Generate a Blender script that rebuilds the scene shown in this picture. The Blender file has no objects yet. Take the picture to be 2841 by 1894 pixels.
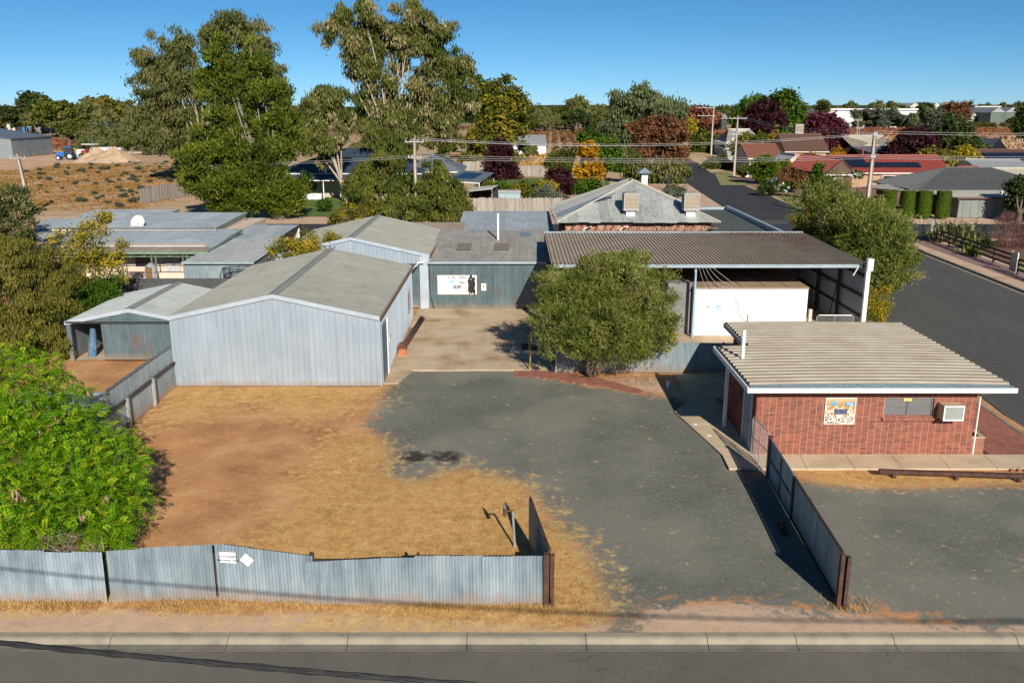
import bpy, bmesh, math, random
import numpy as np
from mathutils import Vector
S = bpy.context.scene
COL = S.collection
# ------------------------------------------------------------------ camera
F = 2476.0; CX = 1420.5; CY = 947.0; H = 12.2
PITCH = math.atan((CY - 297.0) / F)
cam = bpy.data.cameras.new('camera')
cam.sensor_width = 36.0; cam.lens = 36.0 * F / 2841.0
cam.clip_start = 0.1; cam.clip_end = 9000.0
camo = bpy.data.objects.new('camera', cam); COL.objects.link(camo)
camo.location = (0, 0, H); camo.rotation_euler = (math.pi / 2 - PITCH, 0, 0)
S.camera = camo
# ------------------------------------------------------------------ sky and sun
SUN = Vector((0.5, -1.9, 1.0)).normalized()
W = bpy.data.worlds.new('World'); S.world = W; W.use_nodes = True
wn = W.node_tree.nodes; wl_ = W.node_tree.links
bg = wn['Background']
sky = wn.new('ShaderNodeTexSky'); sky.sky_type = 'NISHITA'; sky.sun_disc = False
sky.sun_elevation = math.asin(SUN.z); sky.sun_rotation = math.atan2(SUN.x, SUN.y)
sky.altitude = 0; sky.air_density = 0.5; sky.dust_density = 0.0; sky.ozone_density = 7.0
hs = wn.new('ShaderNodeHueSaturation'); hs.inputs['Saturation'].default_value = 1.08; hs.inputs['Hue'].default_value = 0.486
wl_.new(sky.outputs[0], hs.inputs['Color']); wl_.new(hs.outputs[0], bg.inputs['Color'])
bg.inputs['Strength'].default_value = 0.064
sl = bpy.data.lights.new('sun', 'SUN'); sl.energy = 4.7; sl.angle = math.radians(0.53); sl.color = (1.0, 0.92, 0.80)
so = bpy.data.objects.new('sun', sl); COL.objects.link(so)
so.rotation_euler = (-SUN).to_track_quat('-Z', 'Y').to_euler()
vs = S.view_settings; vs.view_transform = 'Standard'; vs.look = 'None'; vs.exposure = 0.4; vs.gamma = 1.0
vs.use_curve_mapping = False
try:
    S.cycles.max_bounces = 5; S.cycles.diffuse_bounces = 3; S.cycles.transparent_max_bounces = 6
    S.cycles.caustics_reflective = False; S.cycles.caustics_refractive = False
except Exception: pass
# ------------------------------------------------------------------ helpers
random.seed(5); RNG = np.random.default_rng(11)
_c, _s = math.cos(PITCH), math.sin(PITCH)
K = 2841.0 / 2352.0
def at(u, v, z=0.0, y=None):
    dx = (u - CX) / F; dy = -(v - CY) / F
    w = (dx, _c + dy * _s, -_s + dy * _c)
    t = (z - H) / w[2] if y is None else y / w[1]
    return Vector((w[0] * t, w[1] * t, H + w[2] * t))
def au(u, v, z=0.0, y=None): return at(u * K, v * K, z, y)
def ppm(y, z=0.0):            # pixels (of a 2352 px wide picture) in a metre at that depth
    return F / K / (y * _c - (z - H) * _s)
WL = {}
def wloc(o): return WL.get(o.name, Vector((0, 0, 0))) if o else Vector((0, 0, 0))
def tag(o, label=None, cat=None, group=None, kind=None):
    if label: o['label'] = label
    if cat: o['category'] = cat
    if group: o['group'] = group
    if kind: o['kind'] = kind
    return o
def thing(name, label, cat, loc=(0, 0, 0), group=None, rz=0.0):
    o = bpy.data.objects.new(name, None); COL.objects.link(o); o.location = loc; o.rotation_euler.z = rz
    o.empty_display_size = 0.2
    WL[o.name] = Vector(loc)
    return tag(o, label, cat, group)
def link(name, me, parent=None, loc=None):
    o = bpy.data.objects.new(name, me); COL.objects.link(o)
    if parent: o.parent = parent
    base = wloc(parent)
    if loc is not None:
        o.location = Vector(loc) - base if parent else Vector(loc)
        WL[o.name] = Vector(loc)
    else: WL[o.name] = base
    return o
def copy_tree(o, parent=None):
    c = o.copy(); COL.objects.link(c); c.parent = parent; WL[c.name] = WL.get(o.name, Vector((0, 0, 0)))
    for ch in list(o.children): copy_tree(ch, c)
    return c
class MB:
    def __init__(s): s.v = []; s.f = []
    def add(s, vs, fs):
        n = len(s.v); s.v.extend([tuple(v) for v in vs]); s.f.extend([tuple(i + n for i in f) for f in fs]); return s
    def box(s, x0, x1, y0, y1, z0, z1):
        return s.add([(x0,y0,z0),(x1,y0,z0),(x1,y1,z0),(x0,y1,z0),(x0,y0,z1),(x1,y0,z1),(x1,y1,z1),(x0,y1,z1)],
                     [(0,3,2,1),(4,5,6,7),(0,1,5,4),(1,2,6,5),(2,3,7,6),(3,0,4,7)])
    def bar(s, a, b, w, h, up=(0, 0, 1)):
        a = Vector(a); b = Vector(b); d = (b - a).normalized(); up = Vector(up)
        if abs(d.dot(up)) > .98: up = Vector((0, 1, 0))
        r = d.cross(up).normalized() * (w / 2); u = r.cross(d).normalized() * (h / 2)
        P = [a - r - u, a + r - u, b + r - u, b - r - u, a - r + u, a + r + u, b + r + u, b - r + u]
        return s.add(P, [(0,3,2,1),(4,5,6,7),(0,1,5,4),(1,2,6,5),(2,3,7,6),(3,0,4,7)])
    def tube(s, pts, r, n=6, cap=True):
        pts = [Vector(p) for p in pts]; m = len(pts)
        rs = r if isinstance(r, (list, tuple)) else [r] * m
        vs = []
        for i, p in enumerate(pts):
            d = (pts[min(i + 1, m - 1)] - pts[max(i - 1, 0)]).normalized()
            a = d.cross(Vector((0, 0, 1)))
            if a.length < .05: a = d.cross(Vector((0, 1, 0)))
            a.normalize(); b = d.cross(a)
            for k in range(n):
                t = 2 * math.pi * k / n
                vs.append(p + (a * math.cos(t) + b * math.sin(t)) * rs[i])
        fs = [(i*n+k, i*n+(k+1)%n, (i+1)*n+(k+1)%n, (i+1)*n+k) for i in range(m-1) for k in range(n)]
        if cap: fs += [tuple(range(n-1, -1, -1)), tuple(range((m-1)*n, m*n))]
        return s.add(vs, fs)
    def cyl(s, x, y, z0, z1, r, n=12, r2=None): return s.tube([(x, y, z0), (x, y, z1)], [r, r if r2 is None else r2], n)
    def quad(s, *P): return s.add(P, [tuple(range(len(P)))])
    def slab(s, P, t):                      # polygon with thickness t along -normal
        P = [Vector(p) for p in P]; nn = (P[1] - P[0]).cross(P[-1] - P[0]).normalized() * t; n = len(P)
        return s.add(P + [p - nn for p in P], [tuple(range(n)), tuple(range(2*n-1, n-1, -1))] +
                     [((i+1) % n, i, n+i, n+(i+1) % n) for i in range(n)])
    def prism(s, pts, y0, y1):              # polygon in x,z extruded along y
        n = len(pts)
        return s.add([(p[0], y0, p[1]) for p in pts] + [(p[0], y1, p[1]) for p in pts],
                     [tuple(range(n)), tuple(range(2*n-1, n-1, -1))] + [((i+1) % n, i, n+i, n+(i+1) % n) for i in range(n)])
    def ball(s, c, r, n=8, m=5, sq=1.0):
        vs = [(c[0], c[1], c[2] - r*sq)]
        for j in range(1, m):
            t = -math.pi/2 + math.pi*j/m
            for k in range(n):
                a = 2*math.pi*k/n
                vs.append((c[0]+r*math.cos(t)*math.cos(a), c[1]+r*math.cos(t)*math.sin(a), c[2]+r*sq*math.sin(t)))
        vs.append((c[0], c[1], c[2] + r*sq)); L = len(vs)-1
        fs = [(0, 1+(k+1) % n, 1+k) for k in range(n)]
        for j in range(m-2):
            for k in range(n):
                fs.append((1+j*n+k, 1+j*n+(k+1) % n, 1+(j+1)*n+(k+1) % n, 1+(j+1)*n+k))
        fs += [(L, 1+(m-2)*n+k, 1+(m-2)*n+(k+1) % n) for k in range(n)]
        return s.add(vs, fs)
    def corr(s, O, A, L, B, b0, b1, N, pitch=.076, amp=.009, prof='sine', n=6, segs=None, phase=0.0, a0=0.0):
        """ribbed sheet: across unit vector A for length L, along unit vector B from b0(a) to b1(a), relief along N"""
        O, A, B, N = Vector(O), Vector(A), Vector(B), Vector(N)
        f0 = b0 if callable(b0) else (lambda a: b0); f1 = b1 if callable(b1) else (lambda a: b1)
        xs = []
        if prof == 'sine':
            k = max(2, int(math.ceil(L / pitch * n)))
            xs = [(L*i/k, amp*math.sin(2*math.pi*(L*i/k + phase + a0)/pitch)) for i in range(k+1)]
        else:                               # trapezoid ribs: (rib foot, rib top) as shares of the pitch
            foot, top = (0.22, 0.12) if prof == 'trap' else ((.62, .45) if prof == 'deck' else (.16, .10))
            i0 = int(math.floor((a0 + phase) / pitch)) - 1
            pr = [(0, 0), (.5 - foot/2, 0), (.5 - top/2, amp), (.5 + top/2, amp), (.5 + foot/2, 0)]
            for i in range(int(L / pitch) + 4):
                for q, h in pr:
                    a = (i0 + i + q) * pitch - a0 - phase
                    if -1e-6 <= a <= L + 1e-6: xs.append((a, h))
            if not xs or xs[0][0] > 1e-4: xs.insert(0, (0, xs[0][1] if xs else 0))
            if xs[-1][0] < L - 1e-4: xs.append((L, xs[-1][1]))
        ts = segs or [0.0, 1.0]
        vs = []; m = len(ts)
        for a, h in xs:
            lo, hi = f0(a), f1(a)
            for t in ts: vs.append(O + A*a + B*(lo + (hi-lo)*t) + N*h)
        fs = [(i*m+j, (i+1)*m+j, (i+1)*m+j+1, i*m+j+1) for i in range(len(xs)-1) for j in range(m-1)]
        return s.add(vs, fs)
    def build(s, name, mat, parent=None, smooth=False, label=None, cat=None, group=None, kind=None, loc=None):
        me = bpy.data.meshes.new(name)
        V = np.array(s.v, dtype=float)
        if parent is not None: off = np.array(wloc(parent))
        elif loc is not None: off = np.array(loc, dtype=float)
        else: off = np.array([(V[:, 0].min()+V[:, 0].max())/2, (V[:, 1].min()+V[:, 1].max())/2, V[:, 2].min()])
        me.from_pydata((V - off).tolist(), [], s.f); me.update()
        if smooth: me.polygons.foreach_set('use_smooth', [True]*len(me.polygons))
        if mat: me.materials.append(mat)
        o = bpy.data.objects.new(name, me); COL.objects.link(o)
        if parent is not None: o.parent = parent; WL[o.name] = wloc(parent)
        else: o.location = off; WL[o.name] = Vector(off)
        return tag(o, label, cat, group, kind)
def npmesh(name, V, Fq, mat, parent=None, var=None, kind=None, smooth=False):
    """fast mesh from an (n,3) array and an (m,k) face array"""
    off = np.array(wloc(parent)) if parent else np.zeros(3)
    me = bpy.data.meshes.new(name); n = len(V); m, k = Fq.shape
    me.vertices.add(n); me.vertices.foreach_set('co', (V - off).astype(np.float32).ravel())
    me.loops.add(m*k); me.loops.foreach_set('vertex_index', Fq.astype(np.int32).ravel())
    me.polygons.add(m); me.polygons.foreach_set('loop_start', np.arange(0, m*k, k, dtype=np.int32))
    try: me.polygons.foreach_set('loop_total', np.full(m, k, dtype=np.int32))
    except Exception: pass
    if var is not None:
        at_ = me.attributes.new('var', 'FLOAT', 'POINT'); at_.data.foreach_set('value', var.astype(np.float32))
    me.update(calc_edges=True); me.validate()
    if smooth: me.polygons.foreach_set('use_smooth', [True]*m)
    me.materials.append(mat)
    o = bpy.data.objects.new(name, me); COL.objects.link(o)
    if parent: o.parent = parent
    WL[o.name] = wloc(parent)
    return tag(o, kind=kind)
def lettering(txt, size, mat, parent, origin, right, up, name='lettering', align='CENTER', bold=0.0):
    cu = bpy.data.curves.new(name, 'FONT'); cu.body = txt; cu.size = size; cu.align_x = align; cu.extrude = 0.001
    cu.offset = bold; cu.resolution_u = 2
    tmp = bpy.data.objects.new('tmp', cu); COL.objects.link(tmp)
    dg = bpy.context.evaluated_depsgraph_get(); dg.update()
    me = bpy.data.meshes.new_from_object(tmp.evaluated_get(dg))
    bpy.data.objects.remove(tmp)
    R = Vector(right); U = Vector(up); N = R.cross(U); off = wloc(parent)
    for v in me.vertices:
        v.co = Vector(origin) + R*v.co.x + U*v.co.y + N*(v.co.z+.001) - off
    me.materials.clear(); me.materials.append(mat)
    o = bpy.data.objects.new(name, me); COL.objects.link(o); o.parent = parent; WL[o.name] = off
    return o
# ------------------------------------------------------------------ materials
def newmat(name):
    m = bpy.data.materials.new(name); m.use_nodes = True
    nt = m.node_tree; return m, nt, nt.nodes, nt.links, nt.nodes['Principled BSDF']
def ramp(N, cols, lo=.3, hi=.7):
    r = N.new('ShaderNodeValToRGB'); e = r.color_ramp.elements; k = len(cols)
    e[0].position = lo; e[0].color = (*cols[0], 1); e[1].position = hi; e[1].color = (*cols[-1], 1)
    for i in range(1, k-1):
        x = e.new(lo + (hi-lo)*i/(k-1)); x.color = (*cols[i], 1)
    return r
def noise(N, L, vec, scale, detail=5, rough=.55, stretch=None):
    if stretch:
        mp = N.new('ShaderNodeMapping'); mp.inputs['Scale'].default_value = stretch; L.new(vec, mp.inputs['Vector']); vec = mp.outputs[0]
    n = N.new('ShaderNodeTexNoise'); n.inputs['Scale'].default_value = scale; n.inputs['Detail'].default_value = detail
    n.inputs['Roughness'].default_value = rough; L.new(vec, n.inputs['Vector']); return n.outputs[0]
def mixc(N, L, f, a, b, mode='MIX'):
    m = N.new('ShaderNodeMix'); m.data_type = 'RGBA'; m.blend_type = mode
    for i, x in ((0, f), (6, a), (7, b)):
        if isinstance(x, bpy.types.NodeSocket): L.new(x, m.inputs[i])
        else: m.inputs[i].default_value = x if i == 0 else (*x, 1)
    return m.outputs[2]
def mth(N, L, op, a, b=0.0, c=None, clamp=False):
    m = N.new('ShaderNodeMath'); m.operation = op; m.use_clamp = clamp
    for i, x in enumerate((a, b) if c is None else (a, b, c)):
        if isinstance(x, bpy.types.NodeSocket): L.new(x, m.inputs[i])
        else: m.inputs[i].default_value = x
    return m.outputs[0]
def pos(N): return N.new('ShaderNodeNewGeometry').outputs['Position']
def bumpn(N, L, P, h, dist=.02, strength=.5):
    b = N.new('ShaderNodeBump'); b.inputs['Distance'].default_value = dist; b.inputs['Strength'].default_value = strength
    L.new(h, b.inputs['Height']); L.new(b.outputs[0], P.inputs['Normal'])
MATS = {}
def pm(name, cols, scale=3.0, rough=.8, metal=0.0, bump=0.0, fine=40.0, finev=.12, stretch=None, spec=.3, rnd=0.0, lo=.32, hi=.68):
    """plain procedural surface: broad colour noise, fine grain, optional bump and a shift per object"""
    if name in MATS: return MATS[name]
    m, nt, N, L, P = newmat(name); p = pos(N)
    if len(cols) == 1: cols = [tuple(c*.88 for c in cols[0]), tuple(min(1, c*1.1) for c in cols[0])]
    n1 = noise(N, L, p, scale, 5, .6, stretch); r = ramp(N, cols, lo, hi); L.new(n1, r.inputs[0])
    n2 = noise(N, L, p, fine, 3, .6)
    k = mth(N, L, 'MULTIPLY_ADD', n2, finev*2, 1 - finev)
    if rnd:
        oi = N.new('ShaderNodeObjectInfo'); k = mth(N, L, 'MULTIPLY', k, mth(N, L, 'MULTIPLY_ADD', oi.outputs['Random'], rnd, 1 - rnd/2))
    vm = N.new('ShaderNodeVectorMath'); vm.operation = 'SCALE'; L.new(r.outputs[0], vm.inputs[0]); L.new(k, vm.inputs[3])
    L.new(vm.outputs[0], P.inputs['Base Color'])
    P.inputs['Roughness'].default_value = rough; P.inputs['Metallic'].default_value = metal; P.inputs['Specular IOR Level'].default_value = spec
    if bump: bumpn(N, L, P, n2, bump, .6)
    MATS[name] = m; return m
def sheet(name, cols, rough=.45, metal=.35, dirt=(.34, .24, .15), dirt_h=.35, streak=1.0, rust=0.0, vert=(1, 1, .12), rnd=.12, scale=2.2):
    """weathered metal cladding: vertical streaks, soil splashed on the foot, rust blooms"""
    if name in MATS: return MATS[name]
    m, nt, N, L, P = newmat(name); p = pos(N)
    st = noise(N, L, p, 5.0*streak, 4, .6, vert); bl = noise(N, L, p, scale*.35, 4, .6)
    t = mth(N, L, 'ADD', mth(N, L, 'MULTIPLY', st, .55), mth(N, L, 'MULTIPLY', bl, .45))
    r = ramp(N, cols, .36, .64); L.new(t, r.inputs[0])
    fn = noise(N, L, p, 30, 4, .7)
    oi = N.new('ShaderNodeObjectInfo')
    k = mth(N, L, 'MULTIPLY', mth(N, L, 'MULTIPLY_ADD', fn, .22, .89), mth(N, L, 'MULTIPLY_ADD', oi.outputs['Random'], rnd, 1 - rnd/2))
    vm = N.new('ShaderNodeVectorMath'); vm.operation = 'SCALE'; L.new(r.outputs[0], vm.inputs[0]); L.new(k, vm.inputs[3])
    col = vm.outputs[0]
    if dirt_h:
        sp = N.new('ShaderNodeSeparateXYZ'); L.new(p, sp.inputs[0])
        dn = noise(N, L, p, 1.6, 4, .65, (1, 1, .5))
        g = mth(N, L, 'SUBTRACT', mth(N, L, 'MULTIPLY', dn, dirt_h*2.2), sp.outputs[2])
        g = mth(N, L, 'MULTIPLY', g, 1.2/dirt_h, clamp=True); g = mth(N, L, 'MULTIPLY', g, .55)
        col = mixc(N, L, g, col, dirt)
    if rust:
        rn = noise(N, L, p, 1.3, 6, .7, (1, 1, .5)); g = mth(N, L, 'MULTIPLY', mth(N, L, 'SUBTRACT', rn, .62 - rust*.1), 8.0, clamp=True)
        col = mixc(N, L, mth(N, L, 'MULTIPLY', g, .6), col, (.22, .09, .04))
    L.new(col, P.inputs['Base Color']); P.inputs['Metallic'].default_value = metal
    L.new(mth(N, L, 'MULTIPLY_ADD', fn, .2, rough - .1), P.inputs['Roughness'])
    MATS[name] = m; return m
def leafm(name, cols, transl=.22, rough=.55, lo=.1, hi=.9):
    if name in MATS: return MATS[name]
    m, nt, N, L, P = newmat(name)
    a = N.new('ShaderNodeAttribute'); a.attribute_name = 'var'
    r = ramp(N, cols, lo, hi); L.new(a.outputs['Fac'], r.inputs[0])
    L.new(r.outputs[0], P.inputs['Base Color']); P.inputs['Roughness'].default_value = rough; P.inputs['Specular IOR Level'].default_value = .12
    t = N.new('ShaderNodeBsdfTranslucent'); L.new(r.outputs[0], t.inputs['Color'])
    mx = N.new('ShaderNodeMixShader'); mx.inputs[0].default_value = transl
    L.new(P.outputs[0], mx.inputs[1]); L.new(t.outputs[0], mx.inputs[2]); L.new(mx.outputs[0], N['Material Output'].inputs['Surface'])
    MATS[name] = m; return m
def flat(name, c, rough=.6, metal=0.0, spec=.3): return pm(name, [tuple(x*.96 for x in c), tuple(min(1, x*1.03) for x in c)], 2, rough, metal, 0, 30, .04, spec=spec)
zinc = sheet('zincalume_wall', [(.31, .375, .445), (.355, .42, .49), (.39, .455, .525)], .42, .25, dirt_h=.25)
galv = sheet('galvanised_iron', [(.19, .245, .28), (.27, .335, .375), (.35, .42, .46)], .5, .3, dirt_h=.4)
galvw = sheet('weathered_galvanised_wall', [(.085, .125, .145), (.115, .165, .19), (.155, .21, .235)], .5, .3, dirt=(.36, .26, .15), dirt_h=.4, rust=.3)
fencem = sheet('fence_iron', [(.20, .265, .31), (.31, .385, .44), (.41, .485, .54)], .45, .35, dirt=(.40, .28, .19), dirt_h=.3, rnd=.24)
roofbg = sheet('beige_roof_sheet', [(.175, .18, .165), (.215, .22, .20), (.245, .25, .23)], .75, 0.0, dirt_h=0, vert=(.3, 1, 1), rnd=.06)
rooftan = sheet('tan_ribbed_roof', [(0.302, 0.246, 0.188), (0.365, 0.300, 0.228), (0.416, 0.342, 0.268)], .75, 0.0, dirt_h=0, vert=(1, .15, 1), rnd=.06)
roofmid = sheet('grey_corrugated_roof', [(0.247, 0.235, 0.214), (0.319, 0.305, 0.280), (0.391, 0.375, 0.347)], .75, 0.0, dirt_h=0, vert=(1, .15, 1))
roofold = sheet('old_galvanised_roof', [(.30, .325, .315), (.41, .435, .42), (.50, .52, .50), (.44, .40, .31)], .5, .25, dirt_h=0, vert=(1, .4, .4), rnd=.38)
roofcream = sheet('cream_office_roof', [(0.290, 0.244, 0.180), (0.348, 0.302, 0.232), (0.394, 0.360, 0.296)], .75, 0.0, dirt_h=0, vert=(.25, 1, 1), rnd=.04)
roofblue = sheet('blue_grey_house_roof', [(.27, .32, .36), (.34, .39, .43), (.40, .45, .49)], .75, 0.0, dirt_h=0, vert=(1, .2, 1), rust=.15, rnd=.16)
whitep = pm('white_paint', [(.72, .72, .71), (.82, .82, .81)], 1.5, .5, 0, 0, 25, .05)
white2 = pm('white_panel', [(0.776, 0.776, 0.766), (0.815, 0.815, 0.805)], .8, .4, 0, 0, 12, .03)
pale = pm('pale_grey_trim', [(.36, .42, .49), (.45, .51, .58)], 1.5, .45, .1, 0, 25, .06)
bluegutter = pm('blue_grey_gutter', [(.26, .33, .38), (.36, .43, .48)], 2, .5, .1, 0, 25, .08)
steel = pm('dull_steel', [(.22, .24, .25), (.34, .36, .37)], 4, .45, .6, 0, 40, .1)
galvpipe = pm('galvanised_pipe', [(.42, .44, .45), (.55, .57, .58)], 6, .4, .5, 0, 40, .1)
darkst = pm('dark_steel', [(.03, .035, .04), (.06, .065, .07)], 4, .5, .2)
brownst = pm('rusty_brown_steel', [(.05, .028, .022), (.085, .045, .034), (.12, .06, .042)], 5, .65, .1, .004, 50, .2)
rustp = pm('rusty_pipe', [(.07, .035, .028), (.12, .055, .04), (.20, .085, .05)], 3, .7, .1, .004, 40, .2)
black = pm('black_rubber', [(.012, .012, .013), (.025, .025, .026)], 5, .6)
darkin = pm('dark_interior', [(.02, .02, .022), (.035, .035, .036)], 1, .9)
timber = pm('grey_weathered_timber', [(.20, .18, .16), (.30, .27, .24), (.38, .345, .30)], 6, .85, 0, .004, 60, .2, (1, 1, .12), rnd=.35)
timberd = pm('dark_rail_timber', [(.055, .04, .035), (.10, .075, .062)], 5, .8, 0, .003, 60, .2, rnd=.2)
timbero = pm('old_raw_timber', [(.20, .14, .10), (.33, .24, .17)], 6, .85, 0, .003, 60, .2, rnd=.3)
conc = pm('concrete', [(.46, .36, .245), (.56, .445, .31), (.61, .505, .37)], .9, .85, 0, .003, 70, .14, rnd=.08)
concd = pm('oil_stained_concrete', [(.24, .165, .105), (.44, .325, .21), (.55, .425, .295), (.60, .485, .36)], .55, .85, 0, .003, 70, .14, rnd=.05, lo=.25, hi=.7)
kerbm = pm('kerb_concrete', [(.21, .19, .15), (.29, .26, .20), (.33, .28, .205)], 1.6, .85, 0, .004, 60, .2, rnd=.12)
gutm = pm('gutter_concrete', [(.13, .12, .10), (.20, .185, .155)], 1.6, .85, 0, .004, 60, .2, rnd=.12)
dust = pm('sandy_verge', [(0.448, 0.302, 0.207), (0.560, 0.398, 0.280), (0.627, 0.470, 0.347)], .8, .95, 0, .01, 35, .16)
redpave = pm('red_clay_paver', [(.26, .105, .075), (.33, .14, .10)], 2, .85, 0, .003, 60, .16, rnd=.3)
mauvepave = pm('mauve_paver', [(.25, .155, .14), (.31, .20, .18)], 2, .85, 0, .003, 60, .12, rnd=.2)
mort = pm('mortar', [(.42, .31, .21), (.49, .38, .265)], 3, .9, 0, .003, 80, .15)
glass = pm('window_glass', [(.03, .035, .04), (.06, .065, .07)], .8, .12, 0, 0, 3, .05, spec=.6)
solar = pm('solar_cell', [(.010, .014, .03), (.02, .026, .05)], 1, .25, .1, spec=.5)
bark = pm('brown_bark', [(.09, .07, .05), (.16, .125, .09)], 5, .9, 0, .02, 25, .25, (1, 1, .3))
barkg = pm('grey_bark', [(.16, .14, .12), (.26, .235, .20)], 5, .9, 0, .02, 25, .25, (1, 1, .3))
barkw = pm('pale_gum_bark', [(.30, .24, .19), (.44, .37, .30), (.36, .26, .19)], 1.2, .8, 0, .01, 25, .15, (1, 1, .5))
greenp = pm('green_paint', [(.13, .22, .15), (.19, .30, .21)], 3, .6)
# ------------------------------------------------------------------ the ground
def struct(mb, name, mat, **k):
    return mb.build(name, mat, kind='structure', **k)
def inpoly(X, Y, poly):
    r = np.zeros(X.shape, bool); n = len(poly); j = n-1
    for i in range(n):
        xi, yi = poly[i]; xj, yj = poly[j]
        c = ((yi > Y) != (yj > Y)) & (X < (xj-xi)*(Y-yi)/(yj-yi+1e-12)+xi); r ^= c; j = i
    return r
def sdist(X, Y, poly):
    d = np.full(X.shape, 1e9); n = len(poly)
    for i in range(n):
        ax, ay = poly[i]; bx, by = poly[(i+1) % n]
        t = np.clip(((X-ax)*(bx-ax)+(Y-ay)*(by-ay))/((bx-ax)**2+(by-ay)**2+1e-12), 0, 1)
        d = np.minimum(d, np.hypot(X-ax-t*(bx-ax), Y-ay-t*(by-ay)))
    return np.where(inpoly(X, Y, poly), d, -d)
def gpoly(pts): return [tuple(au(u, v)[:2]) for u, v in pts]
GRAVEL = gpoly([(905,846),(1190,846),(1260,866),(1480,906),(1545,912),(1630,935),(1700,1072),(1790,1085),(1850,1105),(2000,1118),(2180,1112),(2420,1110),(2420,1440),(2230,1440),(2080,1408),(1955,1398),(1890,1404),(1750,1388),(1690,1380),(1600,1384),(1480,1394),(1452,1462),
                (1395,1462),(1380,1400),(1352,1330),(1330,1270),(1262,1200),(1215,1150),(1196,1118),(1120,1092),(1062,1080),(1000,1096),(960,1112),(862,1092),(882,1050),(868,1000),(845,975),(858,930),(890,890)])
STRAW = gpoly([(690,1110),(760,1000),(880,1010),(895,1060),(870,1085),(960,1105),(1060,1072),(1205,1115),(1265,1195),(1345,1270),(1390,1400),(1300,1450),(700,1450),(690,1395),(520,1395),(540,1280),(640,1200)])
STRAW2 = gpoly([(395,885),(880,885),(860,935),(720,960),(560,930),(430,960),(330,990)])
STRAW3 = gpoly([(0,1372),(240,1378),(260,1400),(20,1405)])
STRAW4 = gpoly([(340,1378),(560,1385),(600,1400),(470,1412),(350,1400)])
STRAW5 = gpoly([(1820,1078),(2352,1082),(2352,1108),(2100,1118),(1900,1112)])
STRAW6 = gpoly([(1250,1275),(1300,1280),(1395,1370),(1400,1420),(1280,1450),(1255,1400)])
SAND = gpoly([(-60,1400),(240,1395),(560,1408),(740,1400),(1000,1420),(1300,1440),(1450,1420),(1490,1390),(1700,1382),(1900,1400),(2120,1430),(2500,1430),(2500,1500),(-60,1500)])
BARE = gpoly([(1520,858),(1680,858),(1700,960),(1560,930),(1480,900),(1300,868)])
x0, x1, y0, y1, st = -34.0, 20.2, 18.98, 62.0, 0.22
nx = int((x1-x0)/st)+1; ny = int((y1-y0)/st)+1
gx, gy = np.meshgrid(np.linspace(x0, x1, nx), np.linspace(y0, y1, ny))
sm = lambda d, w: np.clip(d/w*.5+.5, 0, 1)
g_ = sm(sdist(gx, gy, GRAVEL), 1.1)
s_ = np.maximum.reduce([sm(sdist(gx, gy, STRAW), 1.6), .85*sm(sdist(gx, gy, STRAW2), 1.8), sm(sdist(gx, gy, STRAW3), .8), sm(sdist(gx, gy, STRAW4), .8), .9*sm(sdist(gx, gy, STRAW5), .7), sm(sdist(gx, gy, STRAW6), .8)])
n_ = np.maximum(sm(sdist(gx, gy, SAND), .5), .7*sm(sdist(gx, gy, BARE), 1.0))
zz = .012*np.sin(gx*1.3+gy*.7)+.010*np.sin(gx*.6-gy*1.1+1)
zz = np.where(gy < 19.6, zz*0, zz) - .02
V = np.stack([gx.ravel(), gy.ravel(), zz.ravel()], 1)
ii = np.arange(nx*ny).reshape(ny, nx)
Q = np.stack([ii[:-1, :-1].ravel(), ii[:-1, 1:].ravel(), ii[1:, 1:].ravel(), ii[1:, :-1].ravel()], 1)
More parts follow.
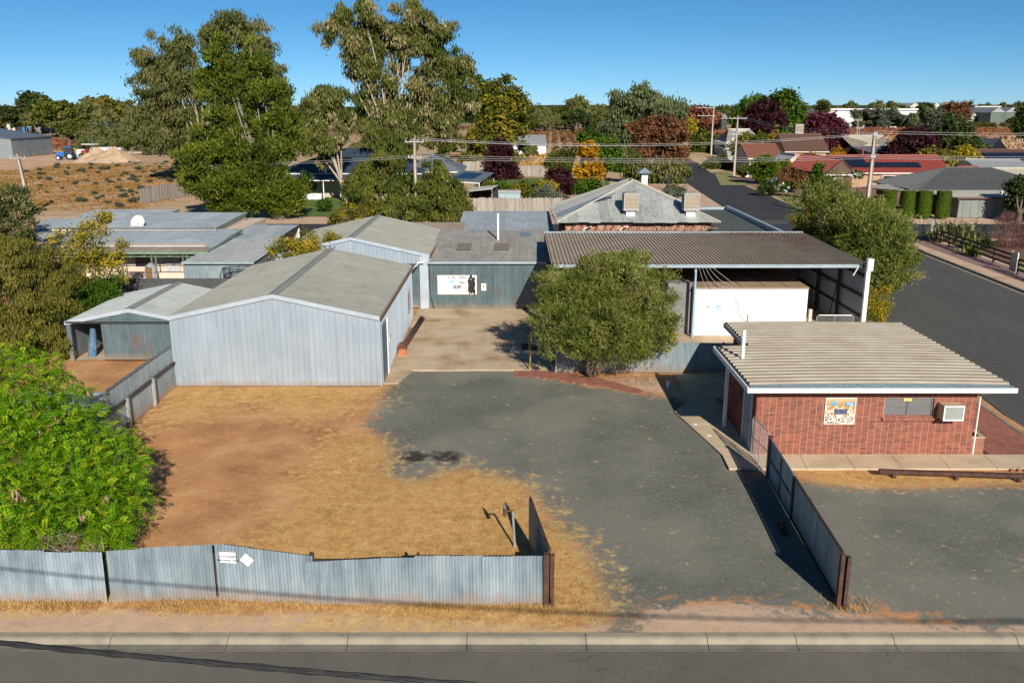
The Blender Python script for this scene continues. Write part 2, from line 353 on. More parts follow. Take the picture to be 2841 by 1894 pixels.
def yard_material():
    m, nt, N, L, P = newmat('yard_ground'); p = pos(N)
    A = {}
    for k in ('gravel', 'straw', 'sand'):
        a = N.new('ShaderNodeAttribute'); a.attribute_name = k; A[k] = a.outputs['Fac']
    big = noise(N, L, p, .5, 6, .62); mid = noise(N, L, p, 2.2, 6, .65); fin = noise(N, L, p, 5.5, 9, .82); fin2 = noise(N, L, p, 16, 7, .85)
    wob = mth(N, L, 'MULTIPLY', mth(N, L, 'SUBTRACT', mth(N, L, 'ADD', mth(N, L, 'MULTIPLY', mid, .7), mth(N, L, 'MULTIPLY', fin, .3)), .5), 1.9)
    def mask(a, k=7.0, w=1.0, off=0.0):
        return mth(N, L, 'MULTIPLY_ADD', mth(N, L, 'ADD', mth(N, L, 'SUBTRACT', a, .5 - off), mth(N, L, 'MULTIPLY', wob, w)), k, .5, clamp=True)
    soil = ramp(N, [(.30, .15, .07), (.54, .275, .125), (.70, .42, .22)], .36, .66); L.new(mth(N, L, 'ADD', mth(N, L, 'MULTIPLY', big, .6), mth(N, L, 'MULTIPLY', fin, .4)), soil.inputs[0])
    patch = ramp(N, [(.42, .225, .095), (.42, .225, .095)], .4, .6)
    col = mixc(N, L, mth(N, L, 'MULTIPLY_ADD', mid, 5.0, -2.5, clamp=True), soil.outputs[0], (.52, .265, .105))
    sandc = ramp(N, [(.46, .31, .21), (.60, .42, .295), (.68, .51, .38)], .3, .7); L.new(mth(N, L, 'ADD', mth(N, L, 'MULTIPLY', mid, .5), mth(N, L, 'MULTIPLY', fin, .5)), sandc.inputs[0])
    col = mixc(N, L, mask(A['sand'], 4.0, .5), col, sandc.outputs[0])
    gr = ramp(N, [(.06, .064, .058), (.135, .14, .12), (.19, .193, .165), (.34, .325, .27)], .33, .70)
    L.new(mth(N, L, 'ADD', mth(N, L, 'MULTIPLY', fin, .5), mth(N, L, 'ADD', mth(N, L, 'MULTIPLY', fin2, .28), mth(N, L, 'MULTIPLY', big, .24))), gr.inputs[0])
    grc = mixc(N, L, mth(N, L, 'MULTIPLY', mth(N, L, 'MULTIPLY_ADD', mid, 4.5, -2.6, clamp=True), .4), gr.outputs[0], (.30, .225, .155))
    grc = mixc(N, L, mth(N, L, 'MULTIPLY', mth(N, L, 'MULTIPLY_ADD', noise(N, L, p, .23, 3, .5), 6.0, -2.6, clamp=True), .6), grc, (.25, .242, .20))
    spk = N.new('ShaderNodeTexVoronoi'); spk.inputs['Scale'].default_value = 6; L.new(p, spk.inputs['Vector'])
    sv = mth(N, L, 'MULTIPLY', mth(N, L, 'LESS_THAN', spk.outputs['Distance'], .11), .8)
    grc = mixc(N, L, sv, grc, (.48, .45, .39))
    col = mixc(N, L, mask(A['gravel'], 4.0, 1.35), col, grc)
    stc = ramp(N, [(.33, .19, .065), (.60, .37, .12), (.80, .60, .30)], .36, .66)
    L.new(mth(N, L, 'ADD', mth(N, L, 'MULTIPLY', fin, .55), mth(N, L, 'MULTIPLY', mid, .45)), stc.inputs[0])
    blades = noise(N, L, p, 11, 6, .85, (2.2, 1.0, 1))
    sm_ = mth(N, L, 'MULTIPLY', mask(A['straw'], 3.0, 1.7, .06), mth(N, L, 'MULTIPLY_ADD', blades, 7.0, -2.75, clamp=True))
    col = mixc(N, L, sm_, col, stc.outputs[0])
    lit = mth(N, L, 'MULTIPLY', mth(N, L, 'MULTIPLY_ADD', noise(N, L, p, 9, 6, .85, (2.0, 1.0, 1)), 9.0, -5.0, clamp=True), mth(N, L, 'SUBTRACT', .55, mth(N, L, 'MULTIPLY', mask(A['gravel'], 6.0, .75), .5)))
    col = mixc(N, L, lit, col, (.52, .34, .13))
    drk = mth(N, L, 'MULTIPLY', mth(N, L, 'MULTIPLY_ADD', noise(N, L, p, 14, 5, .8, (1.5, 1.0, 1)), 9.0, -5.4, clamp=True), .45)
    col = mixc(N, L, drk, col, (.13, .085, .055))
    oil = N.new('ShaderNodeVectorMath'); oil.operation = 'DISTANCE'; L.new(p, oil.inputs[0]); oil.inputs[1].default_value = OIL1
    oil2 = N.new('ShaderNodeVectorMath'); oil2.operation = 'DISTANCE'; L.new(p, oil2.inputs[0]); oil2.inputs[1].default_value = OIL2
    for o in (oil, oil2):
        d = mth(N, L, 'ADD', o.outputs['Value'], mth(N, L, 'MULTIPLY', wob, 1.3))
        col = mixc(N, L, mth(N, L, 'MULTIPLY_ADD', d, -2.2, 1.5, clamp=True), col, (.045, .04, .036))
    L.new(col, P.inputs['Base Color']); P.inputs['Roughness'].default_value = .95; P.inputs['Specular IOR Level'].default_value = .15
    h = mth(N, L, 'ADD', mth(N, L, 'MULTIPLY', fin, .6), mth(N, L, 'MULTIPLY', fin2, .4))
    bumpn(N, L, P, h, .03, .7)
    return m
OIL1 = tuple(au(950, 1047)); OIL2 = tuple(au(1025, 1046))
yard = npmesh('yard_ground', V, Q, yard_material(), kind='structure', smooth=True)
for k, a in (('gravel', g_), ('straw', s_), ('sand', n_)):
    t = yard.data.attributes.new(k, 'FLOAT', 'POINT'); t.data.foreach_set('value', a.ravel().astype(np.float32))
def asphalt(name, cols, cracks=None):
    m, nt, N, L, P = newmat(name); p = pos(N)
    big = noise(N, L, p, .25, 5, .6, (1, .35, 1)); fin = noise(N, L, p, 8, 9, .85); f2 = noise(N, L, p, 60, 3, .6); mid = noise(N, L, p, 1.5, 5, .65)
    r = ramp(N, cols, .3, .7)
    L.new(mth(N, L, 'ADD', mth(N, L, 'MULTIPLY', big, .35), mth(N, L, 'ADD', mth(N, L, 'MULTIPLY', fin, .4), mth(N, L, 'MULTIPLY', mid, .25))), r.inputs[0])
    col = r.outputs[0]
    spk = N.new('ShaderNodeTexVoronoi'); spk.inputs['Scale'].default_value = 11; L.new(p, spk.inputs['Vector'])
    col = mixc(N, L, mth(N, L, 'MULTIPLY', mth(N, L, 'LESS_THAN', spk.outputs['Distance'], .1), .5), col, (.28, .26, .23))
    if cracks:
        mp = N.new('ShaderNodeVectorMath'); mp.operation = 'ADD'; L.new(p, mp.inputs[0])
        nn = N.new('ShaderNodeTexNoise'); nn.inputs['Scale'].default_value = 1.2; L.new(p, nn.inputs['Vector']); L.new(nn.outputs['Color'], mp.inputs[1])
        v = N.new('ShaderNodeTexVoronoi'); v.feature = 'DISTANCE_TO_EDGE'; v.inputs['Scale'].default_value = 1.7; L.new(mp.outputs[0], v.inputs['Vector'])
        line = mth(N, L, 'LESS_THAN', v.outputs['Distance'], .03)
        area = mth(N, L, 'MULTIPLY_ADD', noise(N, L, p, .16, 3, .5), 8.0, -4.4, clamp=True)
        sp = N.new('ShaderNodeSeparateXYZ'); L.new(p, sp.inputs[0])
        area = mth(N, L, 'MULTIPLY', area, mth(N, L, 'MULTIPLY_ADD', sp.outputs[0], .2, .1, clamp=True))
        col = mixc(N, L, mth(N, L, 'MULTIPLY', mth(N, L, 'MULTIPLY', line, area), .8), col, (.02, .02, .02))
    L.new(col, P.inputs['Base Color']); P.inputs['Roughness'].default_value = .9; P.inputs['Specular IOR Level'].default_value = .2
    bumpn(N, L, P, mth(N, L, 'ADD', fin, f2), .012, .7)
    return m
asph_f = asphalt('front_street_asphalt', [(.105, .095, .080), (.155, .141, .122), (.20, .183, .16)], True)
asph_s = asphalt('side_street_asphalt', [(.062, .061, .058), (.098, .095, .089), (.135, .13, .12)])
asph_d = asphalt('new_asphalt', [(.035, .037, .042), (.05, .052, .058), (.065, .067, .07)])
# broad land: one sheet to the horizon, dry field colours
def land_material():
    m, nt, N, L, P = newmat('dry_land'); p = pos(N)
    big = noise(N, L, p, .012, 5, .55); mid = noise(N, L, p, .18, 6, .65); fin = noise(N, L, p, 3.0, 5, .7)
    r = ramp(N, [(.40, .275, .175), (.52, .38, .255), (.58, .45, .315)], .3, .7); L.new(mid, r.inputs[0])
    st_ = noise(N, L, p, 1.2, 5, .7, (.4, 1.6, 1))
    col = mixc(N, L, mth(N, L, 'MULTIPLY_ADD', st_, 7.0, -3.4, clamp=True), r.outputs[0], (.46, .26, .10))
    col = mixc(N, L, mth(N, L, 'MULTIPLY_ADD', fin, 6.0, -3.8, clamp=True), col, (.34, .22, .12))
    sp = N.new('ShaderNodeSeparateXYZ'); L.new(p, sp.inputs[0])
    far = mth(N, L, 'MULTIPLY_ADD', sp.outputs[1], .004, -1.1, clamp=True)
    col = mixc(N, L, mth(N, L, 'MULTIPLY', far, mth(N, L, 'MULTIPLY_ADD', big, 3.0, -.9, clamp=True)), col, (.16, .075, .035))
    L.new(col, P.inputs['Base Color']); P.inputs['Roughness'].default_value = 1.0; P.inputs['Specular IOR Level'].default_value = .1
    bumpn(N, L, P, fin, .15, .6); return m
land = MB()
land.quad((-4500, 61.9, -.06), (4500, 61.9, -.06), (4500, 7000, -.06), (-4500, 7000, -.06))
land.quad((-4500, 18.98, -.06), (-33.8, 18.98, -.06), (-33.8, 61.9, -.06), (-4500, 61.9, -.06))
land.quad((20.1, 18.98, -.06), (4500, 18.98, -.06), (4500, 61.9, -.06), (20.1, 61.9, -.06))
struct(land, 'ground', land_material(), loc=(0, 0, 0))
# front street with roll kerb
mb = MB(); mb.quad((-90, -60, -.15), (90, -60, -.15), (90, 18.45, -.152), (-90, 18.45, -.152)); struct(mb, 'front_street', asph_f)
mb = MB(); mb.quad((-600, -900, -.3), (600, -900, -.3), (600, -60, -.3), (-600, -60, -.3)); struct(mb, 'ground_beyond_street', MATS['sandy_verge'])
kx = [au(u, 1470)[0] for u in (-560, -320, -90, 250, 520, 797, 1072, 1347, 1627, 1832, 2058, 2342, 2640, 2920)]
mb = MB(); mb.box(-90, 90, 18.4, 19.0, -.5, -.2); kerb = struct(mb, 'kerb', gutm)
for i in range(len(kx)-1):
    a, b = kx[i]+.008, kx[i+1]-.008
    prof = [(19.0, -.02), (18.96, .0), (18.80, -.005), (18.74, -.03), (18.68, -.10), (18.66, -.125)]
    m1 = MB(); n = len(prof)
    m1.add([(a, y, z) for y, z in prof] + [(b, y, z) for y, z in prof] + [(a, 18.66, -.3), (b, 18.66, -.3), (a, 19.0, -.3), (b, 19.0, -.3)],
           [(j, j+1, n+j+1, n+j) for j in range(n-1)] + [tuple(range(n-1, -1, -1)) + (2*n+2, 2*n), tuple(range(n, 2*n)) + (2*n+1, 2*n+3)])
    m1.build('kerb_section', kerbm, kerb)
    m1 = MB(); m1.add([(a, 18.66, -.128), (b, 18.66, -.128), (b, 18.5, -.15), (a, 18.5, -.15), (a, 18.46, -.14), (b, 18.46, -.14), (b, 18.43, -.148), (a, 18.43, -.148)],
                      [(0, 3, 2, 1), (3, 4, 5, 2), (4, 7, 6, 5)])
    m1.build('gutter_section', gutm, kerb)
# side street on the right and the cross street behind
mb = MB()
Lx = [(19.9, 18.9), (20.1, 33), (22.0, 52), (24.4, 75), (25.6, 86), (26.4, 100), (26.6, 112), (28.0, 135), (29.9, 163), (32.5, 185), (35, 205), (34, 225), (26, 245)]
Rx = [(34.4, 18.9), (34.4, 45), (34.4, 58), (35.2, 76), (35.4, 86), (35.5, 100), (35.8, 113), (36.8, 131), (38.1, 157), (38.4, 176), (42, 205), (43, 228), (40, 262)]
for i in range(len(Lx)-1):
    mb.quad((*Lx[i], -.03), (*Rx[i], -.03), (*Rx[i+1], -.03), (*Lx[i+1], -.03))
struct(mb, 'side_street', asph_s, loc=(0, 0, 0))
mb = MB()
for i in range(5, len(Lx)-1):
    mb.quad((*Lx[i], -.024), (*Rx[i], -.024), (*Rx[i+1], -.024), (*Lx[i+1], -.024))
struct(mb, 'resealed_street', asph_d, loc=(0, 0, 0))
mb = MB(); mb.quad((-400, 87.5, -.027), (400, 84.8, -.027), (400, 95.3, -.027), (-400, 97.8, -.027)); struct(mb, 'cross_street', asph_d)
lane = pm('faded_lane_paint', [(.42, .41, .38), (.55, .54, .5)], 3, .8)
mb = MB(); mb.quad((39, 89.8, -.02), (120, 89.6, -.02), (120, 89.75, -.02), (39, 89.95, -.02)); struct(mb, 'lane_line', lane)
mb = MB(); mb.quad((-400, 97.8, -.035), (400, 95.2, -.035), (400, 101.2, -.035), (-400, 105.0, -.035)); struct(mb, 'far_verge', dust)
mb = MB(); mb.quad((-400, 84, -.04), (26.2, 82.5, -.04), (25.4, 86.6, -.04), (-400, 87.6, -.04)); struct(mb, 'near_verge', dust)
mb = MB()
for i in range(5, 11):
    a, b = Lx[i], Lx[i+1]; w = 5.0
    mb.quad((a[0]-w, a[1], -.033), (a[0]+.3, a[1], -.033), (b[0]+.3, b[1], -.033), (b[0]-w, b[1], -.033))
struct(mb, 'street_verge', dust, loc=(0, 0, 0))
# raised verge with kerb, paved path on the far side of the side street
mb = MB()
mb.add([(34.72, 19, -.03), (34.75, 19, .13), (34.72, 58, -.03), (34.75, 58, .13), (35.52, 76, -.03), (35.55, 76, .13), (36.07, 81, -.03), (36.1, 81, .13)],
       [(0, 1, 3, 2), (2, 3, 5, 4), (4, 5, 7, 6)])
mb.add([(34.4, 19, -.026), (34.72, 19, -.025), (34.4, 58, -.026), (34.72, 58, -.025), (35.2, 76, -.026), (35.52, 76, -.025), (35.7, 81, -.026), (36.07, 81, -.025)], [(0, 1, 3, 2), (2, 3, 5, 4), (4, 5, 7, 6)])
mb.add([(34.75, 19, .13), (34.95, 19, .13), (34.75, 58, .13), (34.95, 58, .13), (35.55, 76, .13), (35.75, 76, .13), (36.1, 81, .13), (36.3, 81, .13)], [(0, 1, 3, 2), (2, 3, 5, 4), (4, 5, 7, 6)])
struct(mb, 'side_street_kerb', kerbm, loc=(0, 0, 0))
mb = MB(); mb.quad((34.95, 19, .105), (80, 19, .105), (80, 84.2, .105), (36.3, 82, .105), (35.75, 76, .105), (34.95, 58, .105)); struct(mb, 'raised_verge', dust, loc=(0, 0, 0))
mb = MB(); mb.quad((36.0, 50, .112), (38.0, 50, .112), (39.6, 83.4, .112), (37.2, 82.6, .112)); struct(mb, 'paved_footpath', mauvepave, loc=(0, 0, 0))
lawn = pm('clipped_lawn', [(.055, .105, .02), (.10, .165, .035), (.17, .19, .06)], 1.2, .95, 0, .03, 25, .3)
lawnd = pm('dry_lawn', [(.17, .19, .065), (.26, .25, .10), (.33, .30, .14)], 1.0, .95, 0, .03, 25, .25)
mulch = pm('bark_mulch', [(.10, .05, .035), (.17, .09, .06), (.24, .14, .10)], 3, .95, 0, .03, 25, .3)
mb = MB(); mb.quad((38.4, 50, .12), (60, 50, .12), (60, 72, .12), (39.6, 74, .12)); struct(mb, 'corner_lawn', lawnd, loc=(0, 0, 0))
mb = MB(); mb.quad((39.8, 71, .126), (64, 70, .126), (66, 82.5, .126), (41, 83, .126)); struct(mb, 'garden_bed', mulch, loc=(0, 0, 0))
P_ = lambda z, *pts: [Vector((*au(u, v)[:2], z)) for u, v in pts]
mb = MB(); mb.quad(*P_(-.01, (690, 497), (780, 497), (850, 465), (830, 452), (690, 452))); struct(mb, 'front_lawn', lawn, loc=(0, 0, 0))
mb = MB(); mb.quad(*P_(-.01, (1090, 442), (1400, 442), (1400, 408), (1090, 408))); struct(mb, 'back_garden_lawn', lawn, loc=(0, 0, 0))
mb = MB(); mb.quad(*P_(-.012, (1655, 425), (1720, 425), (1670, 392), (1640, 395))); struct(mb, 'street_lawn', lawnd, loc=(0, 0, 0))
mb = MB(); mb.quad(*P_(-.012, (1782, 448), (1900, 448), (1900, 480), (1832, 480))); struct(mb, 'street_corner_lawn', lawnd, loc=(0, 0, 0))
mb = MB(); mb.quad(*P_(-.014, (1700, 415), (1850, 415), (1850, 445), (1770, 447))); struct(mb, 'gravel_drive', pm('pinkish_gravel', [(.25, .17, .125), (.33, .235, .18)], 2, .95, 0, .01, 30, .25), loc=(0, 0, 0))
mb = MB(); mb.quad(*P_(-.01, (1688, 408), (1860, 408), (1860, 419), (1722, 419))); struct(mb, 'paved_drive', mauvepave, loc=(0, 0, 0))
bare = pm('bare_red_earth', [(.50, .28, .155), (.58, .36, .22), (.62, .43, .29)], .3, .95, 0, .02, 6, .12)
mb = MB(); mb.quad(*P_(-.04, (-400, 420), (-400, 352), (180, 352), (300, 362), (255, 378), (100, 380), (20, 392))); struct(mb, 'bare_earth_yard', bare, loc=(0, 0, 0))
# concrete apron in slabs, with joints
def slabs(name, quads, mat, t=.06, lab=None):
    b = MB(); P0 = quads[0]
    xs = [p[0] for q in quads for p in q]; ys = [p[1] for q in quads for p in q]
    b.box(min(xs)+.3, max(xs)-.3, min(ys)+.3, max(ys)-.3, -.3, -.1); o = struct(b, name, mat)
    for q in quads:
        c = sum((Vector(p) for p in q), Vector())/len(q)
        q2 = [c + (Vector(p)-c)*(1-.012/max(.3, (Vector(p)-c).length)) for p in q]
        MB().slab(q2, t).build('concrete_slab', mat, o)
    return o
def gq(z, *pts): return [(p[0], p[1], z) for p in pts]
slabs('concrete_apron', [gq(.02, (-5.88, 41.0), (-2.75, 41.0), (-2.75, 46.3), (-5.85, 46.3)), gq(.02, (-2.75, 41.0), (.55, 41.0), (.55, 46.3), (-2.75, 46.3)),
                         gq(.02, (.55, 41.0), (2.2, 40.9), (2.2, 46.3), (.55, 46.3)), gq(.02, (-5.85, 46.3), (2.2, 46.3), (2.2, 54.6), (-5.85, 54.6)),
                         gq(.02, (-5.9, 38.9), (-5.2, 38.9), (-4.75, 41.0), (-5.88, 41.0))], concd)
slabs('loading_floor', [gq(.06, (2.25, 41.2), (9.0, 41.2), (9.0, 47.2), (2.25, 47.2)), gq(.06, (9.0, 41.2), (14, 41.2), (14, 47.2), (9.0, 47.2)), gq(.06, (14, 41.2), (19.0, 41.2), (19.0, 47.2), (14, 47.2)),
                        gq(.06, (2.25, 47.2), (19.0, 47.2), (19.0, 58), (2.25, 58))], concd)
slabs('office_path', [gq(.05, (8.6 + 1.66*i, 28.9), (8.6 + 1.66*(i+1), 28.9), (8.75 + 1.66*(i+1), 30.2), (8.75 + 1.66*i, 30.2)) for i in range(6)] +
      [gq(.05, (7.55, 28.9), (8.6, 28.9), (8.75, 30.2), (7.6, 30.2)), gq(.05, (7.6, 30.2), (8.75, 30.2), (8.75, 33.4), (7.0, 33.4)), gq(.05, (7.0, 33.4), (8.75, 33.4), (8.8, 36.6), (7.6, 36.6), (6.7, 34.9)),
       gq(.05, (7.6, 36.6), (9.9, 36.6), (9.9, 40.3), (7.6, 40.3))], conc)
# brick paving: strip at the yard's edge, and the path beside the office
brickmesh = {}
def brickdata(lx, ly, lz, mat):
    k = (lx, ly, lz, mat.name)
    if k not in brickmesh:
        m = MB().box(-lx/2, lx/2, -ly/2, ly/2, 0, lz); me = bpy.data.meshes.new('brick'); me.from_pydata(m.v, [], m.f); me.materials.append(mat); brickmesh[k] = me
    return brickmesh[k]
def paving(name, poly, z, mat, bedm, lx=.23, ly=.115, ang=0.0, limit=300, diag=False):
    xs = [p[0] for p in poly]; ys = [p[1] for p in poly]
    o = struct(MB().quad(*[(p[0], p[1], z) for p in poly]), name, bedm, loc=(0, 0, 0))
    P = []; gx_, gy_ = lx+.008, ly+.008
    cx, cy = sum(xs)/len(xs), sum(ys)/len(ys); R = max(max(xs)-min(xs), max(ys)-min(ys))
    ca, sa = math.cos(ang), math.sin(ang)
    for j in range(-int(R/gy_), int(R/gy_)):
        for i in range(-int(R/gx_), int(R/gx_)):
            a = (i + (.5 if j % 2 else 0))*gx_; b = j*gy_
            P.append((cx + a*ca - b*sa, cy + a*sa + b*ca))
    P = np.array(P); P = P[sdist(P[:, 0], P[:, 1], poly) > .02]
    P = P[np.argsort(np.hypot(P[:, 0], P[:, 1]))]
    me = brickdata(lx, ly, .05, mat); rest = MB()
    for k, (px_, py_) in enumerate(P):
        zz_ = z - .028 + random.uniform(-.003, .004)
        if k < limit:
            b = bpy.data.objects.new('brick', me); COL.objects.link(b); b.parent = o; b.location = (px_, py_, zz_); b.rotation_euler.z = ang
        else:
            c = []
            for dx, dy in ((-lx/2, -ly/2), (lx/2, -ly/2), (lx/2, ly/2), (-lx/2, ly/2)): c.append((px_+dx*ca-dy*sa, py_+dx*sa+dy*ca))
            rest.add([(x, y, zz_+.05) for x, y in c] + [(x, y, zz_) for x, y in c], [(0, 1, 2, 3), (0, 4, 5, 1), (1, 5, 6, 2), (2, 6, 7, 3), (3, 7, 4, 0)])
    if rest.f: rest.build('bricks', mat, o, kind='stuff')
    return o
paving('paved_strip', [(.65, 40.9), (2.25, 40.9), (4.2, 39.9), (6.4, 37.7), (6.6, 38.2), (4.4, 40.4), (2.3, 41.0)][:0] or [tuple(au(u, v)[:2]) for u, v in ((1181, 851), (1262, 851), (1380, 870), (1480, 897), (1464, 905), (1370, 885), (1250, 868), (1181, 864))], .0, redpave, pm('paver_bed', [(.22, .13, .09), (.28, .17, .12)], 4, .95))
paving('office_paving', [(17.2, 28.9), (19.6, 28.6), (19.95, 40.5), (17.6, 40.5)], .02, redpave, MATS['paver_bed'], ang=math.radians(90))
mb = MB().box(19.62, 19.8, 27.0, 33.6, -.1, .06); mb.add([(19.64, 33.6, -.1), (19.8, 33.6, -.1), (20.1, 41, -.1), (19.94, 41, -.1), (19.64, 33.6, .06), (19.8, 33.6, .06), (20.1, 41, .06), (19.94, 41, .06)], [(4, 5, 6, 7), (1, 2, 6, 5), (0, 4, 7, 3)])
struct(mb, 'paving_edge', kerbm)
# far low rise on the horizon
hb = MB(); hv = []
for i in range(121):
    x = -3600 + 60*i
    hv.append((x, 2600 + 200*math.sin(i*.2), -1)); hv.append((x, 2900 + 200*math.sin(i*.2), 15.5 + 2.2*math.sin(i*.33) + 1.5*math.sin(i*.9+1)))
hb.add(hv, [(2*i, 2*i+2, 2*i+3, 2*i+1) for i in range(120)])
struct(hb, 'hills', pm('distant_scrub', [(.035, .05, .035), (.06, .075, .05), (.085, .09, .06)], .02, 1, 0, 0, .12, .5), loc=(0, 0, 0))
# ------------------------------------------------------------------ buildings of the depot
X_, Y_, Z_ = Vector((1, 0, 0)), Vector((0, 1, 0)), Vector((0, 0, 1))
def sheets(parent, mat, O, A, L, B, b0, b1, N, pitch, amp, prof, w=.76, n=5, name='wall_sheet', segs=None):
    """a run of single cladding sheets, each an object"""
    O, A = Vector(O), Vector(A); k = max(1, round(L/w)); w = L/k
    f0 = b0 if callable(b0) else (lambda a: b0); f1 = b1 if callable(b1) else (lambda a: b1)
    for i in range(k):
        s0 = i*w
        m = MB().corr(O + A*s0 + Vector(N)*(.0012*(i % 2)), A, w+.02 if i < k-1 else w, B, (lambda a, s=s0: f0(min(L, a+s))), (lambda a, s=s0: f1(min(L, a+s))), N, pitch, amp, prof, n, segs, a0=s0)
        m.build(name, mat, parent)
def gable_shed(name, label, x0, x1, yf, yb, eave, ridge, wm, rm, rx=None, wp=.25, front=None, cap=None, eps=.0):
    rx = (x0+x1)/2 if rx is None else rx
    t = thing(name, label, 'shed', ((x0+x1)/2, yf, 0))
    top = lambda a: eave + (ridge-eave)*(a/(rx-x0) if a < rx-x0 else (x1-x0-a)/(x1-rx))
    if front: front(t)
    else: sheets(t, wm, (x0, yf, 0), X_, x1-x0, Z_, .02, lambda a: top(a)-.03, -Y_, wp, .034, 'trap', .98)
    sheets(t, wm, (x1, yb, 0), -Y_, yb-yf, Z_, .02, eave-.05, X_, wp, .034, 'trap', .98) if name != 'storage_shed' else None
    MB().quad((x0, yb, 0), (x0, yf, 0), (x0, yf, eave-.04), (x0, yb, eave-.04)).build('side_wall', wm, t)
    MB().quad((x1, yb, 0), (x0, yb, 0), (x0, yb, eave), (rx, yb, ridge-.04), (x1, yb, eave)).build('back_wall', wm, t)
    oh = .06
    for sgn, xe in ((1, x1), (-1, x0)):
        w = abs(xe-rx); sl = math.hypot(w, ridge-eave); B = Vector((xe-rx, 0, eave-ridge))/sl
        N = Vector((-B.z*sgn, 0, abs(B.x)))
        if sgn > 0: sheets(t, rm, (rx, yf-oh, ridge), Y_, yb-yf+2*oh, B, 0, sl+.05, N, .19, .03, 'low', .76, name='roof_sheet')
        else: sheets(t, rm, (rx, yf-oh, ridge), Y_, yb-yf+2*oh, B, 0, sl+.05, N, .19, .03, 'low', .76, name='roof_sheet')
        mb = MB(); mb.slab([(rx, yf-oh-.03, ridge+.035), (rx, yf-oh-.03, ridge-.16), (xe+.04*sgn, yf-oh-.03, eave-.16), (xe+.04*sgn, yf-oh-.03, eave+.035)][::sgn], .03)
        mb.build('barge_flashing', pale, t)
    mb = MB()
    for sgn in (1, -1):
        xe = x1 if sgn > 0 else x0; d = Vector((xe-rx, 0, eave-ridge)).normalized()*.22
        mb.quad((rx, yf-oh-.02, ridge+.05), (rx+d.x, yf-oh-.02, ridge+.045+d.z), (rx+d.x, yb+oh, ridge+.045+d.z), (rx, yb+oh, ridge+.05))
    mb.build('ridge_cap', cap or MATS['ridge_cap'], t)
    return t, top
pm('ridge_cap', [(.26, .265, .245), (.33, .335, .31)], 3, .5, .1)
rustg = pm('rusty_gutter', [(.16, .085, .045), (.25, .13, .06), (.16, .13, .11)], 4, .7, .1, .003)
def gutter(t, a, b, w=.13, h=.11, mat=None, name='gutter'):
    """open box gutter between two points"""
    a, b = Vector(a), Vector(b); d = (b-a).normalized(); r = d.cross(Z_).normalized()
    m = MB()
    m.bar(a - Z_*h*.5 + r*w*.5, b - Z_*h*.5 + r*w*.5, .012, h); m.bar(a - Z_*h + r*0, b - Z_*h, w, .012); m.bar(a - Z_*h*.5 - r*w*.5, b - Z_*h*.5 - r*w*.5, .012, h)
    m.build(name, mat or bluegutter, t)
def roller(t, a, b, z0, z1, mat, name='roller_door', n=Vector((0, -1, 0))):
    a, b = Vector(a), Vector(b); A = (b-a).normalized()
    MB().corr(a + Z_*z0, Z_, z1-z0, A, 0, (b-a).length, n, .09, .015, 'sine', 5).build(name, mat, t)
# -- the near shed
shed1, top1 = gable_shed('steel_shed', 'pale blue grey steel shed with a low beige gable roof beside the concrete apron', -15.2, -5.9, 38.5, 51.7, 3.22, 4.22, zinc, roofbg)
for c in [c for c in shed1.children if c.name.startswith('wall_sheet')]: pass
gutter(shed1, (-5.82, 38.42, 3.24), (-5.82, 51.75, 3.24), .14, .1, rustg)
MB().box(-5.9, -5.86, 38.46, 38.62, 0, 3.1).build('corner_trim', pale, shed1)
d = MB().box(-5.88, -5.855, 38.95, 40.9, 0, 2.75).build('door_frame', MATS['blue_grey_gutter'], shed1)
MB().corr((-5.845, 39.05, .05), Z_, 2.55, Y_, 0, 1.35, X_, .09, .014, 'sine', 5).build('roller_shutter', galvw, d)
MB().box(-5.86, -5.80, 40.45, 40.72, 0, 2.75).build('door_jamb', whitep, d)
# -- shed behind it, with a roller door
def shed2_front(t):
    x0, x1, yf = -14.7, -5.13, 54.6
    top = lambda a: 3.38 + (4.45-3.38)*(a/4.785 if a < 4.785 else (9.57-a)/4.785)
    sheets(t, zinc, (x0, yf, 0), X_, 7.9, Z_, 2.78, lambda a: top(a)-.03, -Y_, .25, .028, 'trap', .98)
    sheets(t, zinc, (x0, yf, 0), X_, 6.6, Z_, .02, 2.78, -Y_, .25, .028, 'trap', 1.1)
    sheets(t, zinc, (x0+7.9, yf, 0), X_, 1.67, Z_, 2.78, lambda a: top(a+7.9)-.03, -Y_, .25, .028, 'trap', .84)
    roller(t, (-8.1, 54.66, 0), (-5.72, 54.66, 0), .04, 2.78, galvw)
    MB().box(-8.1, -5.7, 54.58, 54.62, 2.7, 2.84).build('door_head', darkst, t)
    MB().box(-5.72, -5.16, 54.52, 54.6, 0, 3.3).build('corner_post', pale, t)
shed2, _ = gable_shed('roller_door_shed', 'steel shed with beige gable roof standing behind the near shed', -14.7, -5.13, 54.6, 66.3, 3.38, 4.45, zinc, roofbg, front=shed2_front)
gutter(shed2, (-5.05, 54.6, 3.40), (-5.05, 66.3, 3.40), .14, .1, rustg)
MB().tube([(-5.4, 54.3, 3.1), (-5.45, 54.3, 2.95), (-5.8, 54.3, 2.93), (-5.8, 54.2, 2.85), (-6.0, 52.5, 2.85)], .055, 8).build('drain_pipe', whitep, shed2)
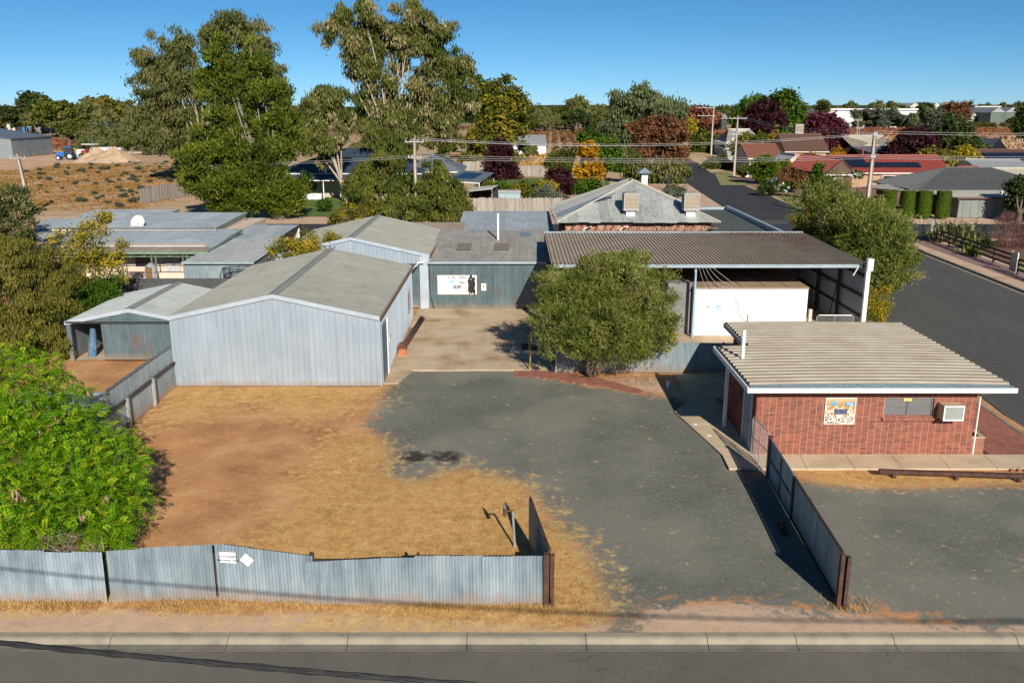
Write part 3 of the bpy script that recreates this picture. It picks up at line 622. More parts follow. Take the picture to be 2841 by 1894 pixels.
# -- low corrugated store with the big sign
store = thing('corrugated_store', 'low blue grey corrugated iron store with signboard between shed and carport', 'shed', (-1.5, 54.46, 0))
sheets(store, galvw, (-5.16, 54.46, 0), X_, 7.4, Z_, .02, 2.9, -Y_, .1, .012, 'sine', .8, 6)
MB().quad((-5.16, 63.6, 0), (2.3, 63.6, 0), (2.3, 63.6, 3.5), (-5.16, 63.6, 3.5)).build('back_wall', galv, store)
Bv = Vector((0, 9.2, .70)); bl = Bv.length; Bv /= bl
for a, b in ((0, .46), (.455, 1.0)):
    sheets(store, roofmid, (-5.1, 54.36, 2.985 + (.006 if a else 0)), X_, 7.45, Bv, bl*a, bl*b, Vector((0, -Bv.z, Bv.y)), .1, .013, 'sine', .8, 5, 'roof_sheet')
skyl = pm('fibreglass_skylight', [(.20, .175, .13), (.27, .235, .175)], 3, .6)
for sx in (-3.6, -1.15):
    MB().corr((sx, 54.36, 3.03), X_, .95, Bv, 3.0, 5.0, Vector((0, -Bv.z, Bv.y)), .1, .016, 'sine', 5).build('skylight', skyl, store)
    
MB().corr((.6, 54.36, 3.01), X_, .75, Bv, 7.2, 8.6, Vector((0, -Bv.z, Bv.y)), .1, .016, 'sine', 5).build('patch_sheet', galv, store)
mb = MB(); mb.slab([(-5.12, 54.4, 3.03), (-4.75, 54.4, 3.05), (-4.75, 63.5, 3.77), (-5.12, 63.5, 3.75)], .01); mb.build('side_flashing', roofmid, store)
gutter(store, (-5.16, 54.3, 3.0), (2.1, 54.3, 3.0), .12, .12, bluegutter)
MB().tube([(-5.1, 54.36, 2.9), (-5.08, 54.36, 1.5), (-5.02, 54.36, .7), (-4.85, 54.33, .05)], .02, 6).build('cable', darkst, store)
MB().tube([(-.95, 60.5, 3.3), (-.95, 60.5, 5.25)], .075, 10).build('vent_pipe', whitep, store)
# signboard
ink = flat('black_ink', (.02, .02, .022)); navy = flat('navy_ink', (.012, .03, .12)); skyb = flat('pale_blue_ink', (.25, .52, .75)); grey = flat('faded_grey_ink', (.45, .47, .47)); orange = flat('orange_ink', (.7, .25, .06)); redi = flat('red_ink', (.55, .06, .05)); mid_b = flat('mid_blue_ink', (.05, .22, .55))
def sgn(u, v): p = at(u, v, y=54.40); return p[0], p[2]
sx0, sz1 = sgn(1213, 763); sx1, sz0 = sgn(1323.5, 817)
sign = thing('depot_signboard', 'long white signboard in three panels on the corrugated store wall', 'sign', (sx0, 54.40, sz0))
SW, SH = sx1-sx0, sz1-sz0
MB().box(sx0, sx1, 54.37, 54.43, sz0, sz1).build('backing', pm('cream_frame', [(.55, .47, .38), (.63, .55, .45)], 3, .7), sign)
c1, c2 = sx0+SW*.245, sx0+SW*.745
for a, b in ((sx0+.03, c1-.02), (c1+.01, c2-.01), (c2+.02, sx1-.05)):
    MB().box(a, b, 54.355, 54.368, sz0+.04, sz1-.03).build('panel', white2, sign)
def blob(m, cx, cz, rx, rz, y, n=14, jit=0.0):
    m.add([(cx+rx*math.cos(2*math.pi*i/n)*(1+random.uniform(-jit, jit)), y, cz+rz*math.sin(2*math.pi*i/n)*(1+random.uniform(-jit, jit))) for i in range(n)], [tuple(range(n))])
yq = 54.352
m = MB()
for fx, w, z0_, z1_ in ((.17, .17, .02, .85), (.5, .2, .05, 1.0), (.77, .22, .0, .85), (.35, .2, .12, .6), (.6, .26, .1, .55), (.3, .14, .5, .98)):
    for k in range(7):
        t = k/6; blob(m, c2+.04 + (sx1-c2-.1)*(fx + .06*math.sin(k*2+fx*9)), sz0+.12+(SH-.2)*(z0_+(z1_-z0_)*t), w*(sx1-c2)*.5, SH*.1, yq-.0004*k-.003*fx, 12, .18)
m.build('black_paint_daub', ink, sign)
m = MB()
for fx, w in ((.05, .05), (.1, .04), (.24, .05), (.3, .06), (.36, .05), (.62, .05), (.67, .06), (.73, .05), (.79, .06), (.85, .05), (.91, .05)):
    x = c1 + (c2-c1)*fx; m.add([(x, yq, sz1-.17-.05*random.random()), (x+w, yq, sz1-.17-.05*random.random()), (x+w, yq, sz1-.06), (x+.01, yq, sz1-.05)], [(0, 1, 2, 3)])
m.build('faded_print', pm('faded_teal_ink', [(.05, .10, .12), (.18, .28, .30)], 12, .6), sign)
cw = c2-c1
m = MB(); blob(m, c1+cw*.24, sz0+SH*.66, .16, .1, yq); m.build('logo', skyb, sign)
lettering('DAIRYVALE', .13, skyb, sign, (c1+cw*.24, yq, sz0+SH*.60), X_, Z_)
m = MB(); m.add([(c1+cw*.61, yq, sz0+SH*.71), (c1+cw*.93, yq, sz0+SH*.71), (c1+cw*.90, yq, sz0+SH*.60), (c1+cw*.77, yq, sz0+SH*.575), (c1+cw*.64, yq, sz0+SH*.60)], [(4, 3, 2, 1, 0)]); lg = m.build('logo', navy, sign)
lettering('Pauls', .2, whitep, lg, (c1+cw*.77, yq-.004, sz0+SH*.625), X_, Z_, bold=.006)
lg = MB().box(c1+cw*.285, c1+cw*.70, yq-.004, yq, sz0+SH*.33, sz0+SH*.49).build('logo', navy, sign)
for a, b, mt in ((.30, .345, whitep), (.36, .375, whitep), (.41, .46, skyb), (.47, .51, whitep), (.52, .56, skyb)):
    MB().box(c1+cw*a, c1+cw*b, yq-.008, yq-.005, sz0+SH*.37, sz0+SH*.46).build('glyph', mt, lg)
m = MB(); blob(m, c1+cw*.635, sz0+SH*.41, .07, .07, yq-.008); m.build('emblem', orange, lg)
lettering('RENMARK DEPOT', .15, grey, sign, (c1+cw*.51, yq, sz0+SH*.17), X_, Z_)
lettering('DISTRIBUTION CENTRE', .15, grey, sign, (c1+cw*.51, yq, sz0+SH*.065), X_, Z_)
x, z1_ = sgn(1335, 786); x2, z0_ = sgn(1349, 806)
ps = thing('prohibition_sign', 'small white notice with red crossed circle beside the long signboard', 'sign', (x, 54.4, z0_))
MB().box(x, x2, 54.37, 54.42, z0_, z1_).build('plate', white2, ps)
m = MB(); cx, cz, r = (x+x2)/2, z1_-.17, .13
for i in range(24):
    a, b = 2*math.pi*i/24, 2*math.pi*(i+1)/24
    m.add([(cx+r*math.cos(a), 54.366, cz+r*math.sin(a)), (cx+r*math.cos(b), 54.366, cz+r*math.sin(b)), (cx+r*.84*math.cos(b), 54.366, cz+r*.84*math.sin(b)), (cx+r*.84*math.cos(a), 54.366, cz+r*.84*math.sin(a))], [(0, 1, 2, 3)])
m.bar((cx-r*.68, 54.365, cz+r*.68), (cx+r*.68, 54.365, cz-r*.68), .002, .02, up=(0, 1, 0)); m.build('red_ring', redi, ps)
m = MB(); blob(m, cx, cz+.05, .025, .03, 54.367); m.add([(cx-.03, 54.367, cz-.07), (cx+.03, 54.367, cz-.07), (cx+.035, 54.367, cz+.02), (cx-.035, 54.367, cz+.02)], [(0, 1, 2, 3)]); m.build('figure', ink, ps)
for k in range(3): MB().box(x+.05, x2-.05, 54.364, 54.369, z0_+.05+.04*k, z0_+.062+.04*k).build('small_print', grey, ps)
# torn poster on the near shed's side wall
tp = thing('torn_poster', 'torn white and red printed poster on the side wall of the near shed', 'poster', (-5.84, 49.9, 1.2))
m = MB(); prof = [(49.3, .9), (49.35, 2.0), (49.5, 2.12), (49.8, 2.05), (50.0, 2.2), (50.35, 2.1), (50.4, 1.5), (50.35, .8), (50.0, .95), (49.7, .7)]
m.add([(-5.835, y, z+.1) for y, z in prof], [tuple(range(len(prof)))]); pb = m.build('sheet', pm('torn_paper', [(.55, .55, .57), (.78, .78, .78)], 4, .7), tp)
for k in range(4): MB().box(-5.834, -5.829, 49.4, 50.3, 1.05+.2*k, 1.16+.2*k).build('print_band', pm('pink_print', [(.45, .22, .26), (.55, .38, .42), (.65, .62, .64)], 14, .7), tp)
w = thing('warning_plate', 'small black and white warning plate beside the shutter of the near shed', 'sign', (-5.86, 41.5, 1.4))
MB().box(-5.86, -5.825, 41.1, 41.5, 1.35, 1.75).build('plate', white2, w); MB().box(-5.83, -5.82, 41.14, 41.46, 1.58, 1.7).build('print', ink, w)
# -- open carport over the cold room
cp = thing('open_carport', 'long open fronted carport with tan ribbed roof and grey steel side wall', 'carport', (10.5, 47.3, 0))
Bc = Vector((0, 10.9, .16)).normalized()
sheets(cp, rooftan, (2.1, 47.15, 4.10), X_, 16.85, Bc, 0, 10.95, Vector((0, -Bc.z, Bc.y)), .21, .06, 'trap', 1.05, name='roof_sheet')
gutter(cp, (2.2, 47.06, 4.08), (18.5, 47.06, 4.08), .14, .16, bluegutter)
MB().box(2.1, 18.95, 58.02, 58.12, 4.1, 4.36).build('back_flashing', galv, cp)
sheets(cp, zinc, (19.0, 58.0, 0), -Y_, 10.9, Z_, .05, lambda a: 4.28-.016*a, X_, .2, .02, 'trap', .9)
sheets(cp, galvw, (2.1, 58.0, 0), X_, 16.9, Z_, .05, 4.2, -Y_, .2, .02, 'trap', 1.1, name='back_sheet')
MB().box(18.9, 19.12, 46.95, 47.15, 0, 4.35).build('end_post', whitep, cp); MB().box(18.92, 19.22, 46.9, 47.2, 3.75, 4.4).build('barge_end', whitep, cp)
for x_ in (9.85,): MB().box(x_-.06, x_+.06, 47.2, 47.32, 0, 4.0).build('post', bluegutter, cp)
for y_ in (50.5, 54): MB().box(18.72, 18.88, y_-.08, y_+.08, 0, 4.1).build('post', darkst, cp)
for z_ in (1.2, 2.3, 3.4): MB().box(18.88, 18.97, 47.2, 57.9, z_-.05, z_+.05).build('girt', darkst, cp)
for y_ in (47.35, 50.5, 54.0, 57.5): MB().box(2.2, 18.9, y_-.04, y_+.04, 3.85+(y_-47)*.014, 4.05+(y_-47)*.014).build('purlin', darkst, cp)
MB().bar((13.6, 51, 3.0), (18.8, 50.5, 2.55), .05, .05).build('brace_pipe', darkst, cp); MB().bar((18.75, 50.6, 2.55), (18.3, 50.4, .1), .05, .05).build('brace_pipe', darkst, cp)
MB().tube([(18.45, 47.0, 3.95), (18.2, 46.95, 3.5)], .04, 6).build('downpipe', galvpipe, cp)
MB().box(2.4, 2.75, 47.5, 47.8, 0, 4.0).build('post', darkst, cp)
m = MB()                                  # bundle of cables from the gutter to the cold room
for k in range(5):
    a = Vector((9.95+.16*k, 46.98, 4.0)); b = Vector((11.2 + .25*k, 47.45, 2.8)); P = [a.lerp(b, t/8) - Z_*(1.2-.3*k)*4*(t/8)*(1-t/8)*.6 for t in range(9)]
    m.tube(P, .009, 5)
m.tube([(12.1, 47.45, 2.4), (12.35, 47.45, 1.8), (12.5, 47.46, 1.2), (12.9, 47.46, .8)], .016, 5)
m.build('cable_bundle', pm('pale_cable', [(.35, .33, .30), (.5, .48, .44)], 4, .6), cp)
m = MB(); m.tube([(9.8, 47.1, 0), (9.82, 47.1, 3.7)], .03, 6); m.build('conduit', pm('blue_conduit', [(.25, .45, .6), (.35, .55, .7)], 4, .5), cp)
# cold room
cr = thing('cold_room', 'big white insulated cold room box under the carport roof', 'cold room', (13, 47.6, 0))
MB().box(9.9, 16.1, 47.6, 57.0, .06, 2.66).build('body', white2, cr)
m = MB()
m.box(9.86, 16.14, 47.55, 57.05, 2.66, 2.74); m.build('lid', pm('dusty_tan_lid', [(.30, .22, .15), (.38, .285, .20)], 1, .9, rnd=.1), cr)
for x_ in (11.2, 12.5, 13.8, 15.0): MB().box(x_-.012, x_+.012, 47.55, 57.0, 2.742, 2.75).build('lid_joint', darkst, cr)
lp = pm('white_panel_side', [(.5, .5, .5), (.6, .6, .6)], 2, .6)
MB().box(8.55, 9.82, 48.0, 56.5, .06, 2.9).build('side_panel', pm('grey_panel', [(.16, .16, .165), (.22, .22, .225)], 1, .6), cr)
def cr_xy(u, v): p = at(u, v, y=47.58); return p[0], p[2]
for (u0, v0, u1, v1, mt) in ((1954, 843, 1969, 866, white2), (1971, 843, 1985, 866, pm('silver_sticker', [(.5, .54, .58), (.66, .69, .72)], 8, .5)), (1985, 843, 2001, 866, white2)):
    a, b = cr_xy(u0, v1), cr_xy(u1, v0); st_ = MB().box(a[0], b[0], 47.585, 47.598, a[1], b[1]).build('sticker', mt, cr)
a = cr_xy(1993.5, 852); m = MB(); blob(m, a[0], a[1], .13, .13, 47.578, 20); rd = m.build('round_sticker', flat('cyan_ink', (.10, .42, .72)), cr)
m = MB(); m.add([(a[0]-.07, 47.574, a[1]-.06), (a[0]+.07, 47.574, a[1]-.06), (a[0]+.05, 47.574, a[1]+.03), (a[0], 47.574, a[1]+.07), (a[0]-.05, 47.574, a[1]+.03)], [(0, 1, 2, 3, 4)]); m.build('pictogram', white2, rd)
a = cr_xy(1978, 851); m = MB(); blob(m, a[0], a[1], .12, .12, 47.578, 20); m.build('round_sticker', pm('silver_ink', [(.42, .48, .54), (.6, .65, .7)], 12, .4), cr)
a = cr_xy(1962, 852); m = MB(); m.box(a[0]-.1, a[0]-.02, 47.576, 47.582, a[1]-.03, a[1]+.0); blob(m, a[0]+.05, a[1]+.02, .04, .05, 47.578, 10); m.build('smoking_mark', ink, cr)
lettering('NO SMOKING', .05, ink, cr, (a[0], 47.58, a[1]-.21), X_, Z_)
MB().tube([(12.9, 47.5, .1), (12.9, 47.5, 1.25)], .02, 6).build('conduit', darkst, cr)
MB().box(16.25, 16.42, 47.6, 47.8, .06, 1.5).build('door_post', pm('cream_paint', [(.5, .48, .40), (.6, .58, .5)], 3, .6), cr)
def meshgate(name, label, a, b, h, r=.022, gap=.085, brace=True, grid=True):
    a, b = Vector(a), Vector(b); t = thing(name, label, 'gate', tuple((a+b)/2 - Z_*0))
    A = (b-a); Ln = A.length; A.normalize(); c = .12
    fr = MB(); fr.tube([a, a+Z_*(h-c), a+Z_*h+A*c, b+Z_*h-A*c, b+Z_*(h-c), b, a], r, 7); fr.build('frame', galvpipe, t)
    fr = MB(); mid = a + A*Ln*.5; fr.tube([mid, mid+Z_*h], r*.8, 6); fr.build('upright', galvpipe, t)
    if brace: MB().tube([a+Z_*h*.55, b+Z_*h*.5], r*.8, 6).build('rail', galvpipe, t)
    if grid:
        w = MB(); n = int((Ln+h)/gap)
        for i in range(n):
            s = i*gap
            for q in (0, 1):
                x0_, z0_ = (s, 0) if s <= Ln else (Ln, s-Ln); x1_, z1_ = (s-h, h) if s >= h else (0, s)
                if q: x0_, x1_ = Ln-x0_, Ln-x1_
                w.bar(a+A*x0_+Z_*z0_, a+A*x1_+Z_*z1_, .006, .006)
        w.build('wire_mesh', galvpipe, t)
    return t
meshgate('mesh_gate', 'galvanised chain mesh gate inside the carport beside the cold room', (16.6, 47.35, .1), (18.6, 47.3, .1), 1.15)
# -- old building with a big hipped iron roof
old = thing('old_packing_house', 'old brick building with rusty hipped corrugated roof and two rooftop coolers', 'building', (9.4, 66, 0))
obrick = pm('old_red_brick', [(.28, .11, .07), (.38, .18, .12), (.48, .36, .28)], 3, .9, 0, .01, 30, .25)
ex0, ex1, ey0, ey1, ez = 3.3, 15.4, 66.0, 77.2, 3.95
MB().box(4.0, 14.9, 66.6, 76.6, 0, 3.95).build('wall', obrick, old)
MB().box(3.95, 14.95, 66.5, 66.6, 3.05, 3.25).build('brick_ledge', obrick, old)
ap0, ap1 = Vector((9.62, 72.0, 6.5)), Vector((9.62, 73.6, 6.5))
def hipface(t, P0, P1, A0, A1, mat, pitch=.1, amp=.012, w=.8, name='roof_sheet', prof='sine', rag=0.0):
    """hip roof face: eave P0->P1, ridge above A0->A1; sheets run up the slope"""
    P0, P1, A0, A1 = map(Vector, (P0, P1, A0, A1)); A = (P1-P0).normalized(); L = (P1-P0).length
    M = (A0+A1)/2; foot = P0 + A*((M-P0).dot(A)); B = (M-foot); Hh = B.length; B.normalize(); N = A.cross(B)
    a0, a1 = (A0-P0).dot(A), (A1-P0).dot(A)
    top = lambda a: Hh*max(.0, min(1, a/max(a0, .01), (L-a)/max(L-a1, .01)))
    k = max(1, round(L/w)); w = L/k
    for i in range(k):
        s0 = i*w; rg = random.uniform(-rag, rag*.4)
        m = MB().corr(P0+A*s0+N*.0015*(i % 2), A, w+.02 if i < k-1 else w, B, rg, lambda a, s=s0: max(rg+.01, top(min(L, a+s))), N, pitch, amp, prof, 5, [0, .34, .67, 1] if rag else None, a0=s0)
        m.build(name, mat, t)
    return N
hipface(old, (ex0, ey0, ez), (ex1, ey0, ez), ap0, ap0, roofold, rag=.1)
hipface(old, (ex0, ey1, ez), (ex0, ey0, ez), ap1, ap0, roofold, rag=.06)
hipface(old, (ex1, ey0, ez), (ex1, ey1, ez), ap0, ap1, roofold, rag=.05)
hipface(old, (ex1, ey1, ez), (ex0, ey1, ez), ap1, ap1, roofold)
for c_, a_ in (((ex0, ey0, ez), ap0), ((ex1, ey0, ez), ap0), ((ex0, ey1, ez), ap1), ((ex1, ey1, ez), ap1), (ap0, ap1)):
    MB().tube([Vector(c_)+Z_*.03, Vector(a_)+Z_*.05], .09, 6).build('ridge_capping', pm('faded_ridge', [(.40, .41, .38), (.50, .45, .36)], 1.5, .6, .1), old)
for k, (dx, ln) in enumerate(((2.0, 4.0), (3.0, 3.2))):
    n = Vector((-.374, 0, .927)); q = Vector((.927, 0, .374))
    p0 = Vector((ex0, ey0+2.6+k*1.3, ez)) + q*.2 + n*.03
    MB().slab([p0, p0+q*5.3*(.9-.15*k), p0+q*5.3*(.9-.15*k)+Y_*.5, p0+Y_*.5], -.01).build('blue_strip', pm('blue_sheet', [(.10, .17, .26), (.14, .22, .32)], 3, .4, .2), old)
for i in range(19):
    x = 4.0 + i*.6
    MB().bar((x, 66.55, 3.78), (x+random.uniform(-.12, .12), 65.9, 3.5+random.uniform(-.1, .05)), .05, .1).build('rafter_end', timberd, old)
m = MB(); m.bar((3.9, 65.95, 3.62), (15.2, 65.95, 3.55), .04, .05); m.bar((3.7, 65.85, 3.35), (14.8, 66.1, 3.4), .05, .05); m.build('broken_batten', timbero, old)
for x in (5.3, 8.0):
    MB().tube([(x, 65.8, 2.9), (x, 65.8, 3.45), (x+.1, 65.9, 3.55), (x+.6, 66.3, 3.6)], .05, 7).build('drain_pipe', whitep, old)
MB().add([(3.2, 66, 3.9), (3.2, 77.2, 3.9), (3.6, 77.2, 3.1), (3.6, 66, 2.6)], [(0, 1, 2, 3)]).build('torn_soffit', timbero, old)
m = MB(); m.box(10.75, 11.25, 75, 75.5, 5.3, 6.9); m.build('flue', whitep, old)
m = MB(); m.add([(10.4, 74.65, 6.9), (11.6, 74.65, 6.9), (11.6, 75.85, 6.9), (10.4, 75.85, 6.9), (11, 75.25, 7.35)], [(0, 1, 4), (1, 2, 4), (2, 3, 4), (3, 0, 4), (3, 2, 1, 0)]); m.build('flue_cap', galv, old)
def cooler(x, y, zr, lab, s=1.0):
    t = thing('evaporative_cooler', lab, 'air cooler', (x, y, zr), 'roof coolers')
    w = .58*s; cas = pm('cooler_casing', [(.36, .34, .32), (.43, .41, .385)], 3, .6)
    MB().box(x-.34*s, x+.34*s, y-.34*s, y+.34*s, zr-.6*s, zr+.45*s).build('duct', whitep, t)
    bd = MB(); bd.box(x-w, x+w, y-w, y+w, zr+.45*s, zr+.62*s); bd.box(x-w, x+w, y-w, y+w, zr+1.62*s, zr+1.72*s); bd.box(x-.50*s, x+.50*s, y-.50*s, y+.50*s, zr+.62*s, zr+1.62*s)
    for sx in (-1, 1):
        for sy in (-1, 1): bd.box(x+sx*w-.07*(sx > 0)*s, x+sx*w+.07*(sx < 0)*s, y+sy*w-.07*(sy > 0)*s, y+sy*w+.07*(sy < 0)*s, zr+.62*s, zr+1.62*s)
    bd.build('casing', cas, t)
    m = MB(); m.add([(x-w, y-w, zr+1.72*s), (x+w, y-w, zr+1.72*s), (x+w, y+w, zr+1.72*s), (x-w, y+w, zr+1.72*s), (x-w*.75, y-w*.75, zr+1.8*s), (x+w*.75, y-w*.75, zr+1.8*s), (x+w*.75, y+w*.75, zr+1.8*s), (x-w*.75, y+w*.75, zr+1.8*s)], [(0, 1, 5, 4), (1, 2, 6, 5), (2, 3, 7, 6), (3, 0, 4, 7), (4, 5, 6, 7)])
    m.build('lid', pm('cooler_lid', [(.30, .26, .23), (.36, .32, .28)], 3, .7), t)
    lv = pm('louvre_pad', [(.36, .30, .22), (.44, .37, .28)], 6, .8)
    for k in range(9):
        z = zr+(.68+.1*k)*s
        MB().add([(x-.46*s, y-.56*s, z), (x+.46*s, y-.56*s, z), (x+.46*s, y-.50*s, z+.075*s), (x-.46*s, y-.50*s, z+.075*s), (x-.46*s, y-.505*s, z-.01), (x+.46*s, y-.505*s, z-.01)], [(0, 1, 2, 3), (0, 4, 5, 1)]).build('louvre', lv, t)
        MB().add([(x-.56*s, y+.46*s, z), (x-.56*s, y-.46*s, z), (x-.50*s, y-.46*s, z+.075*s), (x-.50*s, y+.46*s, z+.075*s)], [(0, 1, 2, 3)]).build('louvre', lv, t)
    return t
pa = at(1748, 588, z=4.75); cooler(pa[0]+.2, 67.2, 4.3, 'grey louvred evaporative cooler on the middle of the hipped iron roof', .98)
cooler(13.35, 67.2, 4.3, 'grey louvred evaporative cooler at the street end of the hipped iron roof', .98)
# flat ribbed roof wing toward the street, and the small roofs behind
wg = thing('flat_roof_wing', 'low wing with dark ribbed flat roof and blue grey parapet facing the side street', 'building', (18.5, 66, 0))
MB().box(14.9, 18.6, 59.5, 78.3, 0, 3.3).build('wall', obrick, wg)
sheets(wg, pm('grey_green_deck', [(.20, .215, .20), (.27, .285, .265)], 2, .6, .1), (14.6, 58.6, 3.45), X_, 4.05, Vector((0, 1, .003)), 0, 19.8, Z_, .2, .05, 'trap', 1.1, name='roof_sheet')
m = MB(); m.box(18.65, 18.95, 58.6, 78.6, 3.2, 3.85); m.build('parapet', bluegutter, wg); MB().box(14.6, 18.95, 78.4, 78.6, 3.3, 3.75).build('parapet', bluegutter, wg)
ln = thing('skillion_shelter', 'faded blue iron lean-to roof behind the corrugated store beside a white pipe', 'shelter', (-.5, 68, 0))
sheets(ln, roofblue, (-4.2, 66.6, 3.05), X_, 7.4, Vector((0, 1, .04)).normalized(), 0, 11.0, Z_, .1, .012, 'sine', 1.8, name='roof_sheet')
for x in (-4.0, -.4, 3.0):
    for y in (66.9, 77.2): MB().box(x-.05, x+.05, y-.05, y+.05, 0, 3.0).build('post', timberd, ln)
MB().quad((-4.2, 66.5, 0), (3.2, 66.5, 0), (3.2, 66.5, 3.0), (-4.2, 66.5, 3.0)).build('wall', galv, ln)
tl = thing('tan_lean_to', 'narrow tan corrugated roof strip behind the roller door shed', 'shelter', (-8.5, 67, 0))
sheets(tl, rooftan, (-8.6, 66.45, 3.3), X_, 5.0, Vector((0, 1, .03)).normalized(), 0, 4.0, Z_, .1, .012, 'sine', 1.2, name='roof_sheet')
MB().box(-8.5, -3.7, 66.4, 70.4, 0, 3.22).build('wall', galv, tl)
# -- brick office
brx0, brx1, bry = 8.72, 16.56, 30.2
def brick_material(axis, seed):
    m, nt, N, L, P = newmat('red_brick_%s' % axis); p = pos(N); sp = N.new('ShaderNodeSeparateXYZ'); L.new(p, sp.inputs[0])
    a = sp.outputs[0 if axis == 'x' else 1]
    row = mth(N, L, 'FLOOR', mth(N, L, 'DIVIDE', mth(N, L, 'SUBTRACT', sp.outputs[2], .06), .086))
    sh = mth(N, L, 'MULTIPLY', mth(N, L, 'MODULO', row, 2.0), .5)
    cx = mth(N, L, 'FLOOR', mth(N, L, 'SUBTRACT', mth(N, L, 'DIVIDE', mth(N, L, 'SUBTRACT', a, brx0 if axis == 'x' else bry), .24), sh))
    cb = N.new('ShaderNodeCombineXYZ'); L.new(cx, cb.inputs[0]); L.new(row, cb.inputs[1]); cb.inputs[2].default_value = seed
    wn_ = N.new('ShaderNodeTexWhiteNoise'); wn_.noise_dimensions = '3D'; L.new(cb.outputs[0], wn_.inputs['Vector'])
    r = ramp(N, [(.13, .032, .025), (.215, .048, .032), (.25, .058, .036), (.28, .075, .045)], 0, 1); L.new(wn_.outputs['Value'], r.inputs[0])
    fn = noise(N, L, p, 60, 4, .7); big = noise(N, L, p, .8, 4, .6)
    k = mth(N, L, 'MULTIPLY', mth(N, L, 'MULTIPLY_ADD', fn, .4, .8), mth(N, L, 'MULTIPLY_ADD', big, .4, .8))
    vm = N.new('ShaderNodeVectorMath'); vm.operation = 'SCALE'; L.new(r.outputs[0], vm.inputs[0]); L.new(k, vm.inputs[3])
    L.new(vm.outputs[0], P.inputs['Base Color']); P.inputs['Roughness'].default_value = .8; bumpn(N, L, P, fn, .004, .6); return m
brx = brick_material('x', 1.0); bry_m = brick_material('y', 4.0)
off = thing('brick_office', 'small red brick office with a flat cream ribbed roof', 'office', (12.6, 30.2, 0))
wall = MB()
wz = (1.48, 2.19); wx = (at(2455, 1120, y=30.2)[0], at(2593, 1120, y=30.2)[0])
acx = (at(2612, 1120, y=30.2)[0], at(2685, 1120, y=30.2)[0])
ba, bb, wtop = brx0+.008, brx1-.008, 2.66
wall.box(ba, wx[0], 30.21, 30.43, .02, wtop); wall.box(wx[1], bb, 30.21, 30.43, .02, wtop); wall.box(wx[0], wx[1], 30.21, 30.43, .02, wz[0]); wall.box(wx[0], wx[1], 30.21, 30.43, wz[1], wtop)
fw = wall.build('front_wall', mort, off)
me = brickdata(.226, .10, .073, brx); rest = MB(); cnt = 0
for r_ in range(30):
    z = .06 + r_*.086; x = brx0 - (.12 if r_ % 2 else 0) + .12
    lst = []
    if r_ % 2: lst.append((brx0+.055, .11))
    while x < brx1-.02:
        xe = min(x+.23, brx1) if True else 0
        x_s = x + (.0 if r_ % 2 else -.12)
        x_e = min(x_s+.23, brx1)
        if x_e - x_s > .05: lst.append(((x_s+x_e)/2, x_e-x_s))
        x += .24
    for cx, ln_ in lst:
        if cx-ln_/2 < brx0-.001: cx, ln_ = brx0+.055, .11
        a, b = cx-ln_/2, cx+ln_/2
        if z+.076 > wz[0]-.08 and z < wz[1]:
            if a >= wx[0]-.03 and b <= wx[1]+.03: continue
            if a < wx[0] < b: b = wx[0]-.004
            elif a < wx[1] < b: a = wx[1]+.004
        full = abs(b-a-.23) < .002
        if full and 9 <= r_ <= 19 and cnt < 296:
            o = bpy.data.objects.new('brick', me); COL.objects.link(o); o.parent = fw; o.location = Vector(((a+b)/2, 30.256+random.uniform(-.0015, .0015), z+.0015)) - WL[fw.name]; cnt += 1
        else: rest.box(a+.002, b-.002, 30.206+random.uniform(-.0015, .0015), 30.29, z+.0015, z+.0745)
rest.build('bricks', brx, fw, kind='stuff')
# left side wall, in shade
lw = MB(); lw.box(brx0+.01, brx0+.2, 30.43, 34.9, .02, wtop); lwo = lw.build('side_wall', mort, off)
rs = MB()
for r_ in range(30):
    z = .06+r_*.086; y = 30.2 - (.12 if r_ % 2 else 0)
    while y < 34.9:
        a, b = max(y, 30.2), min(y+.23, 34.9)
        if b-a > .05 and not (30.75 < (a+b)/2 < 31.75 and z < 2.12): rs.box(brx0-.004, brx0+.08, a, b, z, z+.076)
        y += .24
rs.build('bricks', bry_m, lwo, kind='stuff')
MB().box(9.9, 10.1, 34.9, 38.6, .02, wtop).build('rear_side_wall', brx, off); MB().box(16.36, 16.54, 30.43, 38.6, .02, wtop).build('street_wall', brx, off); MB().box(9.9, 16.5, 38.4, 38.6, .02, wtop).build('rear_wall', brx, off)
MB().box(8.9, 9.9, 34.7, 34.9, .02, wtop).build('return_wall', brx, off)
MB().box(8.80, 8.9, 33.0, 34.6, .05, 2.4).build('boarded_panel', pm('fibre_board', [(.30, .23, .15), (.36, .28, .19)], 5, .8), off)
dr = MB().box(brx0-.02, brx0+.05, 30.72, 31.75, .05, 2.15).build('door', pm('blue_grey_door', [(.22, .29, .34), (.27, .34, .39)], 2, .6), off)
MB().box(brx0-.05, brx0+.06, 30.66, 30.72, .05, 2.2).build('door_frame', whitep, dr); MB().box(brx0-.05, brx0+.06, 31.75, 31.81, .05, 2.2).build('door_frame', whitep, dr)
MB().cyl(brx0-.06, 30.85, 1.05, 1.12, .03, 8).build('handle', steel, dr)
MB().box(brx0-.012, brx0+.03, 32.1, 32.7, 1.5, 2.2).build('side_window', glass, off)
MB().box(8.28, 8.40, 33.05, 33.17, .05, 2.7).build('veranda_post', whitep, off); MB().box(8.26, 8.42, 30.06, 30.18, .05, 2.7)
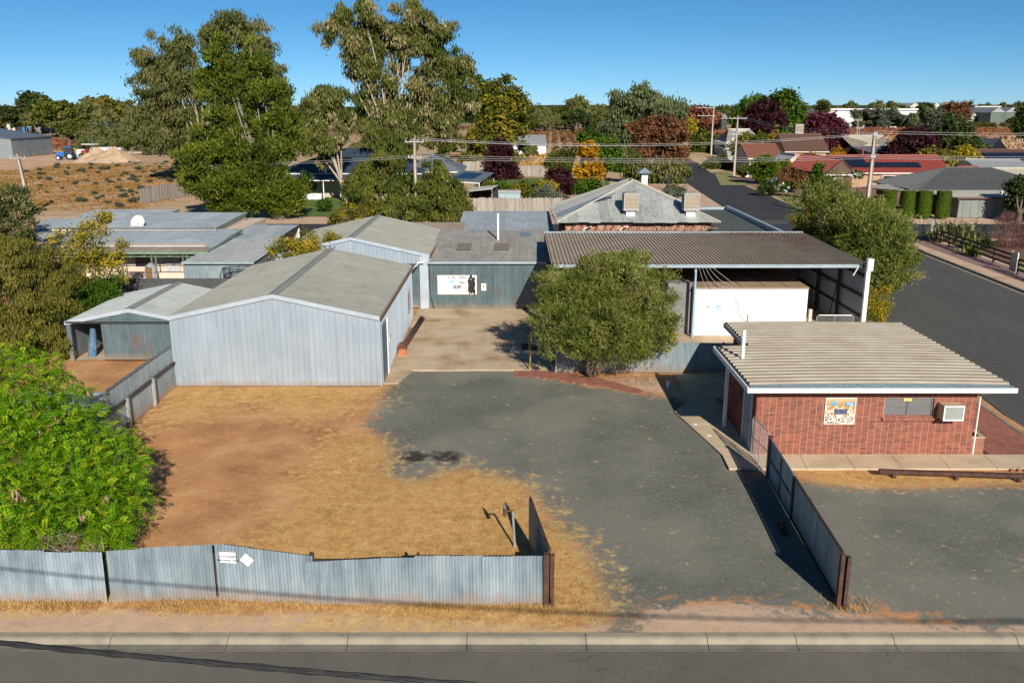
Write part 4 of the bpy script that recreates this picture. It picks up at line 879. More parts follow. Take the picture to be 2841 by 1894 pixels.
# window
wi = MB().box(wx[0], wx[1], 30.33, 30.36, wz[0], wz[1]).build('window', pm('aluminium_frame', [(.16, .165, .17), (.24, .245, .25)], 3, .4, .3), off)
mw = (wx[0]+wx[1])/2
blind = pm('window_screen', [(.13, .135, .14), (.18, .185, .19)], 1.2, .35, 0, 0, 60, .1, (1, 1, 30), spec=.5)
for a, b, y in ((wx[0]+.05, mw-.04, 30.322), (mw+.05, wx[1]-.06, 30.315)):
    MB().box(a, b, y, y+.006, wz[0]+.05, wz[1]-.05).build('pane', blind, wi)
MB().box(mw-.05, mw+.04, 30.29, 30.33, wz[0]+.01, wz[1]-.01).build('mullion', MATS['aluminium_frame'], wi); MB().box(wx[1]-.06, wx[1]-.02, 30.29, 30.33, wz[0]+.01, wz[1]-.01).build('jamb', MATS['aluminium_frame'], wi)
nt_ = MB().box(mw-.2, mw+.1, 30.28, 30.29, wz[1]-.14, wz[1]-.02).build('yellow_notice', pm('yellow_card', [(.62, .48, .16), (.70, .56, .22)], 8, .6), wi)
nb = 16; bw = (wx[1]-wx[0]+.1)/nb
for i in range(nb):
    MB().add([(wx[0]-.05+bw*i+.005, 30.12, 1.36), (wx[0]-.05+bw*(i+1)-.005, 30.12, 1.36), (wx[0]-.05+bw*(i+1)-.005, 30.34, 1.42), (wx[0]-.05+bw*i+.005, 30.34, 1.42),
              (wx[0]-.05+bw*i+.005, 30.12, 1.45), (wx[0]-.05+bw*(i+1)-.005, 30.12, 1.45), (wx[0]-.05+bw*(i+1)-.005, 30.34, 1.52), (wx[0]-.05+bw*i+.005, 30.34, 1.52)],
             [(0, 1, 5, 4), (4, 5, 6, 7), (1, 2, 6, 5), (3, 0, 4, 7)]).build('sill_brick', redpave, wi)
# roof: deep ribs across, slightly bowed
def bow(x): return .06*(1-((x-12.9)/4.7)**2)
def rib_roof(xa, xb, ya, yb, nm):
    k = round((yb-ya)/.4)
    for q in range(0, k, 2):
        yy0 = ya + (yb-ya)*q/k; yy1 = ya + (yb-ya)*min(k, q+2)/k; m = MB(); nseg = 14
        prof = []
        p_ = (yb-ya)/k
        for j in range(min(2, k-q)):
            for f, h in ((0, 0), (.32, 0), (.40, .07), (.88, .07), (.96, 0)): prof.append((yy0+(j+f)*p_, h))
        prof.append((yy1+.02, 0))
        vs = [(xa+(xb-xa)*i/nseg, y, 2.80+h+bow(xa+(xb-xa)*i/nseg)+.0015*(q % 4)) for y, h in prof for i in range(nseg+1)]
        m.add(vs, [(j*(nseg+1)+i, j*(nseg+1)+i+1, (j+1)*(nseg+1)+i+1, (j+1)*(nseg+1)+i) for j in range(len(prof)-1) for i in range(nseg)])
        m.build('roof_sheet', roofcream, off)
rib_roof(8.32, 17.42, 29.72, 34.9, 'a'); rib_roof(9.6, 17.42, 34.9, 38.9, 'b')
m = MB(); ns = 20
for i in range(ns):
    a, b = 8.25+9.2*i/ns, 8.25+9.2*(i+1)/ns
    m.quad((a, 29.47, 2.80), (b, 29.47, 2.80), (b, 29.75, 2.815+bow(b)), (a, 29.75, 2.815+bow(a)))
m.build('front_flashing', pm('zinc_flashing', [(.22, .30, .34), (.36, .46, .50), (.42, .52, .56)], 9, .4, .4, 0, 40, .15), off)
MB().box(8.15, 17.5, 29.42, 29.47, 2.63, 2.80).build('fascia', whitep, off); MB().box(8.15, 8.2, 29.47, 34.95, 2.63, 2.82).build('fascia', whitep, off); MB().box(9.5, 9.55, 35.0, 39.0, 2.63, 2.82).build('fascia', bluegutter, off); MB().box(8.2, 9.55, 34.95, 35.0, 2.63, 2.82).build('fascia', bluegutter, off)
MB().box(9.5, 17.5, 38.95, 39.0, 2.65, 2.86).build('rear_flashing', galv, off); MB().box(17.45, 17.5, 29.47, 38.95, 2.63, 2.8).build('side_gutter', darkst, off)
MB().quad((8.2, 29.47, 2.66), (17.45, 29.47, 2.66), (17.45, 38.9, 2.66), (9.6, 38.9, 2.66), (9.6, 34.9, 2.66), (8.2, 34.9, 2.66)).build('soffit', whitep, off)
MB().tube([(8.85, 33.0, 2.6), (8.85, 33.0, 4.0)], .075, 12).build('vent_pipe', whitep, off)
MB().bar((16.6, 30.0, 2.45), (17.4, 29.9, 2.6), .05, .14).build('eave_bracket', whitep, off); MB().tube([(16.62, 30.12, 2.3), (16.62, 30.12, .1)], .03, 6).build('corner_pipe', whitep, off)
# window air conditioner
ac = thing('window_air_conditioner', 'boxy white air conditioner jutting from the brick office wall', 'air conditioner', (acx[0], 29.9, 1.5))
ax0, ax1 = at(2618, 1140, y=29.75)[0], at(2675, 1140, y=29.75)[0]
MB().box(ax0, ax1, 29.75, 30.3, 1.5, 2.05).build('casing', pm('sun_aged_casing', [(.42, .34, .24), (.50, .42, .31)], 2, .6), ac)
MB().box(ax0+.05, ax1-.05, 29.735, 29.75, 1.56, 2.0).build('grille', pm('grey_grille', [(.24, .26, .24), (.30, .32, .30)], 2, .6), ac)
for k in range(10): MB().box(ax0+.05, ax1-.05, 29.725, 29.735, 1.57+.043*k, 1.585+.043*k).build('fin', pm('fin_grey', [(.36, .38, .36), (.42, .44, .42)], 2, .6), ac)
fm = MB(); fm.box(ax0, ax1, 29.715, 29.748, 1.5, 1.55); fm.box(ax0, ax1, 29.715, 29.748, 2.01, 2.055); fm.box(ax0, ax0+.045, 29.715, 29.748, 1.55, 2.01); fm.box(ax1-.045, ax1, 29.715, 29.748, 1.55, 2.01); fm.build('frame', whitep, ac)
# poster
pa, pb = at(2285, 1176, y=30.17), at(2377, 1103, y=30.17)
po = thing('printed_poster', 'square brown poster with cracked white pattern on the brick office wall', 'poster', (pa[0], 30.17, pa[2]))
MB().box(pa[0], pb[0], 30.165, 30.19, pa[2], pb[2]).build('border', white2, po)
def poster_material():
    m, nt, N, L, P = newmat('cracked_print'); p = pos(N); sp = N.new('ShaderNodeSeparateXYZ'); L.new(p, sp.inputs[0])
    hz = mth(N, L, 'DIVIDE', mth(N, L, 'SUBTRACT', sp.outputs[2], pa[2]), pb[2]-pa[2])
    vo = []
    for sc in (4.0, 9.0, 17.0):
        v = N.new('ShaderNodeTexVoronoi'); v.feature = 'DISTANCE_TO_EDGE'; v.inputs['Scale'].default_value = sc; L.new(p, v.inputs['Vector']); vo.append(mth(N, L, 'LESS_THAN', v.outputs['Distance'], .055))
    lo = mth(N, L, 'LESS_THAN', hz, .55); vlo = mth(N, L, 'LESS_THAN', hz, .34)
    ln = mth(N, L, 'MAXIMUM', mth(N, L, 'MULTIPLY', vo[1], lo), mth(N, L, 'MULTIPLY', vo[2], vlo)); ln = mth(N, L, 'MAXIMUM', ln, mth(N, L, 'MULTIPLY', vo[0], mth(N, L, 'LESS_THAN', hz, .7)))
    n = noise(N, L, p, 6, 4, .6)
    r = ramp(N, [(.08, .04, .02), (.10, .05, .025), (.42, .24, .07), (.40, .25, .10), (.55, .40, .22)], .05, .95); L.new(mth(N, L, 'ADD', hz, mth(N, L, 'MULTIPLY_ADD', n, .5, -.25)), r.inputs[0])
    L.new(mixc(N, L, ln, r.outputs[0], (.75, .70, .62)), P.inputs['Base Color']); P.inputs['Roughness'].default_value = .5; return m
MB().box(pa[0]+.025, pb[0]-.025, 30.157, 30.164, pa[2]+.025, pb[2]-.025).build('print', poster_material(), po)
pw, ph = pb[0]-pa[0], pb[2]-pa[2]
m = MB(); m.add([(pa[0]+pw*a, 30.153, pa[2]+ph*b) for a, b in ((.64, .84), (.97, .84), (.92, .70), (.68, .70))], [(3, 2, 1, 0)]); lg = m.build('logo', mid_b, po)
lettering('Pauls', .11, whitep, lg, (pa[0]+pw*.80, 30.15, pa[2]+ph*.745), X_, Z_, bold=.003)
m = MB(); blob(m, pa[0]+pw*.29, pa[2]+ph*.82, .09, .06, 30.153); m.build('logo', flat('cyan_ink', (.10, .42, .72)), po)
lettering('DAIRYVALE', .07, MATS['cyan_ink'], po, (pa[0]+pw*.29, 30.15, pa[2]+ph*.73), X_, Z_, bold=.002)
MB().box(pa[0]+pw*.30, pa[0]+pw*.72, 30.15, 30.155, pa[2]+ph*.38, pa[2]+ph*.58).build('logo', pm('dark_blue_print', [(.02, .03, .10), (.05, .07, .16), (.35, .32, .3)], 25, .5), po)
# brick planter
pl = thing('brick_planter', 'low red brick planter box at the street corner of the office', 'planter', (16.9, 31, 0))
pbm = MB()
for r_ in range(6):
    x = 16.6 + (.12 if r_ % 2 else 0)
    for k in range(3):
        a = 16.6 + (k*.24 - (.12 if r_ % 2 else 0)); b = min(a+.23, 17.2); a = max(a, 16.6)
        if b-a > .04: MB().box(a, b, 30.5, 30.6, .05+r_*.086, .126+r_*.086).build('brick', redpave, pl)
MB().box(16.61, 17.19, 30.51, 30.62, .03, .56).build('mortar', mort, pl)
m = MB(); m.box(17.08, 17.2, 30.62, 33.6, .03, .56); m.build('side', redpave, pl)
m = MB(); m.box(16.6, 17.2, 30.48, 30.62, .56, .60); m.box(17.06, 17.22, 30.62, 33.6, .56, .60); m.build('capping', mort, pl)
MB().box(16.56, 17.08, 30.62, 33.6, .03, .3).build('soil', mulch, pl)
# -- small garage on the left
def gar_front(t):
    x0, x1, yf, ev = -21.9, -15.6, 42.6, 2.02
    top = lambda a: 2.02 + .64*(a/3.15 if a < 3.15 else (6.3-a)/3.15)
    m = MB(); mz = [2.02+.1*i for i in range(7)]
    MB().corr((x0, yf-.02, 2.02), Z_, .62, X_, lambda a: a*4.9, lambda a: 6.3-a*4.9, -Y_, .12, .012, 'sine', 5).build('gable_sheet', galvw, t)
    sheets(t, galvw, (-20.2, 42.6, 0), X_, 4.6, Z_, .08, 2.0, -Y_, .19, .014, 'low', 1.5, name='sliding_door_sheet')
    MB().box(-21.9, -21.7, 42.58, 42.7, 0, 2.0).build('corner_post', galvw, t); MB().box(-21.9, -15.6, 42.5, 42.58, 1.95, 2.05).build('door_track', darkst, t)
gar, _ = gable_shed('storage_shed', 'small galvanised gabled garage with an open sliding door beside the trees', -21.9, -15.6, 42.6, 49.3, 2.02, 2.66, galv, sheet('dull_galvanised_roof', [(.27, .30, .30), (.33, .36, .36), (.38, .41, .41)], .5, .2, dirt_h=0, vert=(.3, 1, 1), rnd=.08), front=gar_front)
MB().quad((-21.8, 42.7, .03), (-15.7, 42.7, .03), (-15.7, 49.2, .03), (-21.8, 49.2, .03)).build('floor', concd, gar)
for nm, lab, mt, P in (('rolled_tarpaulin', 'blue tarpaulin leaning inside the open garage door', pm('blue_tarp', [(.06, .13, .22), (.14, .24, .36)], 4, .6), [(-21.2, 43.4, .05), (-21.05, 43.5, 1.5)]),):
    t = thing(nm, lab, 'tarpaulin', P[0]); m = MB(); m.tube([P[0], (Vector(P[0])+Vector(P[1]))/2 + X_*.03, P[1]], [.22, .2, .12], 9); m.build('roll', mt, t)
jm = thing('stored_clutter', 'heap of pale sacks and rolls inside the open garage', 'sacks', (-20.4, 44, 0))
for k, (x, z, r) in enumerate(((-20.5, .35, .3), (-20.3, .8, .25), (-20.6, 1.1, .2), (-20.2, 1.25, .18))):
    m = MB(); m.ball((x, 44.2, z), r, 9, 6, .75); m.build('sack', pm('grey_sack%d' % k, [(.2+.12*(k % 2), .2+.12*(k % 2), .25+.1*(k % 2)), (.4, .4, .42)], 6, .8), jm, smooth=True)
# ------------------------------------------------------------------ fences, gates and things in the yard
ff = thing('front_corrugated_fence', 'low wavy corrugated iron fence of leaning sheets along the front street', 'fence', (-6, 20.35, 0))
segs = [(-15.6, 20.5, 1.40, -10.36, 20.34, 1.34, .02, .5), (-10.24, 20.36, 1.39, -7.62, 20.5, 1.50, .0, .35), (-7.52, 20.48, 1.49, -5.02, 20.28, 1.27, .05, .9), (-5.2, 20.2, 1.18, -3.3, 20.24, 1.27, -.02, .2), (-3.3, 20.24, 1.28, -.75, 20.22, 1.33, .0, .2), (-.75, 20.23, 1.32, .78, 20.22, 1.33, -.01, .1)]
for (xa, ya, ha, xb, yb, hb_, lean, skew) in segs:
    a, b = Vector((xa, ya, 0)), Vector((xb, yb, 0)); A = (b-a).normalized(); L = (b-a).length; k = max(1, round(L/.76))
    for i in range(k):
        w = L/k; o = a + A*w*i; up = Vector((-.045*skew + random.uniform(-.012, .012), lean + .05 + random.uniform(-.02, .02), 1)).normalized()
        h0 = ha + (hb_-ha)*i/k; h1 = ha + (hb_-ha)*(i+1)/k; N = A.cross(up)
        dz = random.uniform(-.015, .015)
        MB().corr(o + N*(.002*(i % 2)) - Y_*.0, A, w+.035, up, -.03 + random.uniform(-.01, .01), lambda t: h0+dz+(h1-h0)*t/w, N, .0875, .014, 'sine', 6, [0, .2, .4, .6, .8, 1.0]).build('iron_sheet', fencem, ff)
for x in (-10.3, -7.57, -5.1, -2.4, -14.0): MB().box(x-.035, x+.035, 20.62, 20.7, 0, 1.2).build('post', brownst, ff)
for z in (.35, 1.1): MB().bar((-15.5, 20.75, z*.9), (-5.1, 20.75, z*.9), .04, .06).build('rail', timberd, ff); MB().bar((-5.0, 20.42, z), (.8, 20.42, z), .04, .06).build('rail', timberd, ff)
MB().box(.80, .93, 20.12, 20.3, -.02, 1.42).build('gate_post', brownst, ff); MB().box(.98, 1.06, 20.1, 20.24, -.02, 1.42).build('gate_post', brownst, ff)
def fsign(u, v): p = at(u, v, y=20.36); return Vector((p[0], 20.36, p[2]))
an = thing('authorised_notice', 'white rectangular notice with dark lettering on the front fence', 'sign', (-7.2, 20.36, 1.2))
C = [fsign(607.3, 1530), fsign(652.8, 1532), fsign(656, 1562), fsign(610.5, 1559)]
MB().slab([C[3], C[2], C[1], C[0]], .008).build('plate', white2, an)
R_ = (C[1]-C[0]).normalized(); U_ = (C[0]-C[3]).normalized(); cc = (C[0]+C[1]+C[2]+C[3])/4 - Y_*.004
blk = flat('dark_blue_ink', (.03, .06, .14))
lettering('AUTHORISED', .075, blk, an, cc + U_*.0, R_, U_, bold=.002); lettering('PERSONNEL ONLY', .065, blk, an, cc - U_*.10, R_, U_, bold=.002)
dm = thing('blank_diamond_sign', 'blank white diamond plate on the front fence beside the notice', 'sign', (-6.6, 20.36, 1.1))
C = [fsign(681, 1534), fsign(704.5, 1553), fsign(688, 1571), fsign(665, 1552)]
MB().slab([C[3], C[2], C[1], C[0]], .008).build('plate', white2, dm)
# right gate run, standing open beside the office forecourt
def gate_leaf(name, label, a, b, h, side, cat='gate', n=3, fm=brownst, brace=True, pitch=.0875, sm=fencem):
    a, b = Vector(a), Vector(b); A = (b-a).normalized(); L = (b-a).length; N = A.cross(Z_)*side
    t = thing(name, label, cat, tuple((a+b)/2))
    k = max(1, round(L/.8))
    for i in range(k): MB().corr(a + A*(L/k*i) + N*.03, A, L/k+.02, Z_, .06, h-.03, N, pitch, .011, 'sine', 5, a0=L/k*i).build('iron_sheet', sm, t)
    for p, q in ((a+Z_*.05, b+Z_*.05), (a+Z_*h, b+Z_*h), (a, a+Z_*h), (b, b+Z_*h)): MB().bar(p, q, .05, .05).build('frame_bar', fm, t)
    for i in range(1, n): MB().bar(a+A*L*i/n, a+A*L*i/n+Z_*h, .04, .04).build('upright', fm, t)
    if brace: MB().bar(a+Z_*h*.5, b+Z_*h*.5, .04, .04).build('mid_rail', fm, t)
    return t
gr1 = gate_leaf('near_gate_leaf', 'nearest bluish corrugated leaf of the open right gate by the kerb', (8.28, 20.25, 0), (8.52, 25.0, 0), 1.44, 1, n=1, brace=False)
gr2 = gate_leaf('rear_gate_leaf', 'dark framed corrugated leaf of the right gate next to the brick office', (8.52, 25.1, 0), (8.68, 28.1, 0), 1.44, 1, n=2, fm=pm('blue_steel', [(.10, .14, .17), (.15, .19, .22)], 3, .5, .2))
gp = thing('brown_gate_posts', 'pair of rusty brown steel channel posts at the right gate opening', 'post', (8.3, 20.15, 0))
MB().box(8.18, 8.28, 20.05, 20.19, -.02, 1.46).build('channel', brownst, gp); MB().box(8.33, 8.42, 20.02, 20.18, -.02, 1.40).build('channel', brownst, gp)
hp = thing('hinge_post', 'dark brown steel post at the far end of the right gate', 'post', (8.7, 28.15, 0)); MB().box(8.64, 8.76, 28.12, 28.24, 0, 1.5).build('channel', brownst, hp); MB().box(8.62, 8.78, 28.10, 28.26, 1.5, 1.52).build('cap', brownst, hp)
meshgate('pipe_frame_gate', 'open galvanised pipe gate with mesh leaning beside the brick office corner', (8.70, 28.35, .06), (8.60, 30.1, .06), 1.5, r=.02, gap=.13)
gl = gate_leaf('left_gate_leaf', 'brown framed corrugated gate leaf swung open at the end of the front fence', (.95, 20.35, 0), (.52, 23.5, 0), 1.44, -1, n=4)
for s in gl.children:
    pass
gd = thing('ground_drop_bolt', 'rusty drop bolt block on the ground beside the right gate', 'gate stop', (8.05, 24.3, 0)); MB().box(7.95, 8.15, 24.0, 24.7, 0, .07).build('block', brownst, gd); MB().box(8.0, 8.1, 24.2, 24.3, .07, .3).build('pin', brownst, gd)
# post with rusty tap box
tp_ = thing('rusty_box_post', 'thin galvanised post carrying a rusty metal bracket beside the left gate', 'post', (.08, 23.3, 0))
MB().tube([(.08, 23.3, -.05), (.02, 23.3, 1.12)], .035, 8).build('pole', galvpipe, tp_)
MB().bar((.06, 23.3, 1.13), (-.2, 23.25, 1.13), .03, .04).build('arm', rustp, tp_); MB().tube([(-.2, 23.25, 1.0), (-.2, 23.25, 1.22)], .06, 8).build('box', rustp, tp_); MB().tube([(-.2, 23.25, 1.22), (-.21, 23.22, 1.42)], [.05, .015], 8).build('spout', steel, tp_)
# corrugated fence behind the bottlebrush
f2 = thing('inner_corrugated_fence', 'blue grey corrugated fence standing behind the round bushy tree', 'fence', (6, 40.6, 0))
sheets(f2, galv, (2.1, 40.72, 0), Vector((1, -.02, 0)).normalized(), 8.4, Z_, .02, lambda a: 1.54-.008*a, -Y_, .09, .011, 'sine', .8, 5, 'iron_sheet')
MB().box(1.85, 2.05, 40.66, 40.74, 0, 1.5).build('end_post', darkst, f2); MB().box(2.05, 2.12, 40.6, 40.78, 0, 1.56).build('end_trim', galvpipe, f2)
for x in (2.5, 5, 7.5, 10): MB().box(x-.04, x+.04, 40.74, 40.82, 0, 1.45).build('post', timberd, f2)
yb_ = pm('chipped_yellow_paint', [(.42, .30, .05), (.5, .36, .07), (.12, .07, .04)], 9, .7)
bp = thing('yellow_gate_pole', 'thin rusty yellow pole standing on the concrete beside the fence end', 'pole', (.85, 41.1, 0)); MB().tube([(.85, 41.1, 0), (.93, 41.1, 1.75)], .035, 8).build('pole', yb_, bp); MB().tube([(.8, 41.6, .55), (.82, 41.6, 1.6)], .02, 6).build('rod', yb_, bp); MB().tube([(.9, 41.1, .8), (1.4, 41.0, .72), (1.9, 40.75, .85)], .012, 5).build('chain', steel, bp)
gt = thing('drain_grate', 'dark square drain grate in the concrete apron near the yellow pole', 'drain', (.4, 45, 0))
MB().box(.5, 1.3, 44.6, 46.0, .015, .03).build('pit', darkst, gt)
for k in range(8): MB().box(.52, 1.28, 44.7+.16*k, 44.76+.16*k, .03, .04).build('bar', brownst, gt)
# rusty pipe and stacked bricks along the shed wall
pp = thing('rusty_pipe', 'long rusty steel pipe lying along the side wall of the near shed', 'pipe', (-5.4, 47, 0))
MB().tube([(-5.62, 44.2, .30), (-5.55, 45.4, .22), (-5.3, 50.9, .17)], .15, 14).build('barrel', rustp, pp, smooth=True); MB().tube([(-5.64, 43.95, .3), (-5.62, 44.3, .3)], .25, 14).build('flange', rustp, pp); MB().tube([(-5.3, 50.85, .17), (-5.29, 51.0, .17)], .19, 14).build('collar', rustp, pp)
MB().box(-5.8, -5.62, 46.0, 49.2, .02, .12).build('bearer', timbero, pp)
bs = thing('brick_stack', 'small stack of orange bricks at the near end of the rusty pipe', 'bricks', (-5.6, 43.5, 0))
ob = pm('orange_brick', [(.42, .15, .07), (.52, .22, .11)], 8, .85, 0, .003, 50, .2, rnd=.25); od = brickdata(.23, .11, .076, ob)
for k, (dx, dy, dz, r) in enumerate([(-.1, 0, 0, .1), (.14, .02, 0, .05), (-.08, .13, 0, 0), (.16, .14, 0, .08), (-.06, .02, .08, .1), (.12, .05, .08, -.1), (-.05, .12, .16, .05), (.1, .13, .16, .1), (.02, .1, .24, .0), (.04, .22, .08, .1), (.0, .25, .16, .1), (.06, .22, .24, -.1)]):
    b = bpy.data.objects.new('brick', od); COL.objects.link(b); b.parent = bs; b.location = (dx, dy, .02+dz); b.rotation_euler.z = r
# parking log rail in front of the office
rl = thing('steel_wheel_stop', 'long low brown steel rail lying on short feet before the office', 'rail', (14.8, 28, 0))
MB().bar((12.5, 28.28, .22), (17.6, 27.85, .22), .16, .12).build('rail', brownst, rl)
for f in (.1, .5, .9): p = Vector((12.5, 28.28, 0)).lerp(Vector((17.6, 27.85, 0)), f); MB().box(p.x-.06, p.x+.06, p.y-.06, p.y+.06, 0, .2).build('foot', brownst, rl)
for nm, u, v, lab in (('bore_marker', 1928, 1180, 'small white round plastic marker on the gravel nearest the office path corner'), ('bore_marker', 1967, 1211, 'small white round plastic marker on the gravel nearer the pipe gate')):
    p = at(u, v); t = thing(nm, lab, 'marker', tuple(p)); MB().cyl(p.x, p.y, 0, .06, .1, 14, .09).build('disc', whitep, t)
p = at(1853, 1076); t = thing('white_standpipe', 'short white plastic standpipe in the bare strip beside the inner fence', 'pipe', tuple(p)); MB().cyl(p.x, p.y, -.02, .28, .07, 12).build('tube', whitep, t); MB().cyl(p.x, p.y, .28, .33, .085, 12).build('cap', whitep, t)
# left boundary: tall iron fence in two tiers with timber rail
lf = thing('tiered_iron_fence', 'grey corrugated fence in two tiers with timber rail at left of the near shed', 'fence', (-15.2, 35, 0))
sheets(lf, galv, (-15.22, 38.45, 0), -Y_, 6.6, Z_, 1.08, 1.92, X_, .0875, .011, 'sine', .82, 5, 'upper_sheet'); sheets(lf, galv, (-15.16, 38.45, 0), -Y_, 10.5, Z_, 0, 1.14, X_, .0875, .011, 'sine', .82, 5, 'lower_sheet')
MB().bar((-15.12, 38.4, 1.15), (-15.1, 28.2, 1.13), .09, .07).build('rail', timberd, lf); MB().bar((-15.2, 38.4, 1.94), (-15.2, 31.85, 1.94), .06, .05).build('capping', steel, lf)
for y in (33.2, 35.8): MB().box(-15.12, -15.0, y-.06, y+.06, 0, 1.2).build('post', galvpipe, lf)
sheets(lf, zinc, (-18.6, 31.85, 0), X_, 3.36, Z_, .9, 1.9, -Y_, .19, .02, 'trap', 1.0, name='return_sheet')
sheets(lf, galv, (-18.6, 31.9, 0), X_, 3.36, Z_, 0, .95, -Y_, .0875, .011, 'sine', .85, name='return_sheet')
# front cable: heavy aerial bundle over the street
cb_ = thing('aerial_cable', 'thick black twisted power cable strung across the foreground street', 'cable', (0, 7.5, 6.9))
for k in range(4):
    P = []
    for i in range(161):
        x = -40 + .5*i; ph = x*4.0 + k*math.pi/2; t = (x+6)/8.0
        yy = 7.95 - .095*(x+4.9); z = 6.83 + .0025*(x-4)**2 - .09
        P.append((x, yy + .02*math.cos(ph), z + .02*math.sin(ph)))
    MB().tube(P, .017, 5).build('strand', black, cb_)
# ------------------------------------------------------------------ power poles and lines
pconc = pm('pole_concrete', [(.42, .36, .31), (.53, .47, .41)], 1.5, .85); psteel = pm('pole_steel', [(.16, .12, .10), (.24, .19, .165)], 3, .7)
def stobie(lab, x, y, h, lean=0.0, w=.42, arms=(), rz=0.0, name='power_pole', face=1):
    t = thing(name, lab, 'power pole', (x, y, 0), 'power poles')
    tx = x + lean
    m = MB(); m.add([(x-w*.5, y-.12, -.2), (x+w*.5, y-.12, -.2), (x+w*.5, y+.12, -.2), (x-w*.5, y+.12, -.2), (tx-w*.28, y-.08, h), (tx+w*.28, y-.08, h), (tx+w*.28, y+.08, h), (tx-w*.28, y+.08, h)], [(0, 1, 5, 4), (1, 2, 6, 5), (2, 3, 7, 6), (3, 0, 4, 7), (4, 5, 6, 7)]); m.build('concrete_web', pconc, t)
    for s in (-1, 1): MB().bar((x+s*w*.5, y, -.2), (tx+s*w*.28, y, h+.05), .09, .28, up=(0, 1, 0)).build('steel_channel', psteel, t)
    ins = pm('insulator', [(.45, .48, .5), (.6, .62, .64)], 3, .3)
    for z, half, o in arms:
        ax = x + lean*z/h
        MB().bar((ax-half+o, y-.14, z), (ax+half+o, y-.14, z), .09, .1).build('cross_arm', galvpipe, t)
        for f in (-1, -.4, .4, 1): MB().cyl(ax+o+f*half*.92, y-.14, z+.05, z+.3, .05, 7, .03).build('insulator', ins, t)
    return t
stobie('power pole behind the shed rooftops with tangled fittings at its head', -10.4, 97.5, 9.0, .0, .36, ((8.6, 1.0, 0), (6.95, .7, 0)))
stobie('tall tapering power pole beside the big roadside bush on the right', 38.6, 97.5, 9.7, .05, .42, ((9.3, .2, 0), (7.0, .25, 0)))
stobie('pale leaning power pole at the edge of the dry field on the left', -57.0, 106.2, 6.9, -.7, .42, ((6.4, .9, 0),))
stobie('double arm power pole on the near kerb of the far street bend', 40.7, 166, 10.6, .05, .36, ((10.2, 1.6, 0), (7.4, 1.0, 0)))
stobie('power pole with side arms at the far bend of the street', 51.6, 236, 12.3, .0, .4, ((12.0, 2.2, -1.8), (10.0, 2.2, -1.8)))
p = at(130, 415, z=0); stobie('thin distant pole beside the grey shed at the far left', at(47, 425)[0], 243, 7.6, -.6, .25, ())
for u, v0, v1, lab in ((2369, 330, 455, 'thin dark power pole behind the red roofed house'), (2378, 352, 420, 'short dark pole among the far pale roofs')):
    yy = 210; b = at(u, v1, y=yy); tt = at(u+3, v0, y=yy); stobie(lab, b.x, yy, tt.z, 0, .3, ((tt.z-.3, .9, 0),))
wirem = pm('power_wire', [(.42, .42, .42), (.55, .55, .55)], 2, .5, .3)
def wire(a, b, sag, lab, r=.015, grp='overhead wires', n=14):
    a, b = Vector(a), Vector(b); P = [a.lerp(b, i/n) - Z_*sag*4*(i/n)*(1-i/n) for i in range(n+1)]
    m = MB().tube(P, r, 5); return m.build('overhead_wire', wirem, None, label=lab, cat='wire', group=grp)
for k, (dz, dx) in enumerate(((0, 0), (.18, .4), (.02, .8))):
    wire((-10.4+dx, 97.3, 8.85+dz), (38.9+dx*.5, 97.3, 9.45+dz), .95, 'upper overhead wire between the central pole and the right pole')
for k, (dz, dx) in enumerate(((0, 0), (.2, .4), (-.2, .2))):
    wire((-10.4+dx, 97.3, 7.1+dz), (38.8+dx, 97.3, 7.1+dz), .45, 'lower overhead wire between the central pole and the right pole')
for dz in (0, .22): wire((39, 97.3, 9.5+dz), (78, 98, 9.7+dz), .35, 'upper overhead wire running right from the right pole')
for dz in (0, .2, -.18): wire((39, 97.3, 7.05+dz), (78, 98, 7.2+dz), .3, 'lower overhead wire running right from the right pole')
for dz in (0, .2): wire((-10.4, 97.3, 7.0+dz), (-57.5, 106, 6.4+dz), .8, 'overhead wire running left from the central pole over the trees')
for dz in (0, .3): wire((39, 97.5, 9.4+dz), (41, 166, 10.3+dz), .7, 'overhead wire along the far street from the right pole')
for dz in (0, .3): wire((-57.6, 106, 6.5+dz), (-95, 112, 6.0+dz), .5, 'overhead wire leaving the leaning pole to the left')
# street sign and bits on the corner
ss = thing('street_name_sign', 'small grey street sign on a leaning pole behind the spiky corner plants', 'sign', tuple(au(2135, 545)))
p = au(2135, 556); q = au(2141, 510, y=p.y); MB().tube([p, q], .045, 8).build('pole', galvpipe, ss); MB().box(q.x-.05, q.x+.28, p.y-.03, p.y+.01, q.z-.85, q.z+.05).build('plate', steel, ss)
# rail fence
rf = thing('post_and_rail_fence', 'dark timber three rail fence along the paved footpath', 'fence', (41, 72, .1))
A0, A1 = at(2597, 672, z=.12), at(2803, 748, z=.12)
for i in range(6):
    p = A0.lerp(A1, i/5); MB().box(p.x-.07, p.x+.07, p.y-.07, p.y+.07, .1, 1.25).build('post', timberd, rf)
for z in (.4, .8, 1.15): MB().bar(A0+Z_*z, A1+Z_*z, .06, .16).build('rail', timberd, rf)
A2 = at(2822, 762, z=.12)
rf2 = thing('end_rail_fence', 'dark timber rail fence beyond the painted board at the right edge', 'fence', tuple(A2))
for z in (.4, .8, 1.15): MB().bar(A2+Z_*z, A2+(A1-A0).normalized()*9+Z_*z, .06, .16).build('rail', timberd, rf2)
for i in range(4): p = A2+(A1-A0).normalized()*3*i; MB().box(p.x-.07, p.x+.07, p.y-.07, p.y+.07, .1, 1.25).build('post', timberd, rf2)
pbd = thing('painted_board', 'pale board with faded green and pink picture in the rail fence gap', 'board', tuple(at(2808, 752, z=.12)))
a, b = at(2802, 752, z=.15), at(2818, 758, z=.15)
